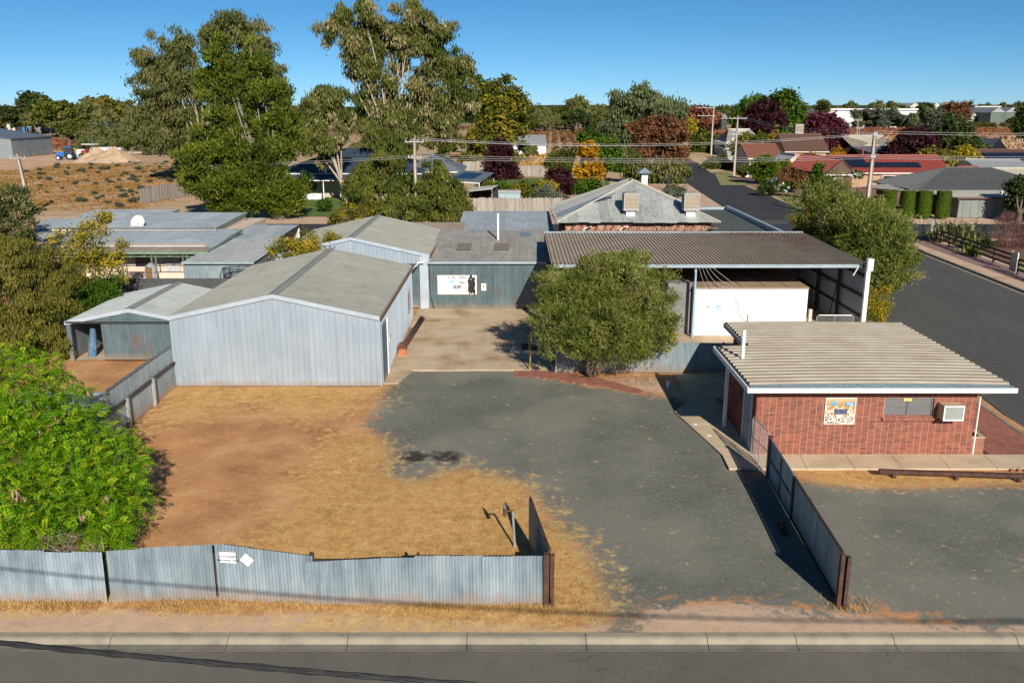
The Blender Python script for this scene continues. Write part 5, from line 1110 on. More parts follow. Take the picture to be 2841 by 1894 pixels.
MB().slab([a+Z_*.05, b+Z_*.05, b+Z_*1.5, a+Z_*1.5], .04).build('panel', pm('faded_picture', [(.40, .52, .36), (.62, .58, .48), (.55, .38, .34), (.45, .55, .42)], 1.6, .7), pbd)
for p in (a, b): MB().bar(p, p+Z_*1.55, .07, .07).build('edge', whitep, pbd)
# ------------------------------------------------------------------ houses round about
creamw = pm('cream_render', [(.55, .45, .37), (.64, .54, .45)], 1.5, .85); tanbr = pm('tan_brick', [(.34, .22, .14), (.46, .31, .20)], 6, .9, 0, .01, 25, .2)
redbr = pm('house_brick', [(.27, .12, .08), (.36, .17, .11)], 6, .9, 0, .01, 25, .2); dkbr = pm('dark_house_brick', [(.10, .06, .05), (.15, .09, .07)], 5, .9)
tile_r = pm('red_roof_tile', [(.27, .055, .045), (.36, .085, .065)], 3, .7, 0, 0, 30, .15); tile_g = pm('charcoal_roof_tile', [(.095, .10, .105), (.135, .14, .145)], 3, .7, 0, 0, 30, .15); tile_b = pm('brown_roof_tile', [(.13, .07, .055), (.19, .11, .085)], 3, .75, 0, 0, 30, .15)
ironw = pm('pale_iron_roof', [(.50, .48, .44), (.60, .58, .54)], 1.5, .6, .05); irong = pm('grey_iron_roof', [(.25, .27, .28), (.33, .35, .36)], 1.5, .6, .1); ironb = pm('dark_blue_iron', [(.035, .055, .08), (.055, .08, .11)], 1.5, .5, .1); ironcr = pm('cream_iron_roof', [(.44, .39, .32), (.52, .47, .39)], 1.5, .7); irons = pm('slate_iron', [(.12, .15, .18), (.17, .20, .235)], 1.5, .5, .1)
gap_shade = pm('painted_tile_gap_shadow', [(.02, .02, .02), (.035, .032, .03)], 3, .9)  # near-black roof base: shadow between the tiles is put into this colour
def tiles(parent, poly, mat, tw=.3, th=.36, name='roof_tiles'):
    """rolled tiles laid over a sloping polygon (first edge = eave)"""
    P = [Vector(p) for p in poly]; A = (P[1]-P[0]).normalized(); N = A.cross(P[-1]-P[0]).normalized()
    if N.z < 0: N = -N
    B = N.cross(A); O = P[0]
    if B.z < 0: B = -B
    loc = [((p-O).dot(A), (p-O).dot(B)) for p in P]; xs = [l[0] for l in loc]; ys = [l[1] for l in loc]; m = MB()
    ga, gb = np.meshgrid(np.arange(min(xs), max(xs), tw)+tw/2, np.arange(min(ys), max(ys), th)+th/2); ok = sdist(ga, gb, loc) > -.04
    for a, b in zip(ga[ok], gb[ok]):
        q = lambda s, t, h: O + A*(a+s*tw) + B*(b+t*th) + N*h
        m.add([q(-.45, -.5, .06), q(-.15, -.5, .07), q(.1, -.5, .15), q(.38, -.5, .15), q(.45, -.5, .06), q(-.45, .36, .03), q(-.15, .36, .04), q(.1, .36, .12), q(.38, .36, .12), q(.45, .36, .03), q(-.45, -.5, .01), q(.45, -.5, .01)],
              [(0, 1, 6, 5), (1, 2, 7, 6), (2, 3, 8, 7), (3, 4, 9, 8), (10, 11, 4, 3, 2, 1, 0)])
    return m.build(name, mat, parent, kind='stuff')
def win(t, x, z, w, h, y, nx_=0, frame=whitep, name='window'):
    f = MB().box(x-w/2, x+w/2, y-.05, y+.02, z, z+h).build(name, frame, t)
    MB().box(x-w/2+.07, x+w/2-.07, y-.06, y-.052, z+.07, z+h-.07).build('pane', glass, f); return f
def panels(t, poly_o, A, B, N, nx_, ny_, w=1.0, h=1.65):
    for i in range(nx_):
        for j in range(ny_):
            o = Vector(poly_o)+A*(i*w)+B*(j*h)+N*.26
            MB().slab([o, o+A*(w-.04), o+A*(w-.04)+B*(h-.04), o+B*(h-.04)], .04).build('solar_panel', solar, t)
def house(name, lab, x0, x1, y0, y1, eave, ridge, kind, wm, rm, ax='x', oh=.5, wins=(), tile=True, ew=.0, cat='house'):
    t = thing(name, lab, cat, ((x0+x1)/2, y0, 0)); a0, a1, b0, b1 = x0-oh, x1+oh, y0-oh, y1+oh
    MB().box(x0, x1, y0, y1, 0, eave-.02).build('wall', wm, t)
    E_ = lambda x, y: Vector((x, y, eave))
    cor = [E_(a0, b0), E_(a1, b0), E_(a1, b1), E_(a0, b1)]
    if ax == 'x':
        ym = (b0+b1)/2; k = (b1-b0)/2 if kind == 'hip' else 0; r0, r1 = Vector((a0+k, ym, ridge)), Vector((a1-k, ym, ridge))
        faces = [[cor[0], cor[1], r1, r0], [cor[2], cor[3], r0, r1]]; ends = [[cor[3], cor[0], r0], [cor[1], cor[2], r1]]
    else:
        xm = (a0+a1)/2; k = (a1-a0)/2 if kind == 'hip' else 0; r0, r1 = Vector((xm, b0+k, ridge)), Vector((xm, b1-k, ridge))
        faces = [[cor[1], cor[2], r1, r0], [cor[3], cor[0], r0, r1]]; ends = [[cor[0], cor[1], r0], [cor[2], cor[3], r1]]
    for f in faces + (ends if kind == 'hip' else []):
        MB().slab(f, .08).build('roof', gap_shade if tile else rm, t)
        if tile: tiles(t, f, rm)
    if kind != 'hip':
        for e in ends: MB().slab([e[0].lerp(e[1], .06), e[0].lerp(e[1], .94), e[2]-Z_*.1], .1).build('gable', wm, t); 
    MB().tube([r0+Z_*.08, r1+Z_*.08], .11, 6).build('ridge', rm, t)
    if kind == 'hip':
        for c_, r_ in ((0, r0), (3, r0 if ax == 'x' else r1), (1, r1 if ax == 'x' else r0), (2, r1)): MB().tube([cor[c_]+Z_*.06, r_+Z_*.1], .1, 6).build('hip_ridge', rm, t)
    MB().bar(cor[0]-Z_*.06, cor[1]-Z_*.06, .12, .14).build('gutter', whitep, t)
    for w in wins: win(t, *w)
    return t
# left house with stepped iron roofs
h1 = thing('stepped_roof_house', 'low pink rendered house with stepped blue grey iron roofs beyond the garage', 'house', (-28, 63, 0))
MB().box(-33.5, -22.0, 63.6, 80, 0, 2.6).build('wall', creamw, h1)
def skil(parent, x0, x1, y0, z0, y1, z1, mat, w=2.0, nm='roof_sheet', split=2):
    B = Vector((0, y1-y0, z1-z0)); L = B.length; B.normalize(); N = Vector((0, -B.z, B.y))
    for s in range(split): sheets(parent, mat, (x0, y0, z0+.01*s), X_, x1-x0, B, L*s/split-(.05 if s else 0), L*(s+1)/split, N, .1, .012, 'sine', w, 3, nm)
beige = sheet('beige_veranda_sheet', [(.27, .225, .17), (.33, .28, .215), (.37, .32, .25)], .6, .05, dirt_h=0, vert=(1, .2, 1))
skil(h1, -34.2, -21.3, 61.7, 2.42, 63.2, 2.5, beige, 2.2, 'veranda_sheet', 1); skil(h1, -34.2, -21.3, 63.2, 2.52, 70.2, 2.92, roofblue)
skil(h1, -36.5, -23.2, 69.6, 3.05, 78.2, 3.3, roofblue); skil(h1, -38, -30.6, 78.1, 3.05, 82.3, 3.12, roofblue, split=1); skil(h1, -40, -33.5, 66, 2.5, 78, 2.8, roofblue, split=1)
for a, b in (((-34.2, 61.62, 2.38), (-21.2, 61.62, 2.38)), ((-21.22, 61.65, 2.4), (-21.22, 70.2, 2.84)), ((-23.1, 69.6, 3.0), (-23.1, 78.2, 3.25)), ((-30.5, 78.2, 2.98), (-30.5, 82.3, 3.05))): MB().bar(a, b, .06, .16).build('fascia', greenp, h1)
MB().box(-23.3, -23.2, 69.8, 78, 2.6, 3.05).build('upper_wall', creamw, h1); MB().box(-36, -23.3, 69.8, 78, 2.5, 3.0).build('upper_wall', creamw, h1)
MB().bar((-34, 61.8, 2.1), (-21.6, 61.8, 2.1), .04, .05).build('truss_chord', greenp, h1)
for i in range(14): MB().bar((-34+.9*i, 61.8, 2.1), (-34+.9*(i+1), 61.8, 2.36 if i % 2 else 2.1), .025, .025).build('truss_web', greenp, h1)
for x in (-33.5, -30.3, -27.6, -25.2, -23.0):
    for dx in (0, .3): MB().box(x+dx-.03, x+dx+.03, 61.78, 61.84, 0, 2.36).build('veranda_post', greenp, h1)
    for z in (.6, 1.1, 1.6): MB().bar((x, 61.81, z), (x+.3, 61.81, z+.02), .03, .03).build('post_rung', greenp, h1)
for x in (-31.5, -28.6, -26.6, -22.9): MB().box(x-.5, x+.5, 63.55, 63.62, 1.1, 2.15).build('window', glass, h1)
MB().box(-24.9, -23.9, 63.52, 63.6, 0, 2.1).build('screen_door', pm('white_lattice', [(.35, .35, .36), (.6, .6, .6)], 14, .6), h1)
MB().box(-34, -21.6, 61.9, 62.0, 0, .95).build('dado_wall', pm('pale_pink_render', [(.62, .50, .42), (.70, .58, .5)], 2, .85), h1)
MB().bar((-28, 61.88, 1.0), (-21.8, 61.88, 1.0), .04, .04).build('handrail', rustp, h1)
cv = thing('draped_cover', 'grey cloth cover draped over a stand on the pink house veranda', 'cover', (-25.0, 61.3, 0))
m = MB(); m.tube([(-25.1, 61.3, .0), (-25.1, 61.3, .8), (-25.1, 61.3, 1.5), (-25.1, 61.3, 1.75)], [.42, .45, .40, .1], 10); m.build('cloth', pm('grey_cloth', [(.16, .16, .17), (.28, .28, .30), (.36, .36, .38)], 5, .9), cv, smooth=True)
MB().box(-25.3, -24.9, 60.84, 60.9, .5, 1.5).build('front_panel', pm('orange_black_print', [(.02, .02, .02), (.25, .14, .05), (.08, .07, .06)], 9, .8), cv)
sd = thing('satellite_dish', 'translucent white satellite dish on the stepped iron roof', 'satellite dish', (-27, 71, 2.9)); p = at(383, 618, y=70.8)
m = MB(); n = 16; cdir = Vector((-.2, -.9, .4)).normalized(); a_ = cdir.cross(Z_).normalized(); b_ = a_.cross(cdir)
vs = [p - cdir*.12]
for rr, dd in ((.25, -.09), (.45, -.03), (.62, .06)):
    for i in range(n): vs.append(p + cdir*dd + (a_*math.cos(2*math.pi*i/n)+b_*math.sin(2*math.pi*i/n))*rr)
fs = [(0, 1+(i+1) % n, 1+i) for i in range(n)]
for r in range(2): fs += [(1+r*n+i, 1+r*n+(i+1) % n, 1+(r+1)*n+(i+1) % n, 1+(r+1)*n+i) for i in range(n)]
m.add(vs, fs); m.build('dish', pm('dish_white', [(.55, .57, .6), (.68, .7, .72)], 3, .5), sd, smooth=True)
MB().tube([p, (p.x, 70.9, 2.95)], .04, 6).build('mast', galvpipe, sd); MB().tube([p - cdir*-.0, p + cdir*.6 - Z_*.1], .02, 5).build('feed_arm', galvpipe, sd)
sdh = thing('iron_side_shed', 'flat roofed galvanised side shed between the pink house and trampoline', 'shed', (-19.8, 58.6, 0))
sheets(sdh, galv, (-21.7, 58.4, 0), X_, 4.6, Z_, .02, 2.22, -Y_, .0875, .011, 'sine', .9, 4); MB().quad((-17.1, 58.4, 0), (-17.1, 68, 0), (-17.1, 68, 2.4), (-17.1, 58.4, 2.25)).build('side_wall', galv, sdh)
B = Vector((0, 9.8, .2)).normalized(); sheets(sdh, sheet('light_shed_roof', [(.36, .38, .38), (.44, .46, .46), (.5, .52, .52)], .6, .05, dirt_h=0, vert=(1, .2, 1)), (-21.8, 58.2, 2.3), X_, 4.8, B, 0, 9.8, Z_, .1, .012, 'sine', 1.2, 3, 'roof_sheet'); MB().box(-21.8, -17.0, 58.14, 58.2, 2.2, 2.34).build('fascia', bluegutter, sdh)
sh2 = thing('timber_edged_carport', 'blue roofed open carport with dark fascia beside the pink house', 'carport', (-19.5, 72, 0))
B = Vector((0, 7.5, .1)).normalized(); sheets(sh2, roofblue, (-22.3, 68.0, 2.45), X_, 4.3, B, 0, 7.6, Z_, .1, .012, 'sine', 1.1, 3, 'roof_sheet')
MB().bar((-18.0, 68, 2.36), (-18.0, 75.6, 2.46), .05, .18).build('fascia', darkst, sh2); MB().box(-22, -18.1, 75.3, 75.5, 0, 2.4).build('wall', creamw, sh2)
for y in (68.3, 75.4): MB().box(-18.1, -17.98, y-.06, y+.06, 0, 2.4).build('post', whitep, sh2)
dk = thing('dark_metal_fence', 'dark grey ribbed metal fence behind the garage roof', 'fence', (-22, 56, 0)); sheets(dk, pm('dark_grey_fence', [(.06, .065, .07), (.085, .09, .095)], 2, .6), (-28.5, 56.2, 0), X_, 15.5, Z_, 0, 1.62, -Y_, .19, .025, 'trap', 2.3, 4, 'fence_panel')
tr = thing('trampoline', 'black netted trampoline enclosure behind the near shed roof', 'trampoline', (-17.4, 57.4, 0)); c0 = Vector((-17.2, 57.0, 0))
for z in (.7, 2.15): MB().tube([c0 + Vector((1.5*math.cos(2*math.pi*i/20), .55*math.sin(2*math.pi*i/20), z)) for i in range(21)], .03, 6).build('ring', darkst, tr)
for i in range(6):
    a = 2*math.pi*i/6+.3; d = Vector((math.cos(a), .37*math.sin(a), 0)); MB().tube([c0+d*1.45, c0+d*1.75+Z_*.9, c0+d*1.7+Z_*1.7, c0+d*1.5+Z_*2.2], .03, 6).build('pole', darkst, tr)
m = MB()
for i in range(60):
    a = 2*math.pi*i/60; d = Vector((1.5*math.cos(a), .55*math.sin(a), 0)); m.bar(c0+d+Z_*.7, c0+d+Z_*2.15, .012, .012)
for z in np.arange(.8, 2.15, .12): m.tube([c0 + Vector((1.5*math.cos(2*math.pi*i/16), .55*math.sin(2*math.pi*i/16), z)) for i in range(17)], .007, 3)
m.build('net', black, tr); MB().slab([c0 + Vector((1.4*math.cos(2*math.pi*i/16), .5*math.sin(2*math.pi*i/16), .72)) for i in range(16)], .03).build('mat', black, tr)
# blue roofed house among the trees
h2 = house('blue_roof_house', 'cream weatherboard house with dark blue roof and veranda behind the trees', -33, -13, 126, 143, 3.3, 6.2, 'hip', pm('weatherboard', [(.42, .38, .32), (.50, .46, .39)], 1, .8, 0, 0, 30, .08, (1, 1, 9)), ironb, wins=((-22.5, .9, 2.2, 1.4, 126), (-28, .9, 1.8, 1.4, 126)), tile=False)
B = Vector((0, 3.6, .55)).normalized(); sheets(h2, ironb, (-34, 122.4, 2.6), X_, 22, B, 0, 3.7, Z_, .19, .02, 'low', 2.2, 3, 'veranda_sheet'); MB().box(-34, -12, 122.3, 122.42, 2.5, 2.62).build('veranda_gutter', whitep, h2)
for x in (-33.5, -29.5, -25.6, -21, -17, -12.6): MB().box(x-.06, x+.06, 122.5, 122.62, 0, 2.55).build('veranda_post', whitep, h2)
MB().box(-33.5, -26, 122.7, 122.8, 0, .75).build('veranda_wall', whitep, h2)
h2b = house('grey_hip_wing', 'grey blue hipped house wing with a solar panel at its right end', -15.5, -7.6, 132, 142, 3.1, 5.3, 'hip', creamw, irons, ax='y', tile=False)
wgp = thing('solar_veranda', 'low blue grey veranda roof carrying one dark solar panel', 'veranda', (-6.5, 124, 0))
q = [Vector((-9.9, 124.5, 2.5)), Vector((-4.4, 121.5, 2.35)), Vector((-2.6, 129.5, 3.15)), Vector((-7.4, 132, 3.25))]
MB().slab(q, .1).build('roof', irons, wgp); A = (q[1]-q[0]).normalized(); B = (q[3]-q[0]).normalized()
o = q[0]+A*1.3+B*2.2+Z_*.1; MB().slab([o, o+A*3.0, o+A*3.0+B*4.2, o+B*4.2], .06).build('solar_panel', solar, wgp)
for p in (q[0], q[1], q[2]): MB().box(p.x-.05, p.x+.05, p.y-.05, p.y+.05, 0, 2.3).build('post', whitep, wgp)
MB().bar(q[0]-Z_*.08, q[1]-Z_*.08, .06, .14).build('fascia', whitep, wgp)
# garden sheds, paling fences
def y_at(u, v): return at(u, v)
def paling(lab, a, b, h, n, gap=.015, name='paling_fence', tops=True):
    a, b = Vector(a), Vector(b); A = (b-a).normalized(); L = (b-a).length; t = thing(name, lab, 'fence', tuple((a+b)/2))
    w = L/n; me_ = {}
    for i in range(n):
        hh = h*(1+random.uniform(-.04, .03)); k = round(hh, 1)
        m = MB(); p = a+A*w*i; N = A.cross(Z_)*(.03 if i % 2 else 0)
        m.bar(p+A*w*.5+N, p+A*w*.5+N+Z_*hh, w-gap if i % 2 else w*1.02, .02, up=tuple(A.cross(Z_))); m.build('paling', timber, t)
    for z in (.35, h-.35): MB().bar(a+Z_*z-A.cross(Z_)*.05, b+Z_*z-A.cross(Z_)*.05, .05, .09).build('rail', timberd, t)
    return t
paling('weathered grey paling fence in front of the back garden sheds', at(1287, 597), at(1560, 597), 2.0, 84)
paling('grey paling fence at the far end of the green back garden', at(1425, 489), at(1512, 489), 1.9, 40)
paling('brown paling fence beside the dark plum tree', at(1285, 473), at(1355, 473), 1.8, 30)
paling('curving grey paling fence beside the dry field at left', at(390, 566), at(545, 540), 2.0, 44)
ps_ = thing('open_garden_shed', 'open fronted garden shed with a pale tilted iron roof behind paling fence', 'shed', (-4, 114, 0))
q = [at(1297, 531, y=109), at(1365, 523, y=109), at(1382, 513, y=114), at(1310, 520, y=114)]
MB().slab(q, .07).build('roof', ironw, ps_); MB().box(q[0].x, q[0].x+.1, 109, 114, 0, q[0].z-.1).build('side_wall', timber, ps_); MB().quad((q[0].x, 114, 0), (q[2].x, 114, 0), (q[2].x, 114, q[2].z-.1), (q[0].x, 114, q[3].z-.1)).build('back_wall', darkin, ps_); MB().box(q[1].x-.06, q[1].x+.06, 109.05, 109.2, 0, q[1].z-.1).build('post', timbero, ps_); MB().box(q[0].x+.3, q[0].x+2.3, 109.1, 109.2, 1.1, 1.3).build('bench', timbero, ps_)
bsd = thing('blue_garden_shed', 'small pale blue corrugated garden shed beside the open shed', 'shed', (0, 110, 0)); a, b = at(1383, 556, y=109), at(1444, 534, y=109)
sheets(bsd, pm('pale_blue_iron', [(.33, .43, .47), (.42, .52, .56)], 2, .6, .1), (a.x, 109, 0), X_, b.x-a.x, Z_, 0, b.z, -Y_, .12, .015, 'sine', .8, 5); MB().box(a.x-.05, b.x+.05, 109, 111.5, b.z, b.z+.1).build('roof', ironw, bsd); MB().box(a.x, b.x, 109.1, 111.4, 0, b.z-.02).build('body', galv, bsd)
brz = thing('brick_oven', 'orange brick garden oven with a pitched top near the far paling fence', 'oven', tuple(at(1437, 485))); p = at(1437, 487); MB().box(p.x-1, p.x+1, p.y-.8, p.y+.8, 0, 1.3).build('base', redbr, brz); MB().prism([(p.x-1, 1.3), (p.x+1, 1.3), (p.x+.5, 2.0), (p.x-.5, 2.0)], p.y-.7, p.y+.7).build('hood', redbr, brz)
wsd = thing('white_farm_shed', 'long white iron farm shed with grey roof before the vine rows', 'shed', (5, 238, 0)); a, b = at(1425, 431, y=238), at(1515, 403, y=238)
sheets(wsd, pm('white_iron', [(.62, .64, .66), (.72, .74, .76)], 1, .6, .05), (a.x, 238, 0), X_, b.x-a.x, Z_, 0, b.z, -Y_, .3, .03, 'trap', 2.5); MB().slab([(a.x-.2, 237.7, b.z), (b.x+.2, 237.7, b.z), (b.x+.2, 246, b.z+2.4), (a.x-.2, 246, b.z+2.4)], .1).build('roof', irong, wsd); MB().box(a.x, b.x, 238.2, 246, 0, b.z-.05).build('body', galv, wsd)
lts = thing('cream_lean_to', 'low cream roofed lean-to beside the vine rows', 'shed', (18, 236, 0)); a = at(1560, 418, y=236); MB().slab([(a.x, 236, a.z), (a.x+9, 236, a.z), (a.x+9, 240, a.z+.5), (a.x, 240, a.z+.5)], .3).build('roof', ironcr, lts); MB().box(a.x+.3, a.x+8.7, 239, 239.2, 0, a.z).build('wall', darkin, lts); MB().box(a.x+.1, a.x+.35, 236.1, 236.3, 0, a.z-.3).build('post', whitep, lts)
# grey tiled house with carport and hedges on the right
h4 = house('grey_tile_house', 'charcoal tiled house with flat roofed garage behind the clipped conifers', 48.5, 66, 108, 120, 2.55, 4.75, 'hip', dkbr, tile_g, wins=())
g4 = MB().box(50.7, 59.5, 101.9, 107.8, .0, 2.3).build('garage_wall', pm('grey_green_cladding', [(.17, .20, .185), (.21, .24, .225)], 1, .7), h4)
for x in np.arange(51.2, 59.4, .9): MB().box(x-.012, x+.012, 101.885, 101.9, 0, 2.25).build('cladding_joint', darkst, g4)
MB().slab([(50.3, 101.6, 2.34), (60, 101.6, 2.34), (60, 108.2, 2.62), (47.5, 108.2, 2.62)], .1).build('garage_roof', pm('cream_deck', [(.48, .45, .38), (.55, .52, .45)], 1, .7), h4); MB().box(50.3, 60, 101.5, 101.6, 2.18, 2.36).build('garage_gutter', pm('brown_gutter', [(.13, .06, .05), (.18, .09, .07)], 2, .6), h4)
MB().tube([(50.35, 101.55, 2.2), (50.6, 101.7, 1.9), (50.6, 101.75, .1)], .05, 6).build('downpipe', MATS['brown_gutter'], h4); MB().cyl(56.5, 104, 2.4, 2.85, .15, 10, .22).build('roof_vent', whitep, h4)
fh = [(44.9, 117, 2.5), (49.3, 106.8, 2.45), (49.3, 112, 2.75), (47.5, 118, 2.75)]
MB().slab([(43.8, 113.5, 2.5), (49.4, 106.6, 2.4), (52.5, 108.3, 2.55), (47.5, 116.0, 2.65)], .08).build('carport_roof', pm('striped_carport', [(.42, .40, .35), (.52, .5, .45)], 2, .7), h4)
A = Vector((49.4-43.8, 106.6-113.5, -.1)); 
for f in np.arange(.08, 1, .14): p = Vector((43.8, 113.5, 2.53)) + A*f; MB().bar(p, p+Vector((3.4, 2.2, .13)), .1, .05).build('roof_rib', darkst, h4)
for p in ((44.2, 112.7), (49.2, 107.0)): MB().box(p[0]-.06, p[0]+.06, p[1]-.06, p[1]+.06, 0, 2.4).build('carport_post', MATS['brown_gutter'], h4)
MB().bar((43.8, 113.4, 2.42), (49.4, 106.5, 2.33), .06, .14).build('carport_fascia', MATS['brown_gutter'], h4)
MB().box(45, 50, 108.3, 108.5, 0, 2.4).build('carport_shade_wall', dkbr, h4)
g5 = thing('cream_patio_roof', 'cream flat patio roof with brown fascia behind the charcoal tiled house', 'carport', (70, 122, 0)); MB().slab([(63, 121, 2.7), (74, 116.5, 2.6), (77, 121, 2.8), (66, 127, 2.9)], .1).build('roof', ironcr, g5); MB().bar((63, 120.9, 2.6), (74, 116.4, 2.5), .08, .2).build('fascia', MATS['brown_gutter'], g5)
for p in ((64, 120.9), (69, 119), (73.5, 117)): MB().box(p[0]-.06, p[0]+.06, p[1]-.06, p[1]+.06, 0, 2.5).build('post', MATS['brown_gutter'], g5)
dsh = thing('ridge_dish', 'round satellite dish on a pole behind the charcoal tiled roof', 'satellite dish', (66, 122, 2.6)); p = at(2690, 497, y=121); m = MB(); m.add([p+Vector((.55*math.cos(2*math.pi*i/14), 0, .55*math.sin(2*math.pi*i/14))) for i in range(14)]+[p+Y_*.15], [(i, (i+1) % 14, 14) for i in range(14)]); m.build('dish', steel, dsh); MB().tube([p, (p.x, 121.1, 2.5)], .04, 6).build('mast', galvpipe, dsh); MB().tube([(p.x+.2, 121.2, 2.5), (p.x+.2, 121.2, p.z+2.6)], .03, 6).build('aerial_mast', galvpipe, dsh)
# red tiled house
h3 = house('red_tile_house', 'tan brick house with bright red tiled roof and a long row of solar panels', 49.5, 66, 137, 147, 2.6, 4.85, 'gable', tanbr, tile_r, wins=((57, .9, 1.8, 1.3, 137),))
Bn = Vector((0, 5.5, 2.25)).normalized(); Nn = Vector((0, -Bn.z, Bn.y)); panels(h3, Vector((49.3, 136.5, 2.6))+Bn*1.5, X_, Bn, Nn, 13, 1); panels(h3, Vector((49.3, 136.5, 2.6))+Bn*3.2, X_, Bn, Nn, 5, 1)
h3b = house('red_gable_wing', 'red tiled gable wing facing the street at the end of the red house', 46.2, 50.2, 133.5, 150, 2.6, 4.7, 'gable', dkbr, tile_r, ax='y', wins=((48.2, .8, 1.2, 1.3, 133.5),))
rpl = thing('red_patio_roof', 'small red pitched patio roof at the right end of the red house', 'carport', (68, 136, 0)); MB().slab([(65.5, 133, 2.6), (70, 133, 2.6), (70, 136.5, 3.7), (67, 136.5, 3.7)], .1).build('roof', tile_r, rpl)
for p in ((65.8, 133.1), (69.7, 133.1)): MB().box(p[0]-.06, p[0]+.06, p[1]-.06, p[1]+.06, 0, 2.5).build('post', MATS['brown_gutter'], rpl)
p = at(2391, 452, y=142); rfl = thing('red_flue', 'thin red roof flue on the red tiled house', 'flue', (p.x, 142, 4)); MB().cyl(p.x, 142, 3.9, 6.0, .12, 8).build('pipe', tile_r, rfl); MB().cyl(p.x, 142, 6.0, 6.2, .2, 8).build('cap', tile_r, rfl)
sw = thing('swing_frame', 'pinkish A frame swing set in front of the red tiled house', 'swing', (54, 128, 0)); pk = pm('pink_steel', [(.35, .16, .13), (.43, .22, .18)], 4, .6)
for x in (52.2, 55.4):
    for s in (-1, 1): MB().tube([(x+s*.9, 128+s*.5, 0), (x, 128, 2.9)], .06, 6).build('leg', pk, sw)
MB().tube([(52.2, 128, 2.9), (55.4, 128, 2.9)], .05, 6).build('top_bar', pk, sw)
for x in (53.2, 54.4): MB().tube([(x, 128, 2.9), (x, 128, .6)], .015, 4).build('chain', steel, sw)
bf = thing('back_yard_fence', 'low cream wall between the red house and charcoal house', 'wall', (57, 126, 0)); MB().box(54.5, 62, 125.5, 125.7, 0, 1.5).build('panel', ironcr, bf); MB().box(46.5, 54.5, 125.2, 125.4, 0, 1.4).build('dark_panel', dkbr, bf)
# houses further along the street
house('brown_tile_house', 'brown tiled gable house with a grey cooler beyond the orange trees', *[at(2180, 450, y=190)[0], at(2290, 450, y=190)[0]], 190, 201, 3.2, 6.6, 'gable', tanbr, tile_b)
p = at(2212, 397, y=196); cooler(p.x, 196, 6.0, 'grey rooftop cooler on the brown tiled gable house', 1.5)
house('terracotta_house', 'long terracotta tiled house with white barge boards beside the round hedge', *[at(2080, 450, y=172)[0], at(2165, 450, y=172)[0]], 172, 184, 2.8, 5.2, 'gable', creamw, pm('terracotta_tile', [(.22, .09, .06), (.30, .14, .10)], 3, .8), ax='x')
house('white_gable_cottage', 'small cream gabled cottage front between orange shrubs', *[at(2185, 450, y=160)[0], at(2222, 450, y=160)[0]], 160, 168, 2.7, 4.0, 'gable', creamw, ironw, ax='y', tile=False)
house('pale_roof_house', 'house with pale grey iron roof beside the power pole arms', *[at(2015, 450, y=235)[0], at(2115, 450, y=235)[0]], 235, 250, 3.2, 6.5, 'hip', creamw, ironw, tile=False)
house('grey_carport_house', 'grey flat roofed carport house below the pale roofed house', *[at(2015, 450, y=215)[0], at(2078, 450, y=215)[0]], 215, 225, 2.7, 3.4, 'hip', irong, irong, tile=False)
house('cream_roof_house', 'brick house with broad cream iron roof behind the right power pole', *[at(2380, 430, y=195)[0], at(2478, 430, y=195)[0]], 195, 212, 3.2, 6.0, 'hip', redbr, ironcr, tile=False)
house('green_roof_shed', 'long low grey green shed roof behind the purple tree', *[at(2330, 410, y=222)[0], at(2430, 410, y=222)[0]], 222, 232, 3.6, 4.5, 'gable', irong, irong, tile=False, cat='shed')
house('slate_hip_house', 'slate blue hipped roof behind the red tiled house', *[at(2410, 450, y=165)[0], at(2475, 450, y=165)[0]], 165, 176, 2.8, 5.0, 'hip', creamw, irons)
house('dark_hip_house', 'dark charcoal hipped roof house below the wild scrub at right', *[at(2712, 430, y=170)[0], at(2800, 430, y=170)[0]], 170, 186, 3.2, 6.2, 'hip', creamw, pm('dark_slate', [(.03, .037, .045), (.05, .057, .065)], 2, .6), tile=False)
hs_ = house('solar_roof_house', 'brown roofed house covered with dark solar panels near the right edge', *[at(2745, 470, y=152)[0], at(2900, 470, y=152)[0]], 152, 164, 2.8, 5.0, 'gable', dkbr, tile_b)
Bn = Vector((0, 6.5, 2.2)).normalized(); panels(hs_, Vector((at(2745, 470, y=152)[0]+.5, 151.5, 2.8))+Bn*1.2, X_, Bn, Vector((0, -Bn.z, Bn.y)), 9, 2, 1.1, 1.9)
house('white_long_shed', 'long white walled shed with grey roof at the right edge', *[at(2722, 490, y=138)[0], at(2860, 490, y=138)[0]], 138, 147, 3.0, 4.2, 'gable', whitep, irong, tile=False, cat='shed')
house('white_carport_shed', 'white fronted low shed with pale roof behind the patio roof', *[at(2770, 500, y=131)[0], at(2880, 500, y=131)[0]], 131, 137, 2.6, 3.4, 'gable', whitep, ironcr, tile=False, cat='shed')
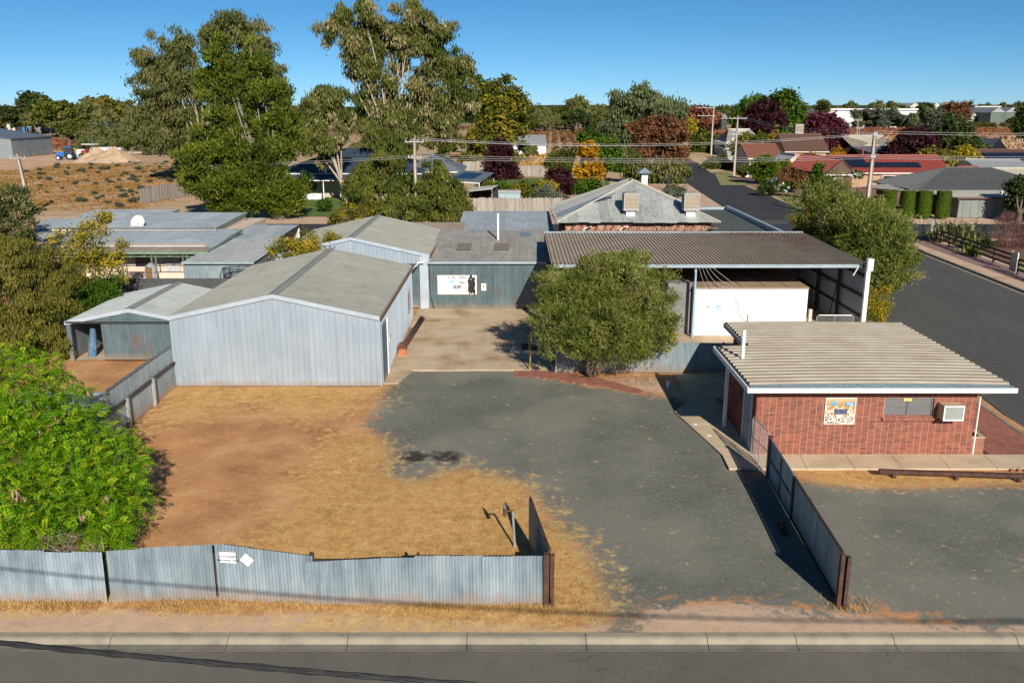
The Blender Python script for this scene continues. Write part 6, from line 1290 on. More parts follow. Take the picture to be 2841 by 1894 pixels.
# far industry on the right
def farshed(name, lab, u0, u1, vb, y, h, wm, rm, ridge=.0, depth=40, n=1, rows=0):
    a, b = at(u0, vb, y=y)[0], at(u1, vb, y=y)[0]; t = thing(name, lab, 'warehouse' if rows == 0 else 'glasshouse', ((a+b)/2, y, 0)); w = (b-a)/n
    for i in range(n):
        x0_, x1_ = a+w*i, a+w*(i+1)-.2
        MB().box(x0_, x1_, y, y+depth, 0, h).build('bay', wm, t); 
        if ridge: MB().prism([(x0_-.3, h), (x1_+.3, h), ((x0_+x1_)/2, h+ridge)], y-.5, y+depth).build('roof', rm, t)
        else: MB().box(x0_-.5, x1_+.5, y-1, y+depth, h, h+.8).build('roof', rm, t)
    return t
farshed('white_warehouse', 'long white warehouse behind the row of far gum trees', 2275, 2540, 345, 520, 10.5, whitep, whitep, 0, 60)
farshed('far_glasshouse', 'pale green glasshouse roofs beyond the red vineyard', 2590, 2705, 344, 560, 7.0, pm('glasshouse_wall', [(.36, .40, .36), (.45, .49, .45)], .2, .6), pm('glasshouse_roof', [(.40, .46, .43), (.50, .55, .52)], .2, .5), 2.2, 60, 9, 1)
farshed('far_green_factory', 'dull green saw tooth factory sheds at the right beyond the vineyard', 2745, 2900, 350, 545, 9.0, pm('dull_green_iron', [(.10, .135, .12), (.14, .175, .155)], .2, .7), irong, 3.0, 60, 4)
farshed('far_white_sheds', 'row of far white shed roofs behind the glasshouse', 2520, 2700, 325, 760, 12, ironw, ironw, 3.5, 50, 6)
farshed('far_blue_store', 'far blue grey store with flat roof beside the rusty gum tree', 2700, 2770, 335, 640, 12, irons, ironw, 0, 40)
tw = thing('far_tower_block', 'far glass fronted tower block rising above the horizon trees', 'building', (at(2668, 300, y=1400)[0], 1400, 0)); a, b = at(2640, 290, y=1400), at(2687, 284, y=1400)
MB().box(a.x, b.x, 1400, 1430, 0, b.z).build('core', pm('pale_glazing', [(.30, .36, .40), (.42, .48, .52)], .05, .4), tw); MB().box(a.x, a.x+7, 1398, 1400, 0, b.z-2).build('dark_front', pm('dark_glazing', [(.08, .10, .12), (.13, .15, .17)], .05, .3), tw)
for k in range(4): MB().box(a.x+8, b.x, 1398.5, 1400, b.z-3-4*k, b.z-2.2-4*k).build('floor_band', whitep, tw)
house('far_hut', 'tiny grey roofed hut beyond the far red vineyard', *[at(2002, 334, y=470)[0], at(2016, 334, y=470)[0]], 470, 480, 6.5, 8.5, 'gable', darkst, irong, tile=False, cat='hut')
# far left: sheds, tank, tractors, sand
gs = thing('grey_field_shed', 'grey ribbed steel shed cut by the left edge of the field', 'shed', (-130, 224, 0)); b = at(37, 437, y=224); tz = at(37, 385, y=224)
sheets(gs, pm('grey_green_shed', [(.20, .24, .245), (.25, .29, .295)], 1, .6, .1), (b.x-14, 224, 0), X_, 14, Z_, 0, lambda a: tz.z+(14-a)*.14, -Y_, .4, .05, 'trap', 2.8); MB().quad((b.x, 224, 0), (b.x, 244, 0), (b.x, 244, tz.z), (b.x, 224, tz.z)).build('side_wall', galv, gs); MB().slab([(b.x+.3, 223.6, tz.z+.05), (b.x+.3, 244, tz.z+.05), (b.x-14, 244, tz.z+2.1), (b.x-14, 223.6, tz.z+2.1)], .15).build('roof', irons, gs)
y = 470; a, b = at(95, 358, y=y), at(162, 347, y=y)
os_ = thing('open_machinery_shed', 'long open fronted machinery shed at the far edge of the field', 'shed', ((a.x+b.x)/2, y, 0)); MB().box(a.x, b.x, y+12, y+12.4, 0, 5).build('back_wall', darkin, os_); MB().slab([(a.x-1, y, 4.6), (b.x, y, 4.6), (b.x, y+13, 6.6), (a.x-1, y+13, 6.6)], .3).build('roof', irong, os_); MB().slab([(a.x-1, y, 0), (a.x+3.5, y+4, 0), (a.x-.5, y+12, 5.5), (a.x-1, y, 4.6)], .3).build('end_wall', galv, os_)
for k in range(4): x = a.x+4+k*4; MB().box(x-.1, x+.1, y, y+.2, 0, 4.6).build('post', steel, os_)
wf = thing('white_yard_fence', 'long low white wall at the far left edge of the field', 'wall', (-255, 480, 0)); MB().box(at(0, 355, y=480)[0]-30, at(95, 355, y=480)[0], 480, 480.4, 0, 3.6).build('panel', ironw, wf)
rt = thing('rainwater_tank', 'black round rainwater tank beside the far white wall', 'tank', (at(57, 352, y=474)[0], 474, 0)); MB().cyl(at(57, 352, y=474)[0], 474, 0, 3.8, 2.6, 16).build('shell', darkst, rt); MB().cyl(at(57, 352, y=474)[0], 474, 3.8, 4.3, 2.6, 16, .4).build('lid', darkst, rt)
bb = thing('blue_bins', 'cluster of bright blue bins beside the black tank', 'bins', (at(73, 356, y=472)[0], 472, 0))
for k in range(3): x = at(67+6*k, 356, y=472)[0]; MB().box(x-.9, x+.9, 472, 473.5, 0, 2.2).build('bin', pm('bright_blue', [(.04, .17, .36), (.07, .24, .45)], 2, .5), bb)
carp = {n: pm(n, [tuple(c*.85 for c in col), col], 2, .3, .2, spec=.5) for n, col in (('silver_car_paint', (.5, .5, .52)), ('white_car_paint', (.75, .75, .75)), ('dark_car_paint', (.06, .055, .06)), ('blue_car_paint', (.10, .18, .32)), ('rust_car_paint', (.28, .11, .07)))}
def car(lab, x, y, rz, paint, s=1.0, z=0.0, grp=None, van=False):
    t = thing('parked_car', lab, 'van' if van else 'car', (0, 0, 0), grp)
    pr = [(-2.1, .35), (-2.15, .75), (-1.9, .95), (-1.2, 1.0), (-.55, 1.42), (.75, 1.45), (1.5, 1.02), (2.0, .95), (2.15, .7), (2.1, .35)] if not van else [(-2.2, .4), (-2.25, 1.0), (-1.7, 1.15), (-1.2, 1.95), (2.2, 1.98), (2.25, .4)]
    MB().prism(pr, -.85, .85).build('body', carp[paint], t)
    m = MB()
    gpr = [(-1.02, 1.06), (-.52, 1.36), (.72, 1.39), (1.25, 1.06)] if not van else [(-1.45, 1.25), (-1.12, 1.85), (-.2, 1.85), (-.2, 1.25)]
    m.prism(gpr, -.858, -.852); m.prism(gpr, .852, .858); m.build('side_glass', glass, t)
    for sx in (-1.3, 1.3):
        for sy in (-.8, .8):
            w = MB().tube([(sx, sy-.1, .33), (sx, sy+.1, .33)], .33, 14).build('wheel', black, t); MB().tube([(sx, sy-.115, .33), (sx, sy+.115, .33)], .18, 10).build('rim', steel, w)
    for sy in (-.6, .6): MB().box(-2.17, -2.1, sy-.16, sy+.16, .62, .78).build('headlight', white2, t); MB().box(2.1, 2.18, sy-.14, sy+.14, .65, .82).build('tail_light', redi, t)
    t.location = (x, y, z); t.rotation_euler.z = rz; t.scale = (s, s, s); return t
for k, (u, pnt, lab) in enumerate(((101, 'rust_car_paint', 'rusty old car in front of the far machinery shed'), (119, 'dark_car_paint', 'dark car parked in the mouth of the far machinery shed'), (133, 'silver_car_paint', 'pale silver car inside the far machinery shed'), (143, 'white_car_paint', 'white car at the right end of the far machinery shed'))):
    p = at(u, 366, y=466); car(lab, p.x, 466 - (4 if k == 0 else 0), math.radians(80+10*k), pnt, 1.15)
def tractor(lab, x, y, rz, col, cab=True, can=None, sc=1.0):
    t = thing('farm_tractor', lab, 'tractor', (0, 0, 0), 'farm tractors'); pc = carp[col]
    m = MB(); m.prism([(-2.0, .75), (-2.05, 1.35), (-1.7, 1.55), (-.3, 1.65), (-.3, .75)], -.35, .35); m.build('bonnet', pc, t); MB().box(-1.9, 1.2, -.28, .28, .5, .8).build('chassis', darkst, t)
    if cab:
        c = MB(); c.prism([(-.35, 1.0), (-.3, 2.55), (1.1, 2.55), (1.2, 1.0)], -.7, .7); co = c.build('cab', glass, t); MB().box(-.4, 1.2, -.8, .8, 2.55, 2.7).build('cab_roof', pc, co)
        for sx in (-.33, 1.12):
            for sy in (-.72, .72): MB().bar((sx, sy, .9), (sx, sy, 2.55), .07, .07).build('pillar', darkst, co)
    else:
        MB().box(.3, .9, -.3, .3, 1.0, 1.5).build('seat', black, t); MB().box(-1.0, 1.6, -1.0, 1.0, 2.7, 2.82).build('canopy', white2, t)
        for sy in (-.7, .7):
            for sx in (-.1, 1.2): MB().bar((sx, sy, .9), (sx, sy, 2.7), .06, .06).build('canopy_post', darkst, t)
    for sy in (-.85, .85):
        for sx, r in ((.75, .78), (-1.5, .48)):
            w = MB().tube([(sx, sy-.2, r), (sx, sy+.2, r)], r, 16).build('wheel', black, t); MB().tube([(sx, sy-.21, r), (sx, sy+.21, r)], r*.5, 12).build('rim', white2 if cab else steel, w)
        MB().box(.2, 1.3, sy-.25, sy+.25, 1.52, 1.6).build('mudguard', pc, t)
    t.location = (x, y, 0); t.rotation_euler.z = rz; t.scale = (sc,)*3; return t
carp['tractor_blue'] = pm('tractor_blue', [(.02, .10, .38), (.03, .15, .5)], 2, .4); carp['tractor_red'] = pm('tractor_red', [(.28, .05, .03), (.38, .08, .05)], 2, .5)
p = at(187, 444); tractor('blue tractor with cab parked on the bare red earth', p.x, p.y, math.radians(12), 'tractor_blue', True, sc=1.15)
p = at(235, 440); tractor('red tractor with a white sun canopy beside the sand heap', p.x, p.y+3, math.radians(-20), 'tractor_red', False, sc=1.2)
yt = thing('yellow_spray_tank', 'yellow tank standing behind the blue tractor', 'tank', tuple(at(203, 441))); p = at(204, 442); MB().tube([(p.x-.3, p.y, .5), (p.x+.4, p.y, 2.6)], [.9, .7], 12).build('tank', pm('yellow_plastic', [(.55, .40, .08), (.62, .47, .12)], 2, .5), yt, smooth=True); MB().box(p.x-.9, p.x+.9, p.y-.6, p.y+.6, .2, .5).build('frame', steel, yt)
wt = thing('white_trailer_tank', 'white trailer tank between the two tractors', 'trailer', tuple(at(215, 436))); p = at(214, 438); MB().box(p.x-1.6, p.x+1.6, p.y+1, p.y+2.4, .7, 2.0).build('tank', white2, wt); MB().box(p.x-1.2, p.x+1.2, p.y-.4, p.y+.8, 0.05, .45).build('pale_blue_cover', pm('cyan_sheet', [(.12, .40, .60), (.18, .5, .7)], 2, .6), wt)
for sx in (-.9, .9): MB().tube([(p.x+sx, p.y+.9, .45), (p.x+sx, p.y+1.1, .45)], .45, 12).build('wheel', black, wt)
p = at(254, 425, y=224); car('white truck cab parked behind the red tractor', p.x+1, 226, math.radians(10), 'white_car_paint', 1.3, van=True, grp='vehicles by the sand heap'); p = at(268, 425, y=224); car('white van parked behind the sand heap', p.x+1.5, 229, math.radians(4), 'white_car_paint', 1.2, van=True, grp='vehicles by the sand heap')
def mound(lab, cx, cy, rx, ry, h, mat, name='sand_heap', seed=1):
    rg = np.random.default_rng(seed); n = 40; m = 14; vs = [(cx, cy, h)]
    for j in range(1, m+1):
        for i in range(n):
            a = 2*math.pi*i/n; r = j/m; q = 1+.08*math.sin(3*a+seed)+.05*math.sin(7*a)
            vs.append((cx+rx*r*q*math.cos(a), cy+ry*r*q*math.sin(a), h*(1-r)**1.0*(1+.1*math.sin(5*a+j))+rg.uniform(-.03, .03) if j < m else -.08))
    fs = [(0, 1+i, 1+(i+1) % n) for i in range(n)] + [(1+j*n+i, 1+(j+1)*n+i, 1+(j+1)*n+(i+1) % n, 1+j*n+(i+1) % n) for j in range(m-1) for i in range(n)]
    mb = MB(); mb.add(vs, fs); return mb.build(name, mat, None, smooth=True, label=lab, cat='sand heap')
sandm = pm('heaped_sand', [(.36, .25, .155), (.44, .315, .205), (.50, .36, .24)], .4, .95, 0, .05, 4, .15)
p = at(282, 452); mound('tall right cone of the pale sand heap beside the tractors', p.x+1.2, p.y+4, 6.0, 5, 3.4, sandm, seed=1); mound('lower left cone of the pale sand heap nearest the red tractor', p.x-3.2, p.y+5.5, 5.4, 4.5, 3.2, sandm, seed=4)
rb = thing('rubbish_pile', 'pile of white and blue rubbish beside the grey field shed', 'rubbish', tuple(at(50, 430)))
for k in range(12): p = at(36+3.2*k, 431); MB().box(p.x-.5, p.x+.5, p.y-.4, p.y+.4, 0, random.uniform(.5, 1.6)).build('scrap', random.choice([white2, steel, MATS['bright_blue'], brownst]), rb)
lgp = thing('log_pile', 'pile of bleached white logs at the foot of the far gums', 'logs', tuple(at(385, 428)))
for k in range(7): p = at(362+6*k, 429+random.uniform(-2, 1)); MB().tube([(p.x-2, p.y, .2+.15*(k % 3)), (p.x+3, p.y+random.uniform(-1, 1), .3+.2*(k % 2))], .14, 6).build('log', barkw, lgp)
# bins and letterbox on the street, car in the carport
for dx, lab in ((0, 'blue wheelie bin with red lid standing by the street hedge'), (1.0, 'second blue wheelie bin with its red lid thrown open by the street hedge')):
    p = at(2157, 512); t = thing('wheelie_bin', lab, 'bin', (p.x+dx, p.y+4, 0), 'wheelie bins'); x, y = p.x+dx, p.y+4
    MB().add([(x-.26, y-.26, .05), (x+.26, y-.26, .05), (x+.26, y+.3, .05), (x-.26, y+.3, .05), (x-.33, y-.36, 1.3), (x+.33, y-.36, 1.3), (x+.33, y+.36, 1.3), (x-.33, y+.36, 1.3)], [(0, 1, 5, 4), (1, 2, 6, 5), (2, 3, 7, 6), (3, 0, 4, 7), (3, 2, 1, 0)]).build('body', MATS['bright_blue'], t)
    rl_ = pm('red_plastic', [(.5, .02, .03), (.6, .04, .05)], 2, .4)
    if dx == 0: MB().box(x-.36, x+.36, y-.4, y+.4, 1.3, 1.38).build('lid', rl_, t)
    else: MB().slab([(x-.36, y+.36, 1.3), (x+.36, y+.36, 1.3), (x+.36, y+.6, 2.0), (x-.36, y+.6, 2.0)], .05).build('lid', rl_, t)
    for s in (-1, 1): MB().tube([(x+s*.3, y+.34, .14), (x+s*.24, y+.34, .14)], .13, 10).build('wheel', black, t)
p = at(2072, 492); lb = thing('white_letterbox', 'small white letterbox by the street lawn', 'letterbox', tuple(p)); MB().box(p.x-.2, p.x+.2, p.y-.15, p.y+.15, 0, .9).build('pillar', whitep, lb); MB().box(p.x-.3, p.x+.3, p.y-.25, p.y+.25, .9, 1.0).build('cap', whitep, lb)
car('dark blue car with pale roof racks parked behind the clipped conifers', 46.6, 105.6, math.radians(70), 'dark_car_paint', 1.0)
# ------------------------------------------------------------------ trees and plants
def unit(v): return v/np.maximum(np.linalg.norm(v, axis=1, keepdims=True), 1e-9)
def leaf_quads(C, D, S, L, W_):
    """rhombic leaves: centres, long axes, side axes, lengths and widths"""
    L = L[:, None]; W_ = W_[:, None]
    V = np.stack([C-D*L*.5, C+S*W_*.5+D*L*.06, C+D*L*.5, C-S*W_*.5+D*L*.06], 1).reshape(-1, 3)
    return V, np.arange(len(V)).reshape(-1, 4)
def sprigs(blobs, n, rng, shell=.35, lump=.22, sub=.42, per=12):
    """points gathered in leaf clumps near the skin of a set of (x,y,z,rx,ry,rz) lobes, with outward normals"""
    B = np.array(blobs); w = B[:, 3]*B[:, 5]; nc = max(len(B)*3, n//per); ic = rng.choice(len(B), nc, p=w/w.sum())
    d = unit(rng.normal(size=(nc, 3))); b = B[ic]; ph = rng.random((len(B), 6))*6.28; q = ph[ic]
    lm = 1 + lump*(np.sin(4*d[:, 0]+q[:, 0])*np.sin(4*d[:, 1]+q[:, 1]) + .7*np.sin(7*d[:, 2]+q[:, 2])*np.sin(7*d[:, 0]+q[:, 3]))
    C = b[:, :3] + d*b[:, 3:6]*((rng.random(nc)**shell)*lm*.9)[:, None]
    R = b[:, 3]*sub*(.55+.9*rng.random(nc)); k = rng.integers(0, nc, n)
    e = unit(rng.normal(size=(n, 3)) + .5*d[k] + np.array([0, 0, .25]))
    P = C[k] + e*(R[k]*rng.random(n)**.45)[:, None]*np.array([1, 1, .75])
    sprigs.tone = rng.normal(0, .17, nc)[k]
    return P, unit(.75*e + .45*d[k]), ic[k]
STY = {  # leaf direction mix: outward, up, random ; leaf aspect
    'spike': (.55, .35, .45), 'droop': (.15, -.9, .35), 'rand': (.25, .1, .8), 'pine': (.5, .5, .4), 'brush': (.7, .2, .5)}
def foliage(name, parent, mat, blobs, nsp, per, spr, L, W_, style='rand', seed=0, shell=.35, lump=.22, flat_=.55, zmin=None, vspread=.12, sub=.42, cper=12):
    rng = np.random.default_rng(seed); P, Nn, idx = sprigs(blobs, nsp, rng, shell, lump, sub, cper); tone = sprigs.tone
    if zmin is not None:
        k = P[:, 2] > zmin; P, Nn, tone = P[k], Nn[k], tone[k]; nsp = len(P)
    v = np.clip(rng.normal(.5, .16, nsp) + tone, 0, 1)
    C = np.repeat(P, per, 0) + rng.normal(size=(nsp*per, 3))*spr*np.array([1, 1, .8])
    No = np.repeat(Nn, per, 0); R = unit(rng.normal(size=C.shape)); o, u, r = STY[style]
    D = unit(No*o + np.array([0, 0, 1.])*u + R*r)
    nf = unit(No*flat_ + np.array([0, 0, .35]) + unit(rng.normal(size=C.shape))*(1-flat_)*1.3)
    Sd = unit(np.cross(D, nf)); n = len(C)
    V, Q = leaf_quads(C, D, Sd, L*(.65+.7*rng.random(n)), W_*(.65+.7*rng.random(n)))
    vv = np.clip(np.repeat(v, per)+rng.normal(0, vspread, n), 0, 1)
    return npmesh(name, V, Q, mat, parent, var=np.repeat(vv, 4))
def fronds(name, parent, mat, blobs, nfr, flen, npair, ll, lw, seed=0, shell=.3, lump=.2, zmin=None):
    """pinnate leaves: paired leaflets along an arching stalk"""
    rng = np.random.default_rng(seed); P, Nn, _ = sprigs(blobs, nfr, rng, shell, lump)
    if zmin is not None: k = P[:, 2] > zmin; P, Nn = P[k], Nn[k]; nfr = len(P)
    D = unit(Nn*.7 + unit(rng.normal(size=P.shape))*.8 + np.array([0, 0, .1])); up = unit(Nn*.5+np.array([0, 0, .9])+rng.normal(size=P.shape)*.25)
    Sd = unit(np.cross(D, up)); Up = np.cross(Sd, D)
    fl = flen*(.7+.6*rng.random(nfr)); Vs = []; var = []
    v = np.clip(rng.normal(.5, .25, nfr), 0, 1)
    for i in range(npair):
        t = (i+.6)/npair; c = P + D*(fl*t)[:, None] - Up*0 - np.array([0, 0, 1.])*(fl*.45*t*t)[:, None]
        s = (1-.45*abs(t-.4))
        for sg in (-1, 1):
            d = unit(Sd*sg + D*.55 - np.array([0, 0, .35])); sd = unit(np.cross(d, Up)); n = len(c)
            q, _ = leaf_quads(c + d*ll*s*.5, d, sd, np.full(n, ll*s), np.full(n, lw)); Vs.append(q); var.append(np.repeat(np.clip(v+rng.normal(0, .08, n), 0, 1), 4))
    V = np.concatenate(Vs); Q = np.arange(len(V)).reshape(-1, 4); return npmesh(name, V, Q, mat, parent, var=np.concatenate(var))
def limbs(parent, mat, base, blobs, r0, seed=0, n=6, fork=.35, name='trunk', lean=(0, 0), k=None):
    rg = random.Random(seed); base = Vector(base); m = MB()
    B = sorted(blobs, key=lambda b: -b[3])
    cen = sum((Vector(b[:3]) for b in B), Vector())/len(B); top = max(b[2] for b in B)
    fk = base.lerp(Vector((cen.x, cen.y, cen.z)), fork); fk.x += lean[0]; fk.y += lean[1]
    m.tube([base - Z_*.15, base.lerp(fk, .5) + Vector((rg.uniform(-.1, .1), rg.uniform(-.1, .1), 0))*r0*2, fk], [r0*1.25, r0, r0*.85], 8)
    for b in B[:k or len(B)]:
        e = Vector(b[:3]); s = fk.lerp(base, rg.uniform(0, .25)); mid = s.lerp(e, .5) + Vector((rg.uniform(-1, 1), rg.uniform(-1, 1), rg.uniform(-.2, .6)))*b[3]*.3
        q0 = r0*min(.55, 1.5/math.sqrt(len(B))); m.tube([s, mid, e], [q0, q0*.6, q0*.2], 5, cap=False)
        for q in range(2):
            d = Vector((rg.uniform(-1, 1), rg.uniform(-1, 1), rg.uniform(-.1, .9))).normalized(); m.tube([mid.lerp(e, .4*q+.2), e + d*b[3]*.6], [r0*.10, r0*.03], 4, cap=False)
    return m.build(name, mat, parent, smooth=True)
def pxblobs(L, y, dep=1.0, seed=0, jit=.35, sq=1.0):
    """lobes given as they show in the picture (u, v, radius in px) set round the depth y"""
    rg = random.Random(seed); out = []
    for q in L:
        u, v, r = q[:3]; yy = q[3] if len(q) > 3 else y + rg.uniform(-1, 1)*jit*dep
        p = au(u, v, y=yy); R = r/ppm(yy, p.z); out.append((p.x, p.y, p.z, R, R, R*sq))
    return out
LM = {
 'bottle': leafm('bottlebrush_leaf', [(0.067, 0.096, 0.015), (0.126, 0.163, 0.026), (0.200, 0.222, 0.044), (0.296, 0.281, 0.095)]),
 'bright': leafm('bright_pinnate_leaf', [(0.043, 0.139, 0.006), (0.105, 0.263, 0.009), (0.210, 0.373, 0.011), (0.369, 0.443, 0.019)], .3),
 'olive': leafm('olive_leaf', [(0.056, 0.068, 0.013), (0.113, 0.118, 0.020), (0.175, 0.163, 0.028), (0.237, 0.203, 0.045)]),
 'yellowing': leafm('yellowing_leaf', [(0.060, 0.090, 0.014), (0.144, 0.156, 0.022), (0.336, 0.264, 0.024), (0.576, 0.384, 0.024)]),
 'loquat': leafm('dark_glossy_leaf', [(0.030, 0.048, 0.017), (0.060, 0.090, 0.026), (0.108, 0.132, 0.042), (0.312, 0.228, 0.120)], .15, .4),
 'pine': leafm('cypress_needle', [(0.036, 0.056, 0.008), (0.067, 0.098, 0.011), (0.113, 0.144, 0.013), (0.164, 0.186, 0.022)], .15),
 'gum': leafm('gum_leaf', [(0.050, 0.066, 0.020), (0.091, 0.107, 0.027), (0.133, 0.145, 0.042), (0.194, 0.162, 0.068)]),
 'gumd': leafm('weeping_gum_leaf', [(0.040, 0.062, 0.010), (0.075, 0.102, 0.016), (0.114, 0.128, 0.027), (0.199, 0.154, 0.064), (0.398, 0.370, 0.193)], .2, lo=.1, hi=1.0),
 'dark': leafm('dark_evergreen_leaf', [(.018, .032, .010), (.035, .06, .014), (.06, .085, .02), (.09, .105, .03)], .15),
 'weep': leafm('weeping_shrub_leaf', [(0.033, 0.053, 0.009), (0.066, 0.088, 0.014), (0.111, 0.128, 0.020), (0.172, 0.166, 0.033)]),
 'autumn': leafm('autumn_green_leaf', [(.04, .07, .01), (.08, .11, .015), (.17, .16, .02), (.30, .22, .025)]),
 'plum': leafm('purple_plum_leaf', [(.020, .008, .010), (.045, .013, .017), (.075, .022, .025)], .2),
 'burg': leafm('burgundy_leaf', [(.045, .012, .02), (.10, .022, .035), (.15, .04, .05)], .2),
 'orange': leafm('orange_leaf', [(.30, .16, .01), (.48, .25, .012), (.55, .30, .02)], .3),
 'rust': leafm('rusty_leaf', [(.07, .045, .02), (.16, .075, .035), (.25, .11, .05)], .2),
 'redaut': leafm('red_autumn_leaf', [(.12, .05, .035), (.24, .09, .055), (.33, .15, .08)], .25),
 'lime': leafm('lime_hedge_leaf', [(.05, .10, .006), (.10, .17, .010), (.17, .23, .015)], .25),
 'fresh': leafm('fresh_green_leaf', [(0.025, 0.064, 0.007), (0.055, 0.111, 0.010), (0.102, 0.162, 0.017)], .25),
 'pale': leafm('pale_gum_leaf', [(0.065, 0.089, 0.037), (0.112, 0.140, 0.056), (0.168, 0.187, 0.084)], .2),
 'greyg': leafm('grey_green_leaf', [(.06, .08, .05), (.10, .125, .08), (.15, .17, .11)], .2),
 'gold': leafm('golden_leaf', [(0.120, 0.112, 0.022), (0.240, 0.195, 0.038), (0.338, 0.270, 0.060)], .3),
 'yellow': leafm('yellow_leaf', [(0.240, 0.200, 0.016), (0.384, 0.304, 0.024), (0.440, 0.352, 0.040)], .3),
 'brush': leafm('brown_twig', [(.12, .05, .045), (.20, .095, .08), (.27, .15, .12)], .1),
 'straw': leafm('dry_straw', [(0.351, 0.203, 0.068), (0.567, 0.358, 0.128), (0.743, 0.513, 0.216)], .2),
 'tuft': leafm('field_tuft', [(0.270, 0.142, 0.041), (0.405, 0.230, 0.068), (0.513, 0.317, 0.115)], .15),
 'salt': leafm('saltbush_leaf', [(.055, .07, .045), (.095, .11, .07), (.14, .15, .10)], .15),
 'vine': leafm('autumn_vine_leaf', [(.14, .065, .02), (.24, .115, .035), (.32, .18, .06)], .2),
 'vinefar': leafm('far_vine_leaf', [(.13, .05, .025), (.21, .085, .04), (.27, .125, .06)], .15),
 'agave': leafm('spiky_leaf', [(.03, .055, .018), (.07, .10, .03), (.25, .23, .09), (.38, .33, .15)], .15),
 'white': leafm('white_flower', [(.6, .6, .56), (.75, .75, .72)], .2), 'pod': leafm('dry_pod', [(.22, .13, .07), (.38, .25, .15), (.48, .35, .22)], .15),
 'yflow': leafm('yellow_flower', [(.45, .36, .02), (.6, .5, .03)], .2), 'redfl': leafm('red_flower', [(.25, .03, .02), (.4, .05, .03)], .2)}
def tree(name, lab, cat, base, blobs, mat, r0, nsp, per, spr, L, W_, style='rand', seed=1, shell=.35, lump=.22, bk=None, n=6, fork=.35, group=None, k=None, zmin=None, flat_=.55, sub=.42, cper=12):
    t = thing(name, lab, cat, tuple(base), group); limbs(t, bk or bark, base, blobs, r0, seed, fork=fork, k=k)
    foliage('crown', t, LM[mat], blobs, nsp, per, spr, L, W_, style, seed, shell, lump, flat_, zmin, .12, sub, cper); return t
g0 = lambda u, y: Vector((au(u, 500, y=y).x, y, 0))
# -- bottlebrush by the inner fence
bb_ = pxblobs([(1390,650,75,40.2),(1480,690,68,41.0),(1300,690,62,40.6),(1292,750,62,39.2),(1400,762,78,38.9),(1500,765,58,40.0),(1440,622,52,41.4),(1352,628,42,41.2),(1262,788,34,39.4),(1335,812,36,38.6),(1450,805,42,38.8),(1528,742,36,40.6),(1254,655,28,40.0),(1440,715,85,39.9),(1360,710,80,40.2),(1500,640,35,41.8)], 40.2)
p = at(1640, 1034); t1 = tree('bottlebrush_tree', 'round bushy bottlebrush tree with short split trunk before the inner fence', 'tree', (p.x, 40.1, 0), bb_, 'bottle', .12, 7000, 13, .1, .18, .038, 'spike', 3, .3, .22, barkg, k=12, fork=.12, zmin=1.15, sub=.46, cper=14)
foliage('pale_twigs', t1, leafm('pale_twig', [(.20, .17, .08), (.30, .26, .14)], .1), bb_, 900, 2, .1, .34, .02, 'spike', 9, .15, .26); foliage('red_brushes', t1, LM['redfl'], bb_, 60, 2, .05, .09, .06, 'spike', 10, .1, .26)
m = MB(); m.tube([(p.x, 40.0, -.1), (p.x+.35, 40.1, .7), (p.x+.5, 40.2, 1.6)], [.17, .15, .12], 8); m.tube([(p.x-.1, 39.95, -.1), (p.x-.35, 40.0, .8), (p.x-.4, 40.2, 1.6)], [.15, .14, .11], 8); m.build('trunk_fork', bark, t1, smooth=True)
# -- front left pinnate tree
fb = pxblobs([(60,905,105,26),(150,935,78,26.2),(40,1050,125,24.6),(165,1065,105,24.6),(255,1068,72,24.8),(298,1040,46,25.2),(120,1170,105,23.2),(228,1160,88,23.4),(285,1130,46,23.8),(10,1190,90,22.6),(205,1228,48,22.3),(-80,1000,120,25),(-70,1140,120,23.5),(325,1008,24,25.4),(262,1220,36,22.2),(60,1240,55,21.8),(-30,900,100,26),(252,1262,22,21.4),(180,1000,70,25.6),(90,985,90,25.6)], 25)
t2 = thing('pinnate_leaf_tree', 'bright yellow green feathery leaved tree overhanging the front fence at left', 'tree', (g0(110, 24).x, 24, 0)); limbs(t2, barkg, (g0(110, 24).x, 24, 0), fb, .16, 4, fork=.15, k=12)
fronds('crown', t2, LM['bright'], fb, 10500, .32, 6, .10, .032, 5, .3, .22, zmin=.35)
foliage('seed_pods', t2, LM['pod'], fb, 80, 14, .045, .17, .035, 'droop', 6, .08, .2, zmin=.9); foliage('bare_twigs', t2, leafm('bare_twig', [(.22, .17, .13), (.34, .28, .22)], .1), pxblobs([(190,1245,45,21.6),(130,1250,40,21.6)], 21.6), 130, 2, .1, .5, .014, 'rand', 7)
# -- left clump
ob_ = pxblobs([(30,640,75,45),(100,640,60,46),(60,720,80,44),(120,720,55,44.5),(20,790,75,42.5),(100,780,55,43),(140,800,32,42.5),(-40,700,80,44),(150,690,40,45),(60,590,50,47),(-20,580,60,48)], 45)
tree('olive_tree', 'dense olive green tree at the left edge beside the open garage', 'tree', (g0(40, 44.5).x, 44.5, 0), ob_, 'olive', .25, 5200, 11, .13, .2, .052, 'droop', 11, .32, .42, barkg, k=8, fork=.2, zmin=.1, sub=.3, cper=22)
yb2 = pxblobs([(190,560,45,51),(140,590,42,51),(230,590,45,52),(180,630,50,50.5),(250,640,36,50.5),(215,530,34,52),(265,600,24,51.5),(120,630,34,51),(150,545,30,52),(285,565,14,52),(235,505,20,52)], 51)
t = tree('yellow_leaf_tree', 'loose tree with yellowing leaves in front of the pink house', 'tree', (g0(190, 51).x, 51, 0), yb2, 'yellowing', .12, 1500, 6, .17, .16, .085, 'rand', 13, .42, .3, bark, fork=.3)
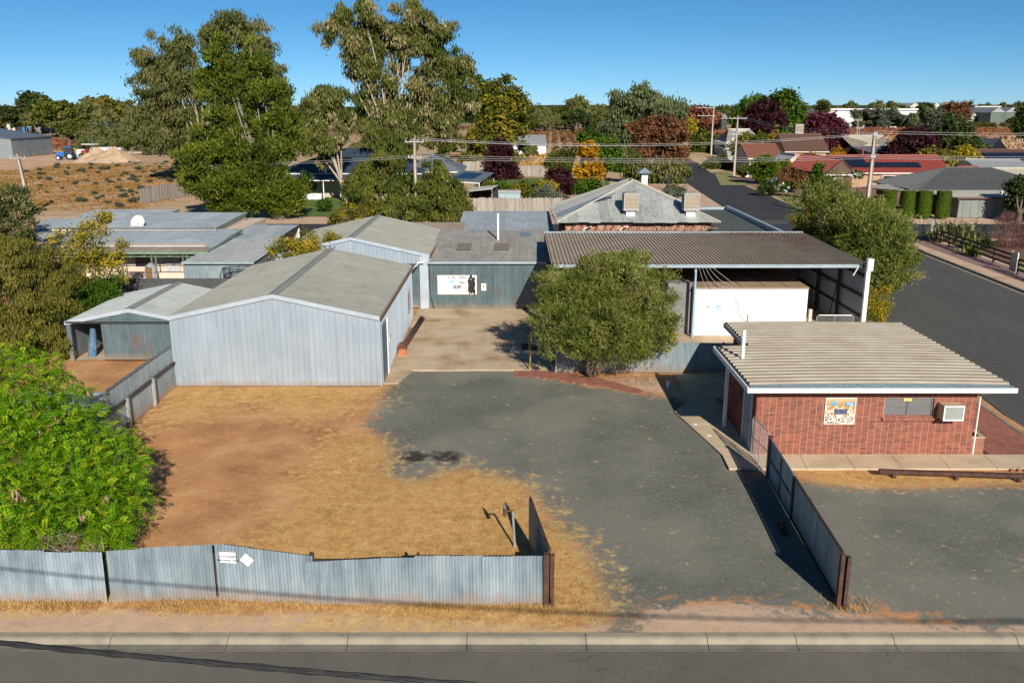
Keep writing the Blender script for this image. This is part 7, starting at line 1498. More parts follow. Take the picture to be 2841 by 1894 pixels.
tree('laurel_shrub', 'dark green leafy shrub below the yellowing tree beside the garage roof', 'shrub', (g0(205, 47.5).x, 47.5, 0), pxblobs([(170,680,40,48),(225,680,42,48),(255,650,25,49),(200,710,30,47),(140,700,35,47.5),(240,700,26,48)], 48), 'fresh', .1, 1300, 8, .14, .17, .07, 'rand', 17, .35, .25, bark, fork=.2)
tree('loquat_tree', 'dark glossy leaved tree with tan tips at the left edge by the leaning pole', 'tree', (g0(15, 58).x, 58, 0), pxblobs([(20,490,55,58),(55,520,40,57.5),(-30,500,60,58),(15,545,40,57),(60,550,25,57),(30,455,30,59)], 58), 'loquat', .2, 1500, 10, .17, .3, .085, 'brush', 19, .3, .25, bark)
tree('wispy_shrub', 'wispy olive shrub behind the dark glossy tree at the left edge', 'shrub', (g0(25, 66).x, 66, 0), pxblobs([(20,445,25,66),(45,455,18,66),(-5,450,25,66)], 66), 'olive', .1, 350, 7, .25, .3, .06, 'spike', 20, .4)
tree('cassia_shrub', 'yellow green shrub between the two gabled steel sheds', 'shrub', (g0(690, 54).x, 54, 0), pxblobs([(650,575,32,54.5),(700,562,36,54.5),(740,555,28,55),(765,548,18,55),(680,590,30,54),(730,580,30,54)], 54.5), 'yellowing', .1, 900, 7, .15, .15, .07, 'rand', 21, .4, .3)
# -- big roadside bottlebrush hedge on the right
rb_ = pxblobs([(1880,478,52,67),(1902,448,42,68),(1852,520,32,66.5),(1935,500,52,66),(1962,508,62,61),(2002,548,72,58),(1925,570,55,62),(1992,500,50,62),(2045,560,58,55.5),(2052,618,46,54.5),(1992,622,55,55),(2030,655,30,53.5),(1962,602,45,57),(2085,590,22,55),(1885,545,45,65)], 60)
t4 = tree('roadside_bottlebrush', 'tall dense bottlebrush hedge leaning over the side street at right', 'tree', (23.6, 59.5, 0), rb_, 'bottle', .3, 8200, 11, .15, .23, .055, 'spike', 23, .3, .28, bark, k=10, fork=.15, zmin=.4, sub=.44, cper=14); foliage('red_brushes', t4, LM['redfl'], rb_[:5], 60, 3, .08, .14, .08, 'spike', 24, .1)
tree('low_yellow_shrub', 'low yellow green shrub at the foot of the carport end wall', 'shrub', (21.3, 52, 0), pxblobs([(2004,690,26,52.2),(2022,705,22,52),(1992,712,22,51.6),(2010,728,20,51.2),(2030,672,18,52.6)], 52), 'yellowing', .08, 700, 9, .13, .17, .04, 'spike', 25, .35, .25)
# -- trees behind the sheds
wb = pxblobs([(868,398,50,101),(848,455,46,100),(900,350,40,103),(932,440,48,101),(988,452,56,99),(1022,482,44,98.5),(960,486,42,98),(902,488,42,98),(1042,440,32,100),(1000,412,36,101),(880,330,26,103),(830,420,30,101)], 100)
tree('weeping_shrub_tree', 'broad dark drooping shrubby tree behind the roller door shed', 'tree', (g0(930, 100).x, 100, 0), wb, 'weep', .4, 4400, 11, .27, .44, .14, 'droop', 27, .32, .42, barkg, fork=.15, sub=.33, cper=20)
yfs = pxblobs([(800,492,26,96.5),(775,500,20,96),(830,500,20,96.5),(845,475,16,97.5)], 96.5)
t = tree('yellow_flower_shrub', 'low shrub dotted with yellow flowers behind the gable roof', 'shrub', (g0(805, 96.5).x, 96.5, 0), yfs, 'olive', .1, 420, 9, .25, .26, .08, 'rand', 29, .4); foliage('flowers', t, LM['yflow'], yfs, 130, 3, .2, .16, .12, 'rand', 30, .1)
pb_ = pxblobs([(500,118,24),(520,150,34),(572,122,26),(480,180,30),(540,200,44),(592,178,34),(625,222,38),(500,250,40),(560,272,48),(632,292,44),(480,330,44),(446,368,36),(540,350,52),(622,362,52),(662,330,34),(468,420,40),(540,430,54),(610,442,54),(662,430,40),(688,422,22),(560,480,36),(640,478,40),(500,458,32),(652,252,32),(505,95,12),(573,98,12),(600,145,22),(430,385,22)], 102, 3.5, 5)
t6 = tree('cypress_pine', 'huge shaggy yellow green cypress pine beside the dry field', 'tree', (g0(642, 101).x, 101, 0), pb_, 'pine', .55, 11000, 9, .26, .44, .17, 'pine', 31, .3, .36, barkg, fork=.3, zmin=.8, sub=.42, cper=16)
def cl(L, y, dep=3, seed=0, sq=1.0): return pxblobs(L, y, dep, seed, sq=sq)
tree('left_gum_tree', 'tall spreading gum tree with white limbs behind the cypress pine', 'tree', (g0(478, 152).x, 152, 0), cl([(395,118,42),(352,150,38),(328,190,36),(378,190,44),(430,130,34),(478,92,38),(520,68,38),(562,80,42),(602,112,38),(622,160,34),(642,192,28),(642,240,28),(410,250,54),(350,252,44),(440,200,34),(390,312,46),(340,312,34),(560,150,40),(600,205,40),(332,140,22),(500,110,26)], 152, 5, 7), 'gum', .55, 5600, 9, .4, .62, .2, 'droop', 33, .42, .4, barkw, fork=.25, sub=.4, cper=16)
tree('tall_gum_tree', 'tallest gum tree with twin rounded crowns against the sky', 'tree', (g0(885, 132).x, 132, 0), cl([(783,42,32),(765,75,30),(838,33,36),(848,66,38),(808,104,34),(832,136,44),(868,98,32),(945,34,36),(957,66,46),(919,82,42),(1005,92,38),(989,128,42),(925,143,36),(1052,153,36),(1068,180,30),(1021,192,42),(846,170,42),(881,198,32),(957,196,40),(856,240,46),(910,253,42),(973,238,46),(1021,240,42),(1060,238,36),(925,294,46),(862,294,38),(989,300,38),(1036,285,34),(900,325,34)], 132, 5, 9), 'gumd', .65, 7200, 10, .36, .6, .18, 'droop', 35, .4, .4, barkw, fork=.35, sub=.39, cper=16)
tree('low_gum_tree', 'smaller drooping gum with pale bare trunk left of the tallest gum', 'tree', (g0(800, 119).x, 119, 0), cl([(745,224,24),(723,255,30),(767,248,34),(789,286,28),(735,286,34),(722,318,28),(752,340,26),(775,222,20),(700,300,22),(745,370,22)], 119, 4, 11), 'gumd', .32, 2200, 10, .34, .56, .18, 'droop', 37, .4, .45, barkw, fork=.3, sub=.34, cper=20)
FAR = [ # name, label, cat, u, y, blobs, leaf, sprigs, per, spread, L, W, style
 ('yellowing_elm', 'big green and yellow deciduous tree right of the tallest gum', 1140, 195, [(1110,222,34),(1150,214,30),(1190,246,30),(1140,262,44),(1195,290,26),(1110,302,38),(1150,322,38),(1100,350,34),(1170,350,28)], 'autumn', 1500, 9, .6, .75, .4, 'rand'),
 ('purple_plum_tree', 'narrow dark purple plum tree behind the garden', 1150, 158, [(1150,352,24),(1150,385,28),(1135,405,24),(1165,405,24),(1150,330,16)], 'plum', 800, 9, .4, .5, .3, 'rand'),
 ('green_garden_tree', 'round bright green tree behind the orange tree', 1385, 134, [(1380,345,34),(1400,375,28),(1360,335,26),(1345,318,18),(1395,330,24),(1360,375,30)], 'fresh', 1200, 9, .35, .42, .26, 'rand'),
 ('orange_tree', 'slim tree with bright orange autumn leaves in the garden', 1352, 126, [(1350,350,18),(1345,375,24),(1365,372,20),(1355,395,26),(1340,395,18),(1370,395,18),(1352,335,10)], 'orange', 500, 8, .3, .34, .24, 'rand'),
 ('hedge_bush', 'olive green bush left of the orange tree', 1290, 136, [(1275,375,20),(1300,370,22),(1290,395,24)], 'weep', 480, 8, .35, .45, .2, 'spike'),
 ('purple_garden_shrub', 'dark purple shrub below the orange tree beside the iron roof', 1290, 124, [(1275,405,18),(1300,415,20),(1285,425,16),(1312,430,12)], 'plum', 450, 8, .3, .36, .22, 'rand'),
 ('round_green_shrub', 'dark green shrub at the foot of the orange tree', 1350, 117, [(1345,425,20),(1365,430,16),(1330,435,14)], 'fresh', 400, 8, .3, .34, .18, 'rand'),
 ('grey_garden_bush', 'round grey green bush behind the mesh fence of the garden', 1260, 113, [(1255,448,20),(1235,452,12),(1275,452,12)], 'greyg', 380, 9, .3, .34, .12, 'spike'),
 ('pale_gum_tree', 'large pale grey green gum tree beyond the garden', 1490, 262, [(1430,238,32),(1470,232,34),(1510,250,38),(1548,262,30),(1440,282,38),(1500,292,44),(1412,300,32),(1462,320,34),(1390,330,26),(1410,360,26)], 'pale', 1700, 9, .8, 1.0, .38, 'droop'),
 ('rusty_leaf_tree', 'broad rusty red leaved tree beside the bend of the street', 1515, 172, [(1480,300,30),(1520,295,34),(1550,310,28),(1500,330,34),(1540,345,28),(1470,345,26),(1560,360,20)], 'rust', 1500, 9, .5, .6, .3, 'rand'),
 ('roadside_gum', 'leafy green tree below the rusty tree beside the street bend', 1510, 150, [(1460,385,26),(1490,400,26),(1530,395,30),(1555,400,22),(1500,425,20),(1540,420,20),(1440,360,22)], 'gum', 1150, 9, .5, .6, .22, 'droop'),
 ('verge_shrub', 'small grey green shrub on the sandy verge beside the old roof', 1555, 118, [(1545,430,16),(1560,440,12),(1535,445,12)], 'greyg', 260, 8, .25, .3, .12, 'rand'),
 ('red_maple', 'red and copper autumn tree beyond the street bend', 1612, 345, [(1612,262,24),(1595,275,18),(1632,272,20),(1618,290,24),(1595,298,18),(1600,245,12)], 'redaut', 700, 8, .9, 1.1, .7, 'rand'),
 ('yellow_poplar', 'small bright yellow autumn tree beside the rusty tree', 1578, 300, [(1578,285,16),(1585,300,14),(1572,300,14)], 'yellow', 260, 8, .8, .9, .6, 'rand'),
 ('round_green_gum', 'tall round green tree behind the dark red tree', 1805, 335, [(1790,232,24),(1815,235,24),(1800,260,30),(1830,265,22),(1775,262,24),(1815,290,28)], 'fresh', 1000, 9, 1.0, 1.2, .6, 'rand'),
 ('green_pepper_tree', 'drooping green tree left of the dark red tree', 1720, 330, [(1715,250,22),(1745,242,22),(1700,268,18),(1700,285,20),(1730,265,22)], 'fresh', 800, 9, 1.0, 1.2, .5, 'droop'),
 ('dark_red_tree', 'large dark red plum tree in front of the tall green trees', 1752, 270, [(1745,265,26),(1770,258,22),(1725,275,20),(1745,290,24),(1780,275,16),(1730,300,18)], 'plum', 900, 9, .8, .95, .5, 'rand'),
 ('burgundy_tree', 'broad burgundy leaved tree before the white warehouse', 1900, 205, [(1880,295,26),(1910,288,26),(1930,310,22),(1895,320,28),(1870,320,22),(1920,335,22),(1940,325,14)], 'burg', 1150, 9, .55, .65, .4, 'rand'),
 ('plum_tree_right', 'dark plum tree behind the red tiled roof', 2085, 165, [(2085,335,30),(2105,315,28),(2130,330,22),(2070,355,26),(2110,355,28),(2050,350,18)], 'plum', 1200, 9, .45, .55, .34, 'rand'),
 ('dark_green_tree', 'dense dark green tree beside the plum tree on the right', 2195, 168, [(2190,290,28),(2215,310,30),(2170,325,28),(2200,345,32),(2235,340,22),(2180,365,24)], 'dark', 1500, 9, .5, .55, .32, 'rand'),
 ('copper_gum', 'tall copper topped gum rising over the dark green tree', 2195, 275, [(2190,258,18),(2210,252,16),(2200,275,20),(2180,275,14)], 'rust', 420, 8, .8, .9, .4, 'rand'),
 ('mallee_gum', 'grey green gum left of the copper topped gum', 2155, 300, [(2155,275,20),(2170,290,16),(2145,290,14)], 'greyg', 360, 8, .9, 1.0, .4, 'rand'),
 ('golden_tree', 'round olive and gold leaved tree behind the charcoal tiled house', 2145, 146, [(2140,368,24),(2165,372,22),(2120,375,18),(2150,390,22),(2175,388,16)], 'gold', 900, 9, .4, .45, .28, 'rand'),
 ('bright_golden_tree', 'brighter golden tree right of the olive gold one', 2212, 148, [(2215,360,22),(2230,372,18),(2205,380,22),(2225,395,20),(2195,400,16)], 'yellow', 700, 9, .4, .45, .28, 'rand'),
 ('grey_hedge', 'loose green shrub below the golden trees', 2215, 138, [(2200,415,16),(2225,415,18),(2240,405,14),(2180,412,12)], 'gum', 420, 9, .4, .45, .2, 'rand'),
 ('shade_tree', 'dark leafy tree shading the grey garage wall at the right edge', 2340, 96, [(2336,437,20,99),(2356,424,24,99),(2348,460,24,99),(2372,450,30,99),(2328,462,13,99),(2356,482,18,98.5)], 'dark', 1300, 10, .3, .34, .16, 'rand'),
 ('edge_pine', 'dark tall tree cut by the right edge of the picture', 2350, 270, [(2352,262,16),(2345,285,14),(2356,300,20),(2365,275,20)], 'dark', 420, 9, .9, .9, .5, 'rand'),
 ('street_shrubs', 'mixed green shrubs along the far side of the street bend', 1650, 186, [(1640,378,18),(1665,372,16),(1625,385,12),(1655,392,14)], 'gum', 500, 9, .4, .45, .22, 'rand'),
 ('corner_thicket', 'dark thicket at the end of the street', 1625, 255, [(1615,325,22),(1640,335,22),(1660,345,20),(1600,345,18),(1630,355,16),(1600,315,14)], 'weep', 800, 9, .7, .8, .4, 'rand'),
 ('orange_hedge', 'orange berried hedge before the terracotta house', 1800, 150, [(1798,380,14),(1785,388,10),(1808,388,10)], 'autumn', 320, 9, .3, .34, .22, 'rand'),
 ('orange_berry_shrub', 'shrub covered with orange berries right of the cottage', 1855, 158, [(1850,368,12),(1870,366,12),(1860,374,10)], 'orange', 240, 8, .3, .34, .2, 'rand'),
 ('berry_tree', 'orange leaved shrub beside the grey cooler of the red house', 1925, 160, [(1925,352,10),(1918,362,10),(1932,364,10)], 'orange', 260, 8, .3, .34, .2, 'rand'),
 ('street_garden_trees', 'green and rusty shrubs between the terracotta house and pale roof', 1735, 200, [(1715,325,18),(1750,330,20),(1775,335,20),(1700,345,16),(1730,345,16)], 'autumn', 700, 9, .6, .65, .36, 'rand'),
 ('back_green_trees', 'deep green trees behind the yellow cypresses', 1835, 255, [(1825,310,20),(1850,300,18),(1800,320,16),(1840,325,16)], 'fresh', 600, 9, .8, .9, .5, 'rand'),
 ('maroon_shrub', 'maroon garden shrub beside the red tiled house', 1825, 133, [(1815,402,16),(1840,410,16),(1800,415,12),(1825,420,14)], 'rust', 480, 9, .3, .32, .18, 'rand'),
 ('trimmed_street_hedge', 'trimmed dark green hedge block at the street kerb', 1765, 128, [(1752,432,10),(1765,430,11),(1775,434,9)], 'dark', 420, 9, .2, .24, .12, 'rand'),
 ('fresh_corner_shrub', 'fresh green shrub in front of the red gable wing', 1880, 122, [(1878,398,12),(1872,412,12),(1890,412,10),(1880,385,8)], 'fresh', 320, 9, .25, .3, .18, 'rand')]
for i, (nm, lab, u, y, bl, lf_, ns, per, sp, L_, W2, sty) in enumerate(FAR):
    small = nm.endswith('shrub') or 'hedge' in nm or 'shrubs' in nm or 'bush' in nm
    tree(nm, lab, 'shrub' if small else 'tree', g0(u, y), cl(bl, y, 2.0 if y < 200 else 3.5, 40+i), lf_, .16 if small else .32, int(ns*1.1), per, sp*.9, L_*1.12, W2*1.2, sty, 50+i, .36, .28, barkw if 'gum' in nm else bark)
# rose bush with white flowers, round clipped hedges
def dome(name, lab, u, v, rpx, y, mat, n, L_, sq=1.0, cat='hedge', grp=None, sd=3):
    p = au(u, v, y=y); R = rpx/ppm(y, 1); t = thing(name, lab, cat, (p.x, y, 0), grp)
    foliage('foliage', t, LM[mat], [(p.x, y, p.z, R, R, R*sq)], n, 8, .1, L_, L_*.55, 'brush', sd, .08, .04); MB().cyl(p.x, y, 0, max(.3, p.z), .1, 7).build('stem', bark, t); return t
dome('domed_hedge', 'large clipped lime green domed hedge beside the street', 1754, 388, 28, 148, 'lime', 900, .34, 1.05)
for k, (u, lab) in enumerate(((1706, 'clipped olive ball shrub nearest the street pole'), (1730, 'middle small clipped ball shrub on the street lawn'), (1747, 'clipped ball shrub next to the domed hedge'))):
    dome('ball_shrub', lab, u, 392-2*(k > 0), 12 if k == 0 else 9, 160-2*k, 'olive' if k < 1 else 'lime', 260, .3, 1.0, 'shrub', 'ball shrubs', 5+k)
rose = tree('white_rose_bush', 'low bush of white roses beside the trimmed street hedge', 'shrub', g0(1795, 127), cl([(1785,428,9),(1800,432,9),(1810,428,8)], 127, .6), 'fresh', .06, 180, 8, .18, .22, .12, 'rand', 91); foliage('flowers', rose, LM['white'], cl([(1785,428,9),(1800,432,9),(1810,428,8)], 127, .6), 45, 4, .1, .2, .18, 'rand', 92, .1)
wr2 = tree('white_flower_shrub', 'white flowering shrub in front of the swing frame', 'shrub', g0(1968, 125), cl([(1962,402,8),(1975,402,8)], 125, .6), 'fresh', .06, 140, 8, .18, .22, .12, 'rand', 93); foliage('flowers', wr2, LM['white'], cl([(1962,402,8),(1975,402,8)], 125, .6), 40, 4, .1, .2, .18, 'rand', 94, .1)
# clipped conifer columns
for k, (u, lab) in enumerate(((2040, 'clipped conifer column nearest the roadside bottlebrush'), (2083, 'second clipped conifer column from the roadside bottlebrush'), (2122, 'third clipped conifer column from the roadside bottlebrush'), (2165, 'clipped conifer column nearest the grey garage'))):
    y = 101.2; x = au(u, 475, y=y).x; t = thing('conifer_column', lab, 'conifer', (x, y, 0), 'clipped conifers')
    rg = np.random.default_rng(70+k); n = 5200; a = rg.random(n)*6.283; z = rg.random(n)*2.95; rr = .82*np.clip(np.minimum(1, (z+.35)/.75)**.6, 0, 1)*(1-.12*(z/2.95)**4)*(1+.04*np.sin(3*a+k))
    C = np.stack([x+rr*np.cos(a), y+rr*np.sin(a), z+.05], 1); fill = rg.random(n) < .14; C[fill, :2] = np.array([x, y]) + (C[fill, :2]-np.array([x, y]))*np.sqrt(rg.random(fill.sum()))[:, None]; C[fill, 2] = 2.9+.1*rg.random(fill.sum())
    D = unit(np.stack([np.cos(a)*.25, np.sin(a)*.25, np.ones(n)], 1)+rg.normal(size=(n, 3))*.12); No = unit(np.stack([np.cos(a), np.sin(a), .1*np.ones(n)], 1)+rg.normal(size=(n, 3))*.3)
    V, Q = leaf_quads(C, D, unit(np.cross(D, No)), .26*(.6+.8*rg.random(n)), .08*np.ones(n)); npmesh('foliage', V, Q, leafm('conifer_leaf', [(.04, .075, .008), (.065, .115, .010), (.095, .15, .014)], .15), t, var=np.repeat(np.clip(rg.normal(.5, .2, n), 0, 1), 4)); MB().cyl(x, y, 0, .5, .1, 7).build('trunk', bark, t)
# slim golden cypresses
for k, (u, v0, v1, lab) in enumerate(((1745, 298, 335, 'slim golden cypress left of the pair near the dark red tree'), (1786, 296, 330, 'slim golden cypress behind the orange shrubs'), (1815, 287, 345, 'slim golden cypress left of the brown tiled house'), (1847, 283, 348, 'tallest slim golden cypress beside the brown tiled house'))):
    y = 205; a, b = au(u, v0, y=y), au(u, v1, y=y); t = thing('golden_cypress', lab, 'cypress', (a.x, y, 0), 'golden cypresses'); h = a.z
    foliage('foliage', t, leafm('golden_conifer', [(.14, .17, .02), (.24, .25, .03), (.32, .32, .05)], .2), [(a.x, y, h*(.15+.14*q), .75-.09*q, .75-.09*q, h*.13) for q in range(7)], 520, 6, .12, .4, .2, 'pine', 80+k, .15, .05); MB().cyl(a.x, y, 0, 1, .12, 6).build('trunk', bark, t)
# palm
p = g0(1868, 305); t = thing('fan_palm', 'tall palm with shaggy skirt before the white warehouse', 'palm', tuple(p)); top = au(1868, 248, y=305); MB().tube([(p.x, 305, 0), (p.x, 305, top.z)], [.5, .35], 8).build('trunk', bark, t)
rg = np.random.default_rng(5); n = 420; d = unit(rg.normal(size=(n, 3))+np.array([0, 0, .5])); C = np.array([p.x, 305, top.z])+d*1.6; V, Q = leaf_quads(C, d, unit(np.cross(d, rg.normal(size=(n, 3)))), np.full(n, 3.0), np.full(n, .5)); npmesh('crown', V, Q, LM['gum'], t, var=np.repeat(rg.random(n), 4))
n = 500; d = unit(np.stack([rg.normal(size=n)*.35, rg.normal(size=n)*.35, -np.ones(n)], 1)); zz_ = rg.random(n)*5.5; C = np.stack([p.x+d[:, 0]*(2.0-zz_*.15), 305+d[:, 1]*(2.0-zz_*.15), top.z-1-zz_], 1); V, Q = leaf_quads(C, d, unit(np.cross(d, rg.normal(size=(n, 3)))), np.full(n, 2.4), np.full(n, .4)); npmesh('skirt', V, Q, LM['pod'], t, var=np.repeat(rg.random(n), 4))
# spiky corner plants, bare shrub
def rosette(name, lab, base, n, L_, W2, mat, seed, spread=1.0, cat='plant'):
    rg = np.random.default_rng(seed); t = thing(name, lab, cat, tuple(base)); b = np.array(base); Vs = []; Qs = []; vr = []
    for i in range(n):
        a = rg.random()*6.283; el = math.radians(rg.uniform(10, 80)); o = b + np.array([rg.normal()*spread, rg.normal()*spread*.8, abs(rg.normal())*.5*spread]); l = L_*rg.uniform(.6, 1.1); d = np.array([math.cos(a)*math.cos(el), math.sin(a)*math.cos(el), math.sin(el)]); s = np.array([-math.sin(a), math.cos(a), 0])*W2
        m_ = o+d*l*.55+np.array([0, 0, .05]); e = o+d*l-np.array([0, 0, l*.18]); k = len(Vs)*1
        Vs += [o-s*.6, o+s*.6, m_+s, m_-s, e]; j = 5*i; Qs += [(j, j+1, j+2, j+3), (j+3, j+2, j+4, j+4)]; vr += [rg.random()]*5
    me_ = MB(); me_.v = [tuple(v) for v in Vs]; me_.f = [q if q[2] != q[3] else q[:3] for q in Qs]; o = me_.build('leaves', LM[mat], t); at_ = o.data.attributes.new('var', 'FLOAT', 'POINT'); at_.data.foreach_set('value', vr)
    MB().cyl(base[0], base[1], base[2]-.1, base[2]+.3, .12, 7).build('stem', bark, t); return t
rosette('spiky_clump', 'large clump of striped sword leaved plants on the street corner', at(2645, 668, z=.12), 1500, 1.0, .055, 'agave', 1, 1.1); rosette('dark_agave', 'dark green spiky rosette in the corner garden bed', at(2733, 690, z=.12), 130, 1.15, .06, 'dark', 2, .35); rosette('pale_agave', 'pale green rosette beside the rail fence', at(2680, 690, z=.12), 110, .9, .06, 'fresh', 3, .45); rosette('rail_agave', 'bright green strappy plant behind the rail fence', at(2700, 710, z=.12), 90, .8, .06, 'lime', 4, .4)
bs_ = pxblobs([(2310,520,30,80),(2345,530,34,80),(2330,560,34,79),(2300,555,22,79),(2360,560,34,79),(2325,495,18,81)], 80); tree('bare_red_shrub', 'nearly leafless reddish twiggy shrub in the corner garden', 'shrub', (g0(2322, 79).x, 79, .12), bs_, 'brush', .07, 1500, 5, .16, .36, .022, 'spike', 95, .6, .2, barkg, fork=.1)
# garden greenery around the back yard
for i, (u, v, r, y, mt, nm, lab) in enumerate(((1150,435,12,124,'fresh','leafy_vegetable_bed','leafy green vegetable bed behind the open garden shed'), (1205,440,16,116,'autumn','trellis_vines','tall green trellis plants behind the blue garden shed'), (1255,430,13,118,'yellowing','yellow_vine_trellis','yellow leaved vines on garden stakes'), (1120,428,9,126,'autumn','garden_climber','climber at the edge of the solar veranda'), (825,470,12,103,'fresh','lawn_edge_shrub','bright green shrub at the edge of the shaded front lawn'), (745,470,5,108,'fresh','lawn_weed_shrub','small bright shrub on the front lawn'))):
    tree(nm, lab, 'shrub', g0(u, y), cl([(u-r*.9, v, r), (u+r*.9, v+2, r), (u, v-r*.4, r)], y, 1.2, 300+i), mt, .05, 360, 8, .25, .3, .16, 'rand', 300+i)
# ------------------------------------------------------------------ distant trees: prototypes and copies
protos = []
for k, (mt, style) in enumerate((('gum', 'droop'), ('greyg', 'rand'), ('dark', 'rand'), ('weep', 'rand'), ('pale', 'droop'), ('olive', 'rand'))):
    rg = random.Random(400+k); bl = []
    for q in range(9): a = rg.uniform(0, 6.28); r = rg.uniform(.0, 2.6); bl.append((r*math.cos(a), r*math.sin(a), rg.uniform(2.6, 6.6)-.3*r, rg.uniform(1.2, 2.0), rg.uniform(1.2, 2.0), rg.uniform(1.0, 1.6)))
    t = thing('distant_tree', 'distant tree of the far woods along the horizon', 'tree', (0, 0, 0), 'distant trees'); limbs(t, barkg, (0, 0, 0), bl, .22, 400+k, fork=.4); foliage('crown', t, LM[mt], bl, 520, 7, .4, .75, .42, style, 400+k, .3, .3); protos.append(t)
used = set()
def plant(k, x, y, s, rz, lab, grp, sz=None, z=0.0):
    o = protos[k] if k not in used else copy_tree(protos[k]); used.add(k); o.location = (x, y, z); o.scale = (s, s, sz or s); o.rotation_euler.z = rz
    o['label'] = lab; o['group'] = grp; return o
rr = random.Random(9)
def row(u0, u1, y0, y1, v0, v1, n, ks, lab, grp, tall=1.0):
    """trees whose tops show between v0 and v1"""
    for i in range(n):
        u = u0+(u1-u0)*(i+rr.uniform(.1, .9))/n; y = rr.uniform(y0, y1); tz = au(u, rr.uniform(v0, v1), y=y).z
        s = max(.5, tz/7.6); plant(rr.choice(ks), au(u, 400, y=y).x, y, s*rr.uniform(.95, 1.25), rr.uniform(0, 6.28), lab, grp, s)
row(-20, 45, 430, 520, 235, 255, 6, (2, 3, 5), 'dark tree in the wood at the far left edge', 'far left wood'); row(110, 300, 380, 480, 225, 262, 16, (0, 3, 5), 'brownish tree in the wood behind the machinery shed', 'wood behind the machinery shed')
row(165, 430, 255, 330, 268, 300, 20, (0, 1, 3), 'bushy gum in the belt at the back of the dry field', 'field edge gums'); row(190, 440, 238, 262, 300, 330, 16, (0, 1, 3, 4), 'lower gum at the front of the belt behind the sand heap', 'field edge gums in front')
row(690, 760, 420, 600, 240, 262, 6, (2, 3), 'dark far tree left of the tallest gum', 'far trees left of the tallest gum'); row(1215, 1420, 420, 620, 240, 262, 22, (2, 3, 0), 'dark tree in the wood behind the vine rows', 'wood behind the vine rows'); row(1225, 1400, 490, 530, 262, 285, 16, (2, 3), 'lower dark tree right behind the vine rows', 'lower trees behind the vine rows')
row(1380, 1480, 330, 400, 270, 300, 8, (4, 1), 'grey green tree beside the vine rows', 'trees beside the vine rows'); row(1640, 1720, 560, 800, 242, 258, 9, (0, 3), 'far tree beyond the red vineyard near the hut', 'far trees near the hut')
row(1880, 2170, 640, 900, 232, 250, 24, (0, 1, 2), 'tall far gum on the skyline behind the white warehouse', 'skyline gums'); row(1950, 2170, 490, 510, 244, 262, 18, (1, 4, 0), 'pale gum in the row before the white warehouse', 'gums before the warehouse'); row(2170, 2360, 640, 1000, 232, 252, 18, (0, 2, 3), 'far tree on the skyline behind the factories', 'skyline trees at right'); row(2210, 2330, 520, 535, 268, 280, 7, (5, 3), 'low shrub before the green factory', 'shrubs before the factory')
row(690, 1230, 200, 260, 300, 330, 14, (0, 3), 'low tree seen between the trunks of the tall gums', 'trees between the gum trunks')
p = g0(1335, 520); plant(0, p.x, 520, 3.0, 1, 'single gum standing above the wood behind the vine rows', 'lone gum', au(1335, 222, y=520).z/7.6)
for u, y, v, k, lab in ((75, 430, 205, 2, 'dense dark pine above the far machinery shed'), (92, 425, 225, 2, 'smaller dark pine beside the dense one'), (250, 400, 203, 5, 'gum with layered flat crown above the field edge'), (2120, 620, 233, 2, 'rounded tree tallest on the skyline left of the tower'), (2335, 600, 236, 0, 'tall gum on the skyline at the right edge')):
    s = au(u, v, y=y).z/7.6; plant(k, au(u, 300, y=y).x, y, s*1.05, rr.uniform(0, 6), lab, lab[:20], s)
for k in range(len(protos)):
    if k not in used: plant(k, 60+9*k, 640, 2, 0, 'far tree on the skyline behind the factories', 'skyline trees at right')
# the low wood that closes the horizon
rg = np.random.default_rng(77); n = 26000; yy = rg.uniform(700, 2300, n); xx = (rg.random(n)*1.5-.75)*yy; hh = rg.uniform(2, 8.5, n)+2.5*np.sin(xx*.01)
C = np.stack([xx, yy, np.maximum(1, hh)], 1); D = unit(rg.normal(size=(n, 3))); V, Q = leaf_quads(C, D, unit(np.cross(D, rg.normal(size=(n, 3)))), np.full(n, 11.0), np.full(n, 7.0)); tag(npmesh('distant_woodland', V, Q, LM['dark'], var=np.repeat(rg.random(n), 4), kind='stuff'), 'dark low woodland closing the horizon', 'woodland')
# ------------------------------------------------------------------ vines
ORD = ('first', 'second', 'third', 'fourth', 'fifth', 'sixth', 'seventh', 'eighth', 'ninth', 'tenth', 'eleventh')
for i in range(11):
    u0 = 1203+i*43; yb0, yb1 = 262, 330; a, b = Vector((0, 0, 0)), Vector((0, 0, 0)); x0_ = -3.4+i*3.2; x1_ = x0_+.044*208
    t = thing('vine_row', ORD[i]+' trellised row of autumn vines from the left behind the white farm shed', 'vines', (x0_, 262, 0), 'vine rows'); nb_ = 16
    foliage('foliage', t, LM['vine'], [(x0_+.044*208*q/nb_, 262+208*q/nb_, 1.0, .55, 8.5, .75) for q in range(nb_)], 1100, 6, .2, .6, .4, 'rand', 500+i, .3, .1)
    for q in range(0, nb_, 3): MB().cyl(x0_+.044*208*q/nb_, 262+208*q/nb_, 0, 1.9, .08, 5).build('post', timber, t)
    MB().bar((x0_, 262, 1.8), (x1_, 470, 1.8), .03, .03).build('trellis_wire', steel, t)
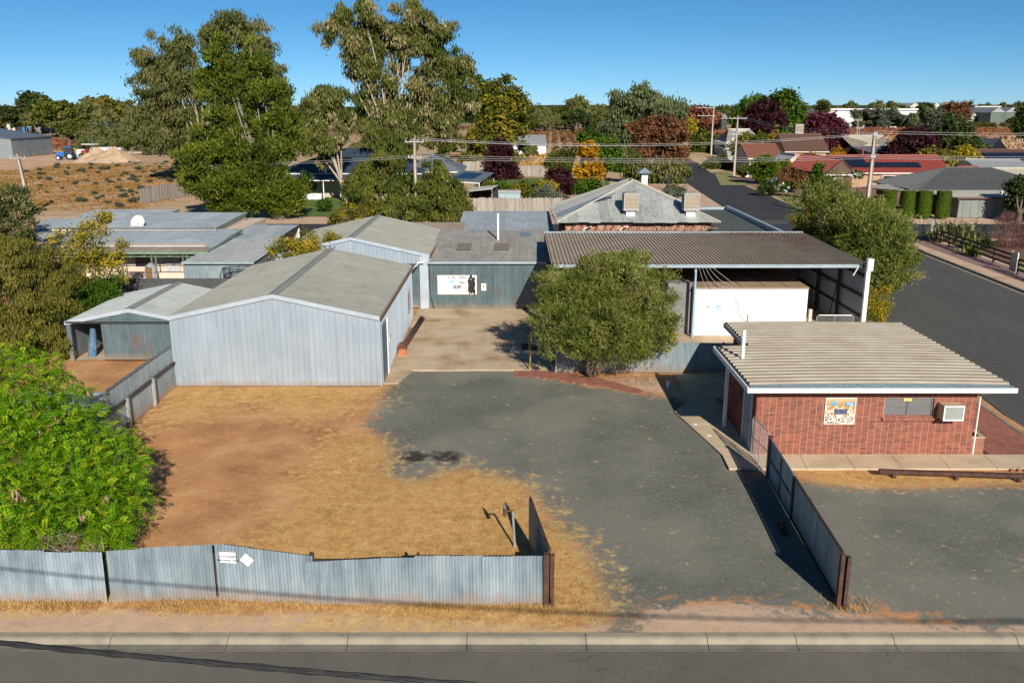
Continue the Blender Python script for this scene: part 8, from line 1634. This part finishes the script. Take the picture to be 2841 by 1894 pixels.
def far_vines(lab, x0_, x1_, y0_, y1_, n, mt, h, name, L_=2.0):
    rg = np.random.default_rng(int(x0_+y0_) % 1000); xx = rg.uniform(x0_, x1_, n); yy = np.round(rg.uniform(y0_, y1_, n)/4.0)*4.0+rg.normal(0, .4, n); C = np.stack([xx, yy, rg.uniform(.2, h, n)], 1); D = unit(rg.normal(size=(n, 3))*np.array([1.5, .7, .8])); V, Q = leaf_quads(C, D, unit(np.cross(D, np.array([0, -.6, .8])+rg.normal(size=(n, 3))*.4)), np.full(n, L_), np.full(n, L_*.5)); return tag(npmesh(name, V, Q, LM[mt], var=np.repeat(np.clip(rg.normal(.5, .25, n), 0, 1), 4), kind='stuff'), lab, 'vines')
far_vines('red brown vineyard before the far warehouse and factories', 120, 420, 330, 490, 30000, 'vinefar', 1.7, 'red_vineyard'); far_vines('red vineyard beyond the street bend', 40, 120, 330, 440, 9000, 'vinefar', 1.6, 'street_end_vineyard'); far_vines('brown vineyard at the back of the left field', -260, -95, 265, 330, 14000, 'vinefar', 1.5, 'left_vineyard', 1.2)
far_vines('dry golden scrub on the slope at the right', 105, 210, 215, 300, 12000, 'pod', 3.2, 'dry_scrub', 1.1); far_vines('rusty brown weeds behind the purple trees', -20, 15, 188, 235, 3500, 'tuft', .7, 'dry_weeds', .7)
# ------------------------------------------------------------------ dry grass, field tufts, saltbush
def grass(lab, pts, h, w, mat, name, seed, per=4, flatt=.6):
    rg = np.random.default_rng(seed); C = np.repeat(pts, per, 0); n = len(C); C = C+np.stack([rg.normal(0, h*.35, n), rg.normal(0, h*.35, n), np.zeros(n)], 1); a = rg.random(n)*6.283
    D = unit(np.stack([np.cos(a)*flatt*1.6, np.sin(a)*flatt*1.6, .5+.5*rg.random(n)], 1)); l = h*(.5+.9*rg.random(n)); s = np.stack([-np.sin(a), np.cos(a), np.zeros(n)], 1)*w
    V = np.stack([C-s*.5, C+s*.5, C+D*l[:, None]], 1).reshape(-1, 3); return tag(npmesh(name, V, np.arange(len(V)).reshape(-1, 3), LM[mat], var=np.repeat(np.clip(rg.normal(.5, .25, n), 0, 1), 3), kind='stuff'), lab, 'grass')
rg = np.random.default_rng(21); n = 90000; X = rg.uniform(-17, 19, n); Y = rg.uniform(19.1, 40, n)
smk = np.maximum.reduce([sdist(X, Y, STRAW)/1.2+.15, sdist(X, Y, STRAW2)/2.5, sdist(X, Y, STRAW3)/.6, sdist(X, Y, STRAW4)/.5, sdist(X, Y, STRAW5)/.6, sdist(X, Y, STRAW6)/.6]); smk = np.clip(smk, 0, .8)
pat = .5+.5*np.sin(X*1.7+1.3*np.sin(Y*1.1))*np.sin(Y*1.9+1.1*np.sin(X*.9)); patf = .5+.5*np.sin(X*5.1+2*np.sin(Y*3.3))*np.sin(Y*4.7)
keep = (rg.random(n) < smk*(.15+.8*pat*patf+.15)*.62) & ~((X > -5.85) & (X < 2.2) & (Y > 38.9)) & ~((X > 7.5) & (Y > 28.8)) & (Y < 38.3)
pts = np.stack([X[keep], Y[keep], np.full(keep.sum(), -.01)], 1); grass('dry straw grass over the yard and verge', pts, .10, .013, 'straw', 'dry_grass', 22, 5, .9)
n = 5000; X = rg.uniform(-15.4, 9, n); Y = 20.15+rg.normal(0, .18, n); k = rg.random(n) < (.25+.5*(np.sin(X*2.1) > -.1)); k &= ~((X > 1.1) & (X < 8)); grass('taller dry grass along the foot of the front fence', np.stack([X[k], Y[k], np.zeros(k.sum())], 1), .16, .014, 'straw', 'fence_grass', 23, 3, .6)
n = 5200; X = rg.uniform(-15, 9, n); Y = rg.uniform(19.1, 32, n)                       # loose stones
m_ = (sdist(X, Y, GRAVEL) > -.3) | (Y < 20.2); X, Y = X[m_], Y[m_]; n = len(X); r = .008+.018*rg.random(n)**3; T = np.array([(1, 0, 0), (-.5, .8, 0), (-.5, -.8, 0), (0, 0, .9)]); V = (np.stack([X, Y, np.full(n, -.005)], 1)[:, None, :]+T[None]*r[:, None, None]).reshape(-1, 3); Fq = (np.arange(n)[:, None, None]*4+np.array([(0, 1, 3), (1, 2, 3), (2, 0, 3)])[None]).reshape(-1, 3); tag(npmesh('loose_stones', V, Fq, pm('pale_stone', [(.25, .23, .2), (.42, .38, .33)], 9, .9), kind='stuff'), 'loose pale stones on the gravel', 'stones')
FIELD = gpoly([(-300, 505), (-300, 385), (60, 392), (140, 378), (300, 372), (430, 372), (430, 440), (395, 462), (330, 478), (180, 482)])
n = 120000; xs = [p[0] for p in FIELD]; ys = [p[1] for p in FIELD]; X = rg.uniform(min(xs), max(xs), n); Y = rg.uniform(min(ys), max(ys), n); k = inpoly(X, Y, FIELD); pat = .5+.5*np.sin(X*.55+np.sin(Y*.31)*2)*np.sin(Y*.33+np.sin(X*.4)); k &= rg.random(n) < .12+.8*pat**2; grass('orange brown dry tussocks over the left field', np.stack([X[k], Y[k], np.full(k.sum(), -.06)], 1), .36, .11, 'tuft', 'field_tussocks', 25, 4, .7)
sb = thing('saltbush', 'grey green saltbush clump on the dry left field', 'shrub', (0, 0, 0), 'saltbush clumps'); foliage('foliage', sb, LM['salt'], [(0, 0, .3, .6, .5, .35), (.4, .1, .25, .4, .4, .28)], 120, 6, .12, .2, .11, 'rand', 26); MB().cyl(0, 0, -.1, .3, .05, 5).build('stem', bark, sb)
cnt = 0; first = True
while cnt < 110:
    x, y = rr.uniform(min(xs), max(xs)), rr.uniform(min(ys), max(ys))
    if not inpoly(np.array([x]), np.array([y]), FIELD)[0] or abs(au(0, 0, y=y).x) < abs(x): continue
    o = sb if first else copy_tree(sb); first = False; s = rr.uniform(.4, 1.0); o.location = (x, y, -.05); o.scale = (s, s, s*rr.uniform(.7, 1.1)); o.rotation_euler.z = rr.uniform(0, 6.28); cnt += 1
# leaf litter under the bottlebrush and roof debris
n = 2600; X = rg.normal(5.5, 2.2, n); Y = rg.normal(39.6, .7, n); k = (Y < 40.6) & (Y > 38.2) & (X > 2.0) & (X < 10); C = np.stack([X[k], Y[k], np.full(k.sum(), .0)], 1); D = unit(np.stack([rg.normal(size=len(C)), rg.normal(size=len(C)), .2*np.ones(len(C))], 1)); V, Q = leaf_quads(C, D, unit(np.cross(D, np.array([0, 0, 1.])+0*D)), np.full(len(C), .09), np.full(len(C), .025)); tag(npmesh('leaf_litter', V, Q, LM['pod'], var=np.repeat(rg.random(len(C)), 4), kind='stuff'), 'brown leaf litter along the inner fence', 'leaf litter')
n = 1500; X = np.concatenate([rg.normal(17.6, .7, n//2), rg.normal(15.5, 1.2, n//2)]); Y = np.concatenate([rg.normal(54.5, 2.2, n//2), rg.normal(57.4, .5, n//2)]); k = (X < 18.9) & (Y > 48) & (Y < 58); C = np.stack([X[k], Y[k], 4.17+.0147*(Y[k]-47)], 1); D = unit(np.stack([rg.normal(size=len(C)), rg.normal(size=len(C)), .3*np.ones(len(C))], 1)); V, Q = leaf_quads(C, D, unit(np.cross(D, np.array([0, 0, 1.])+0*D)), np.full(len(C), .16), np.full(len(C), .03)); tag(npmesh('roof_debris', V, Q, LM['brush'], var=np.repeat(rg.random(len(C)), 4), kind='stuff'), 'fallen brown needles on the street end of the carport roof', 'leaf litter')
for o in bpy.data.objects:
    if o.type == 'MESH' and o.name.split('.')[0] in ('flowers', 'red_brushes', 'seed_pods', 'pale_twigs', 'bare_twigs', 'crown', 'foliage', 'skirt', 'net', 'wire_mesh') and o.parent and o.name.split('.')[0] not in ('crown', 'foliage'): o['kind'] = 'stuff'
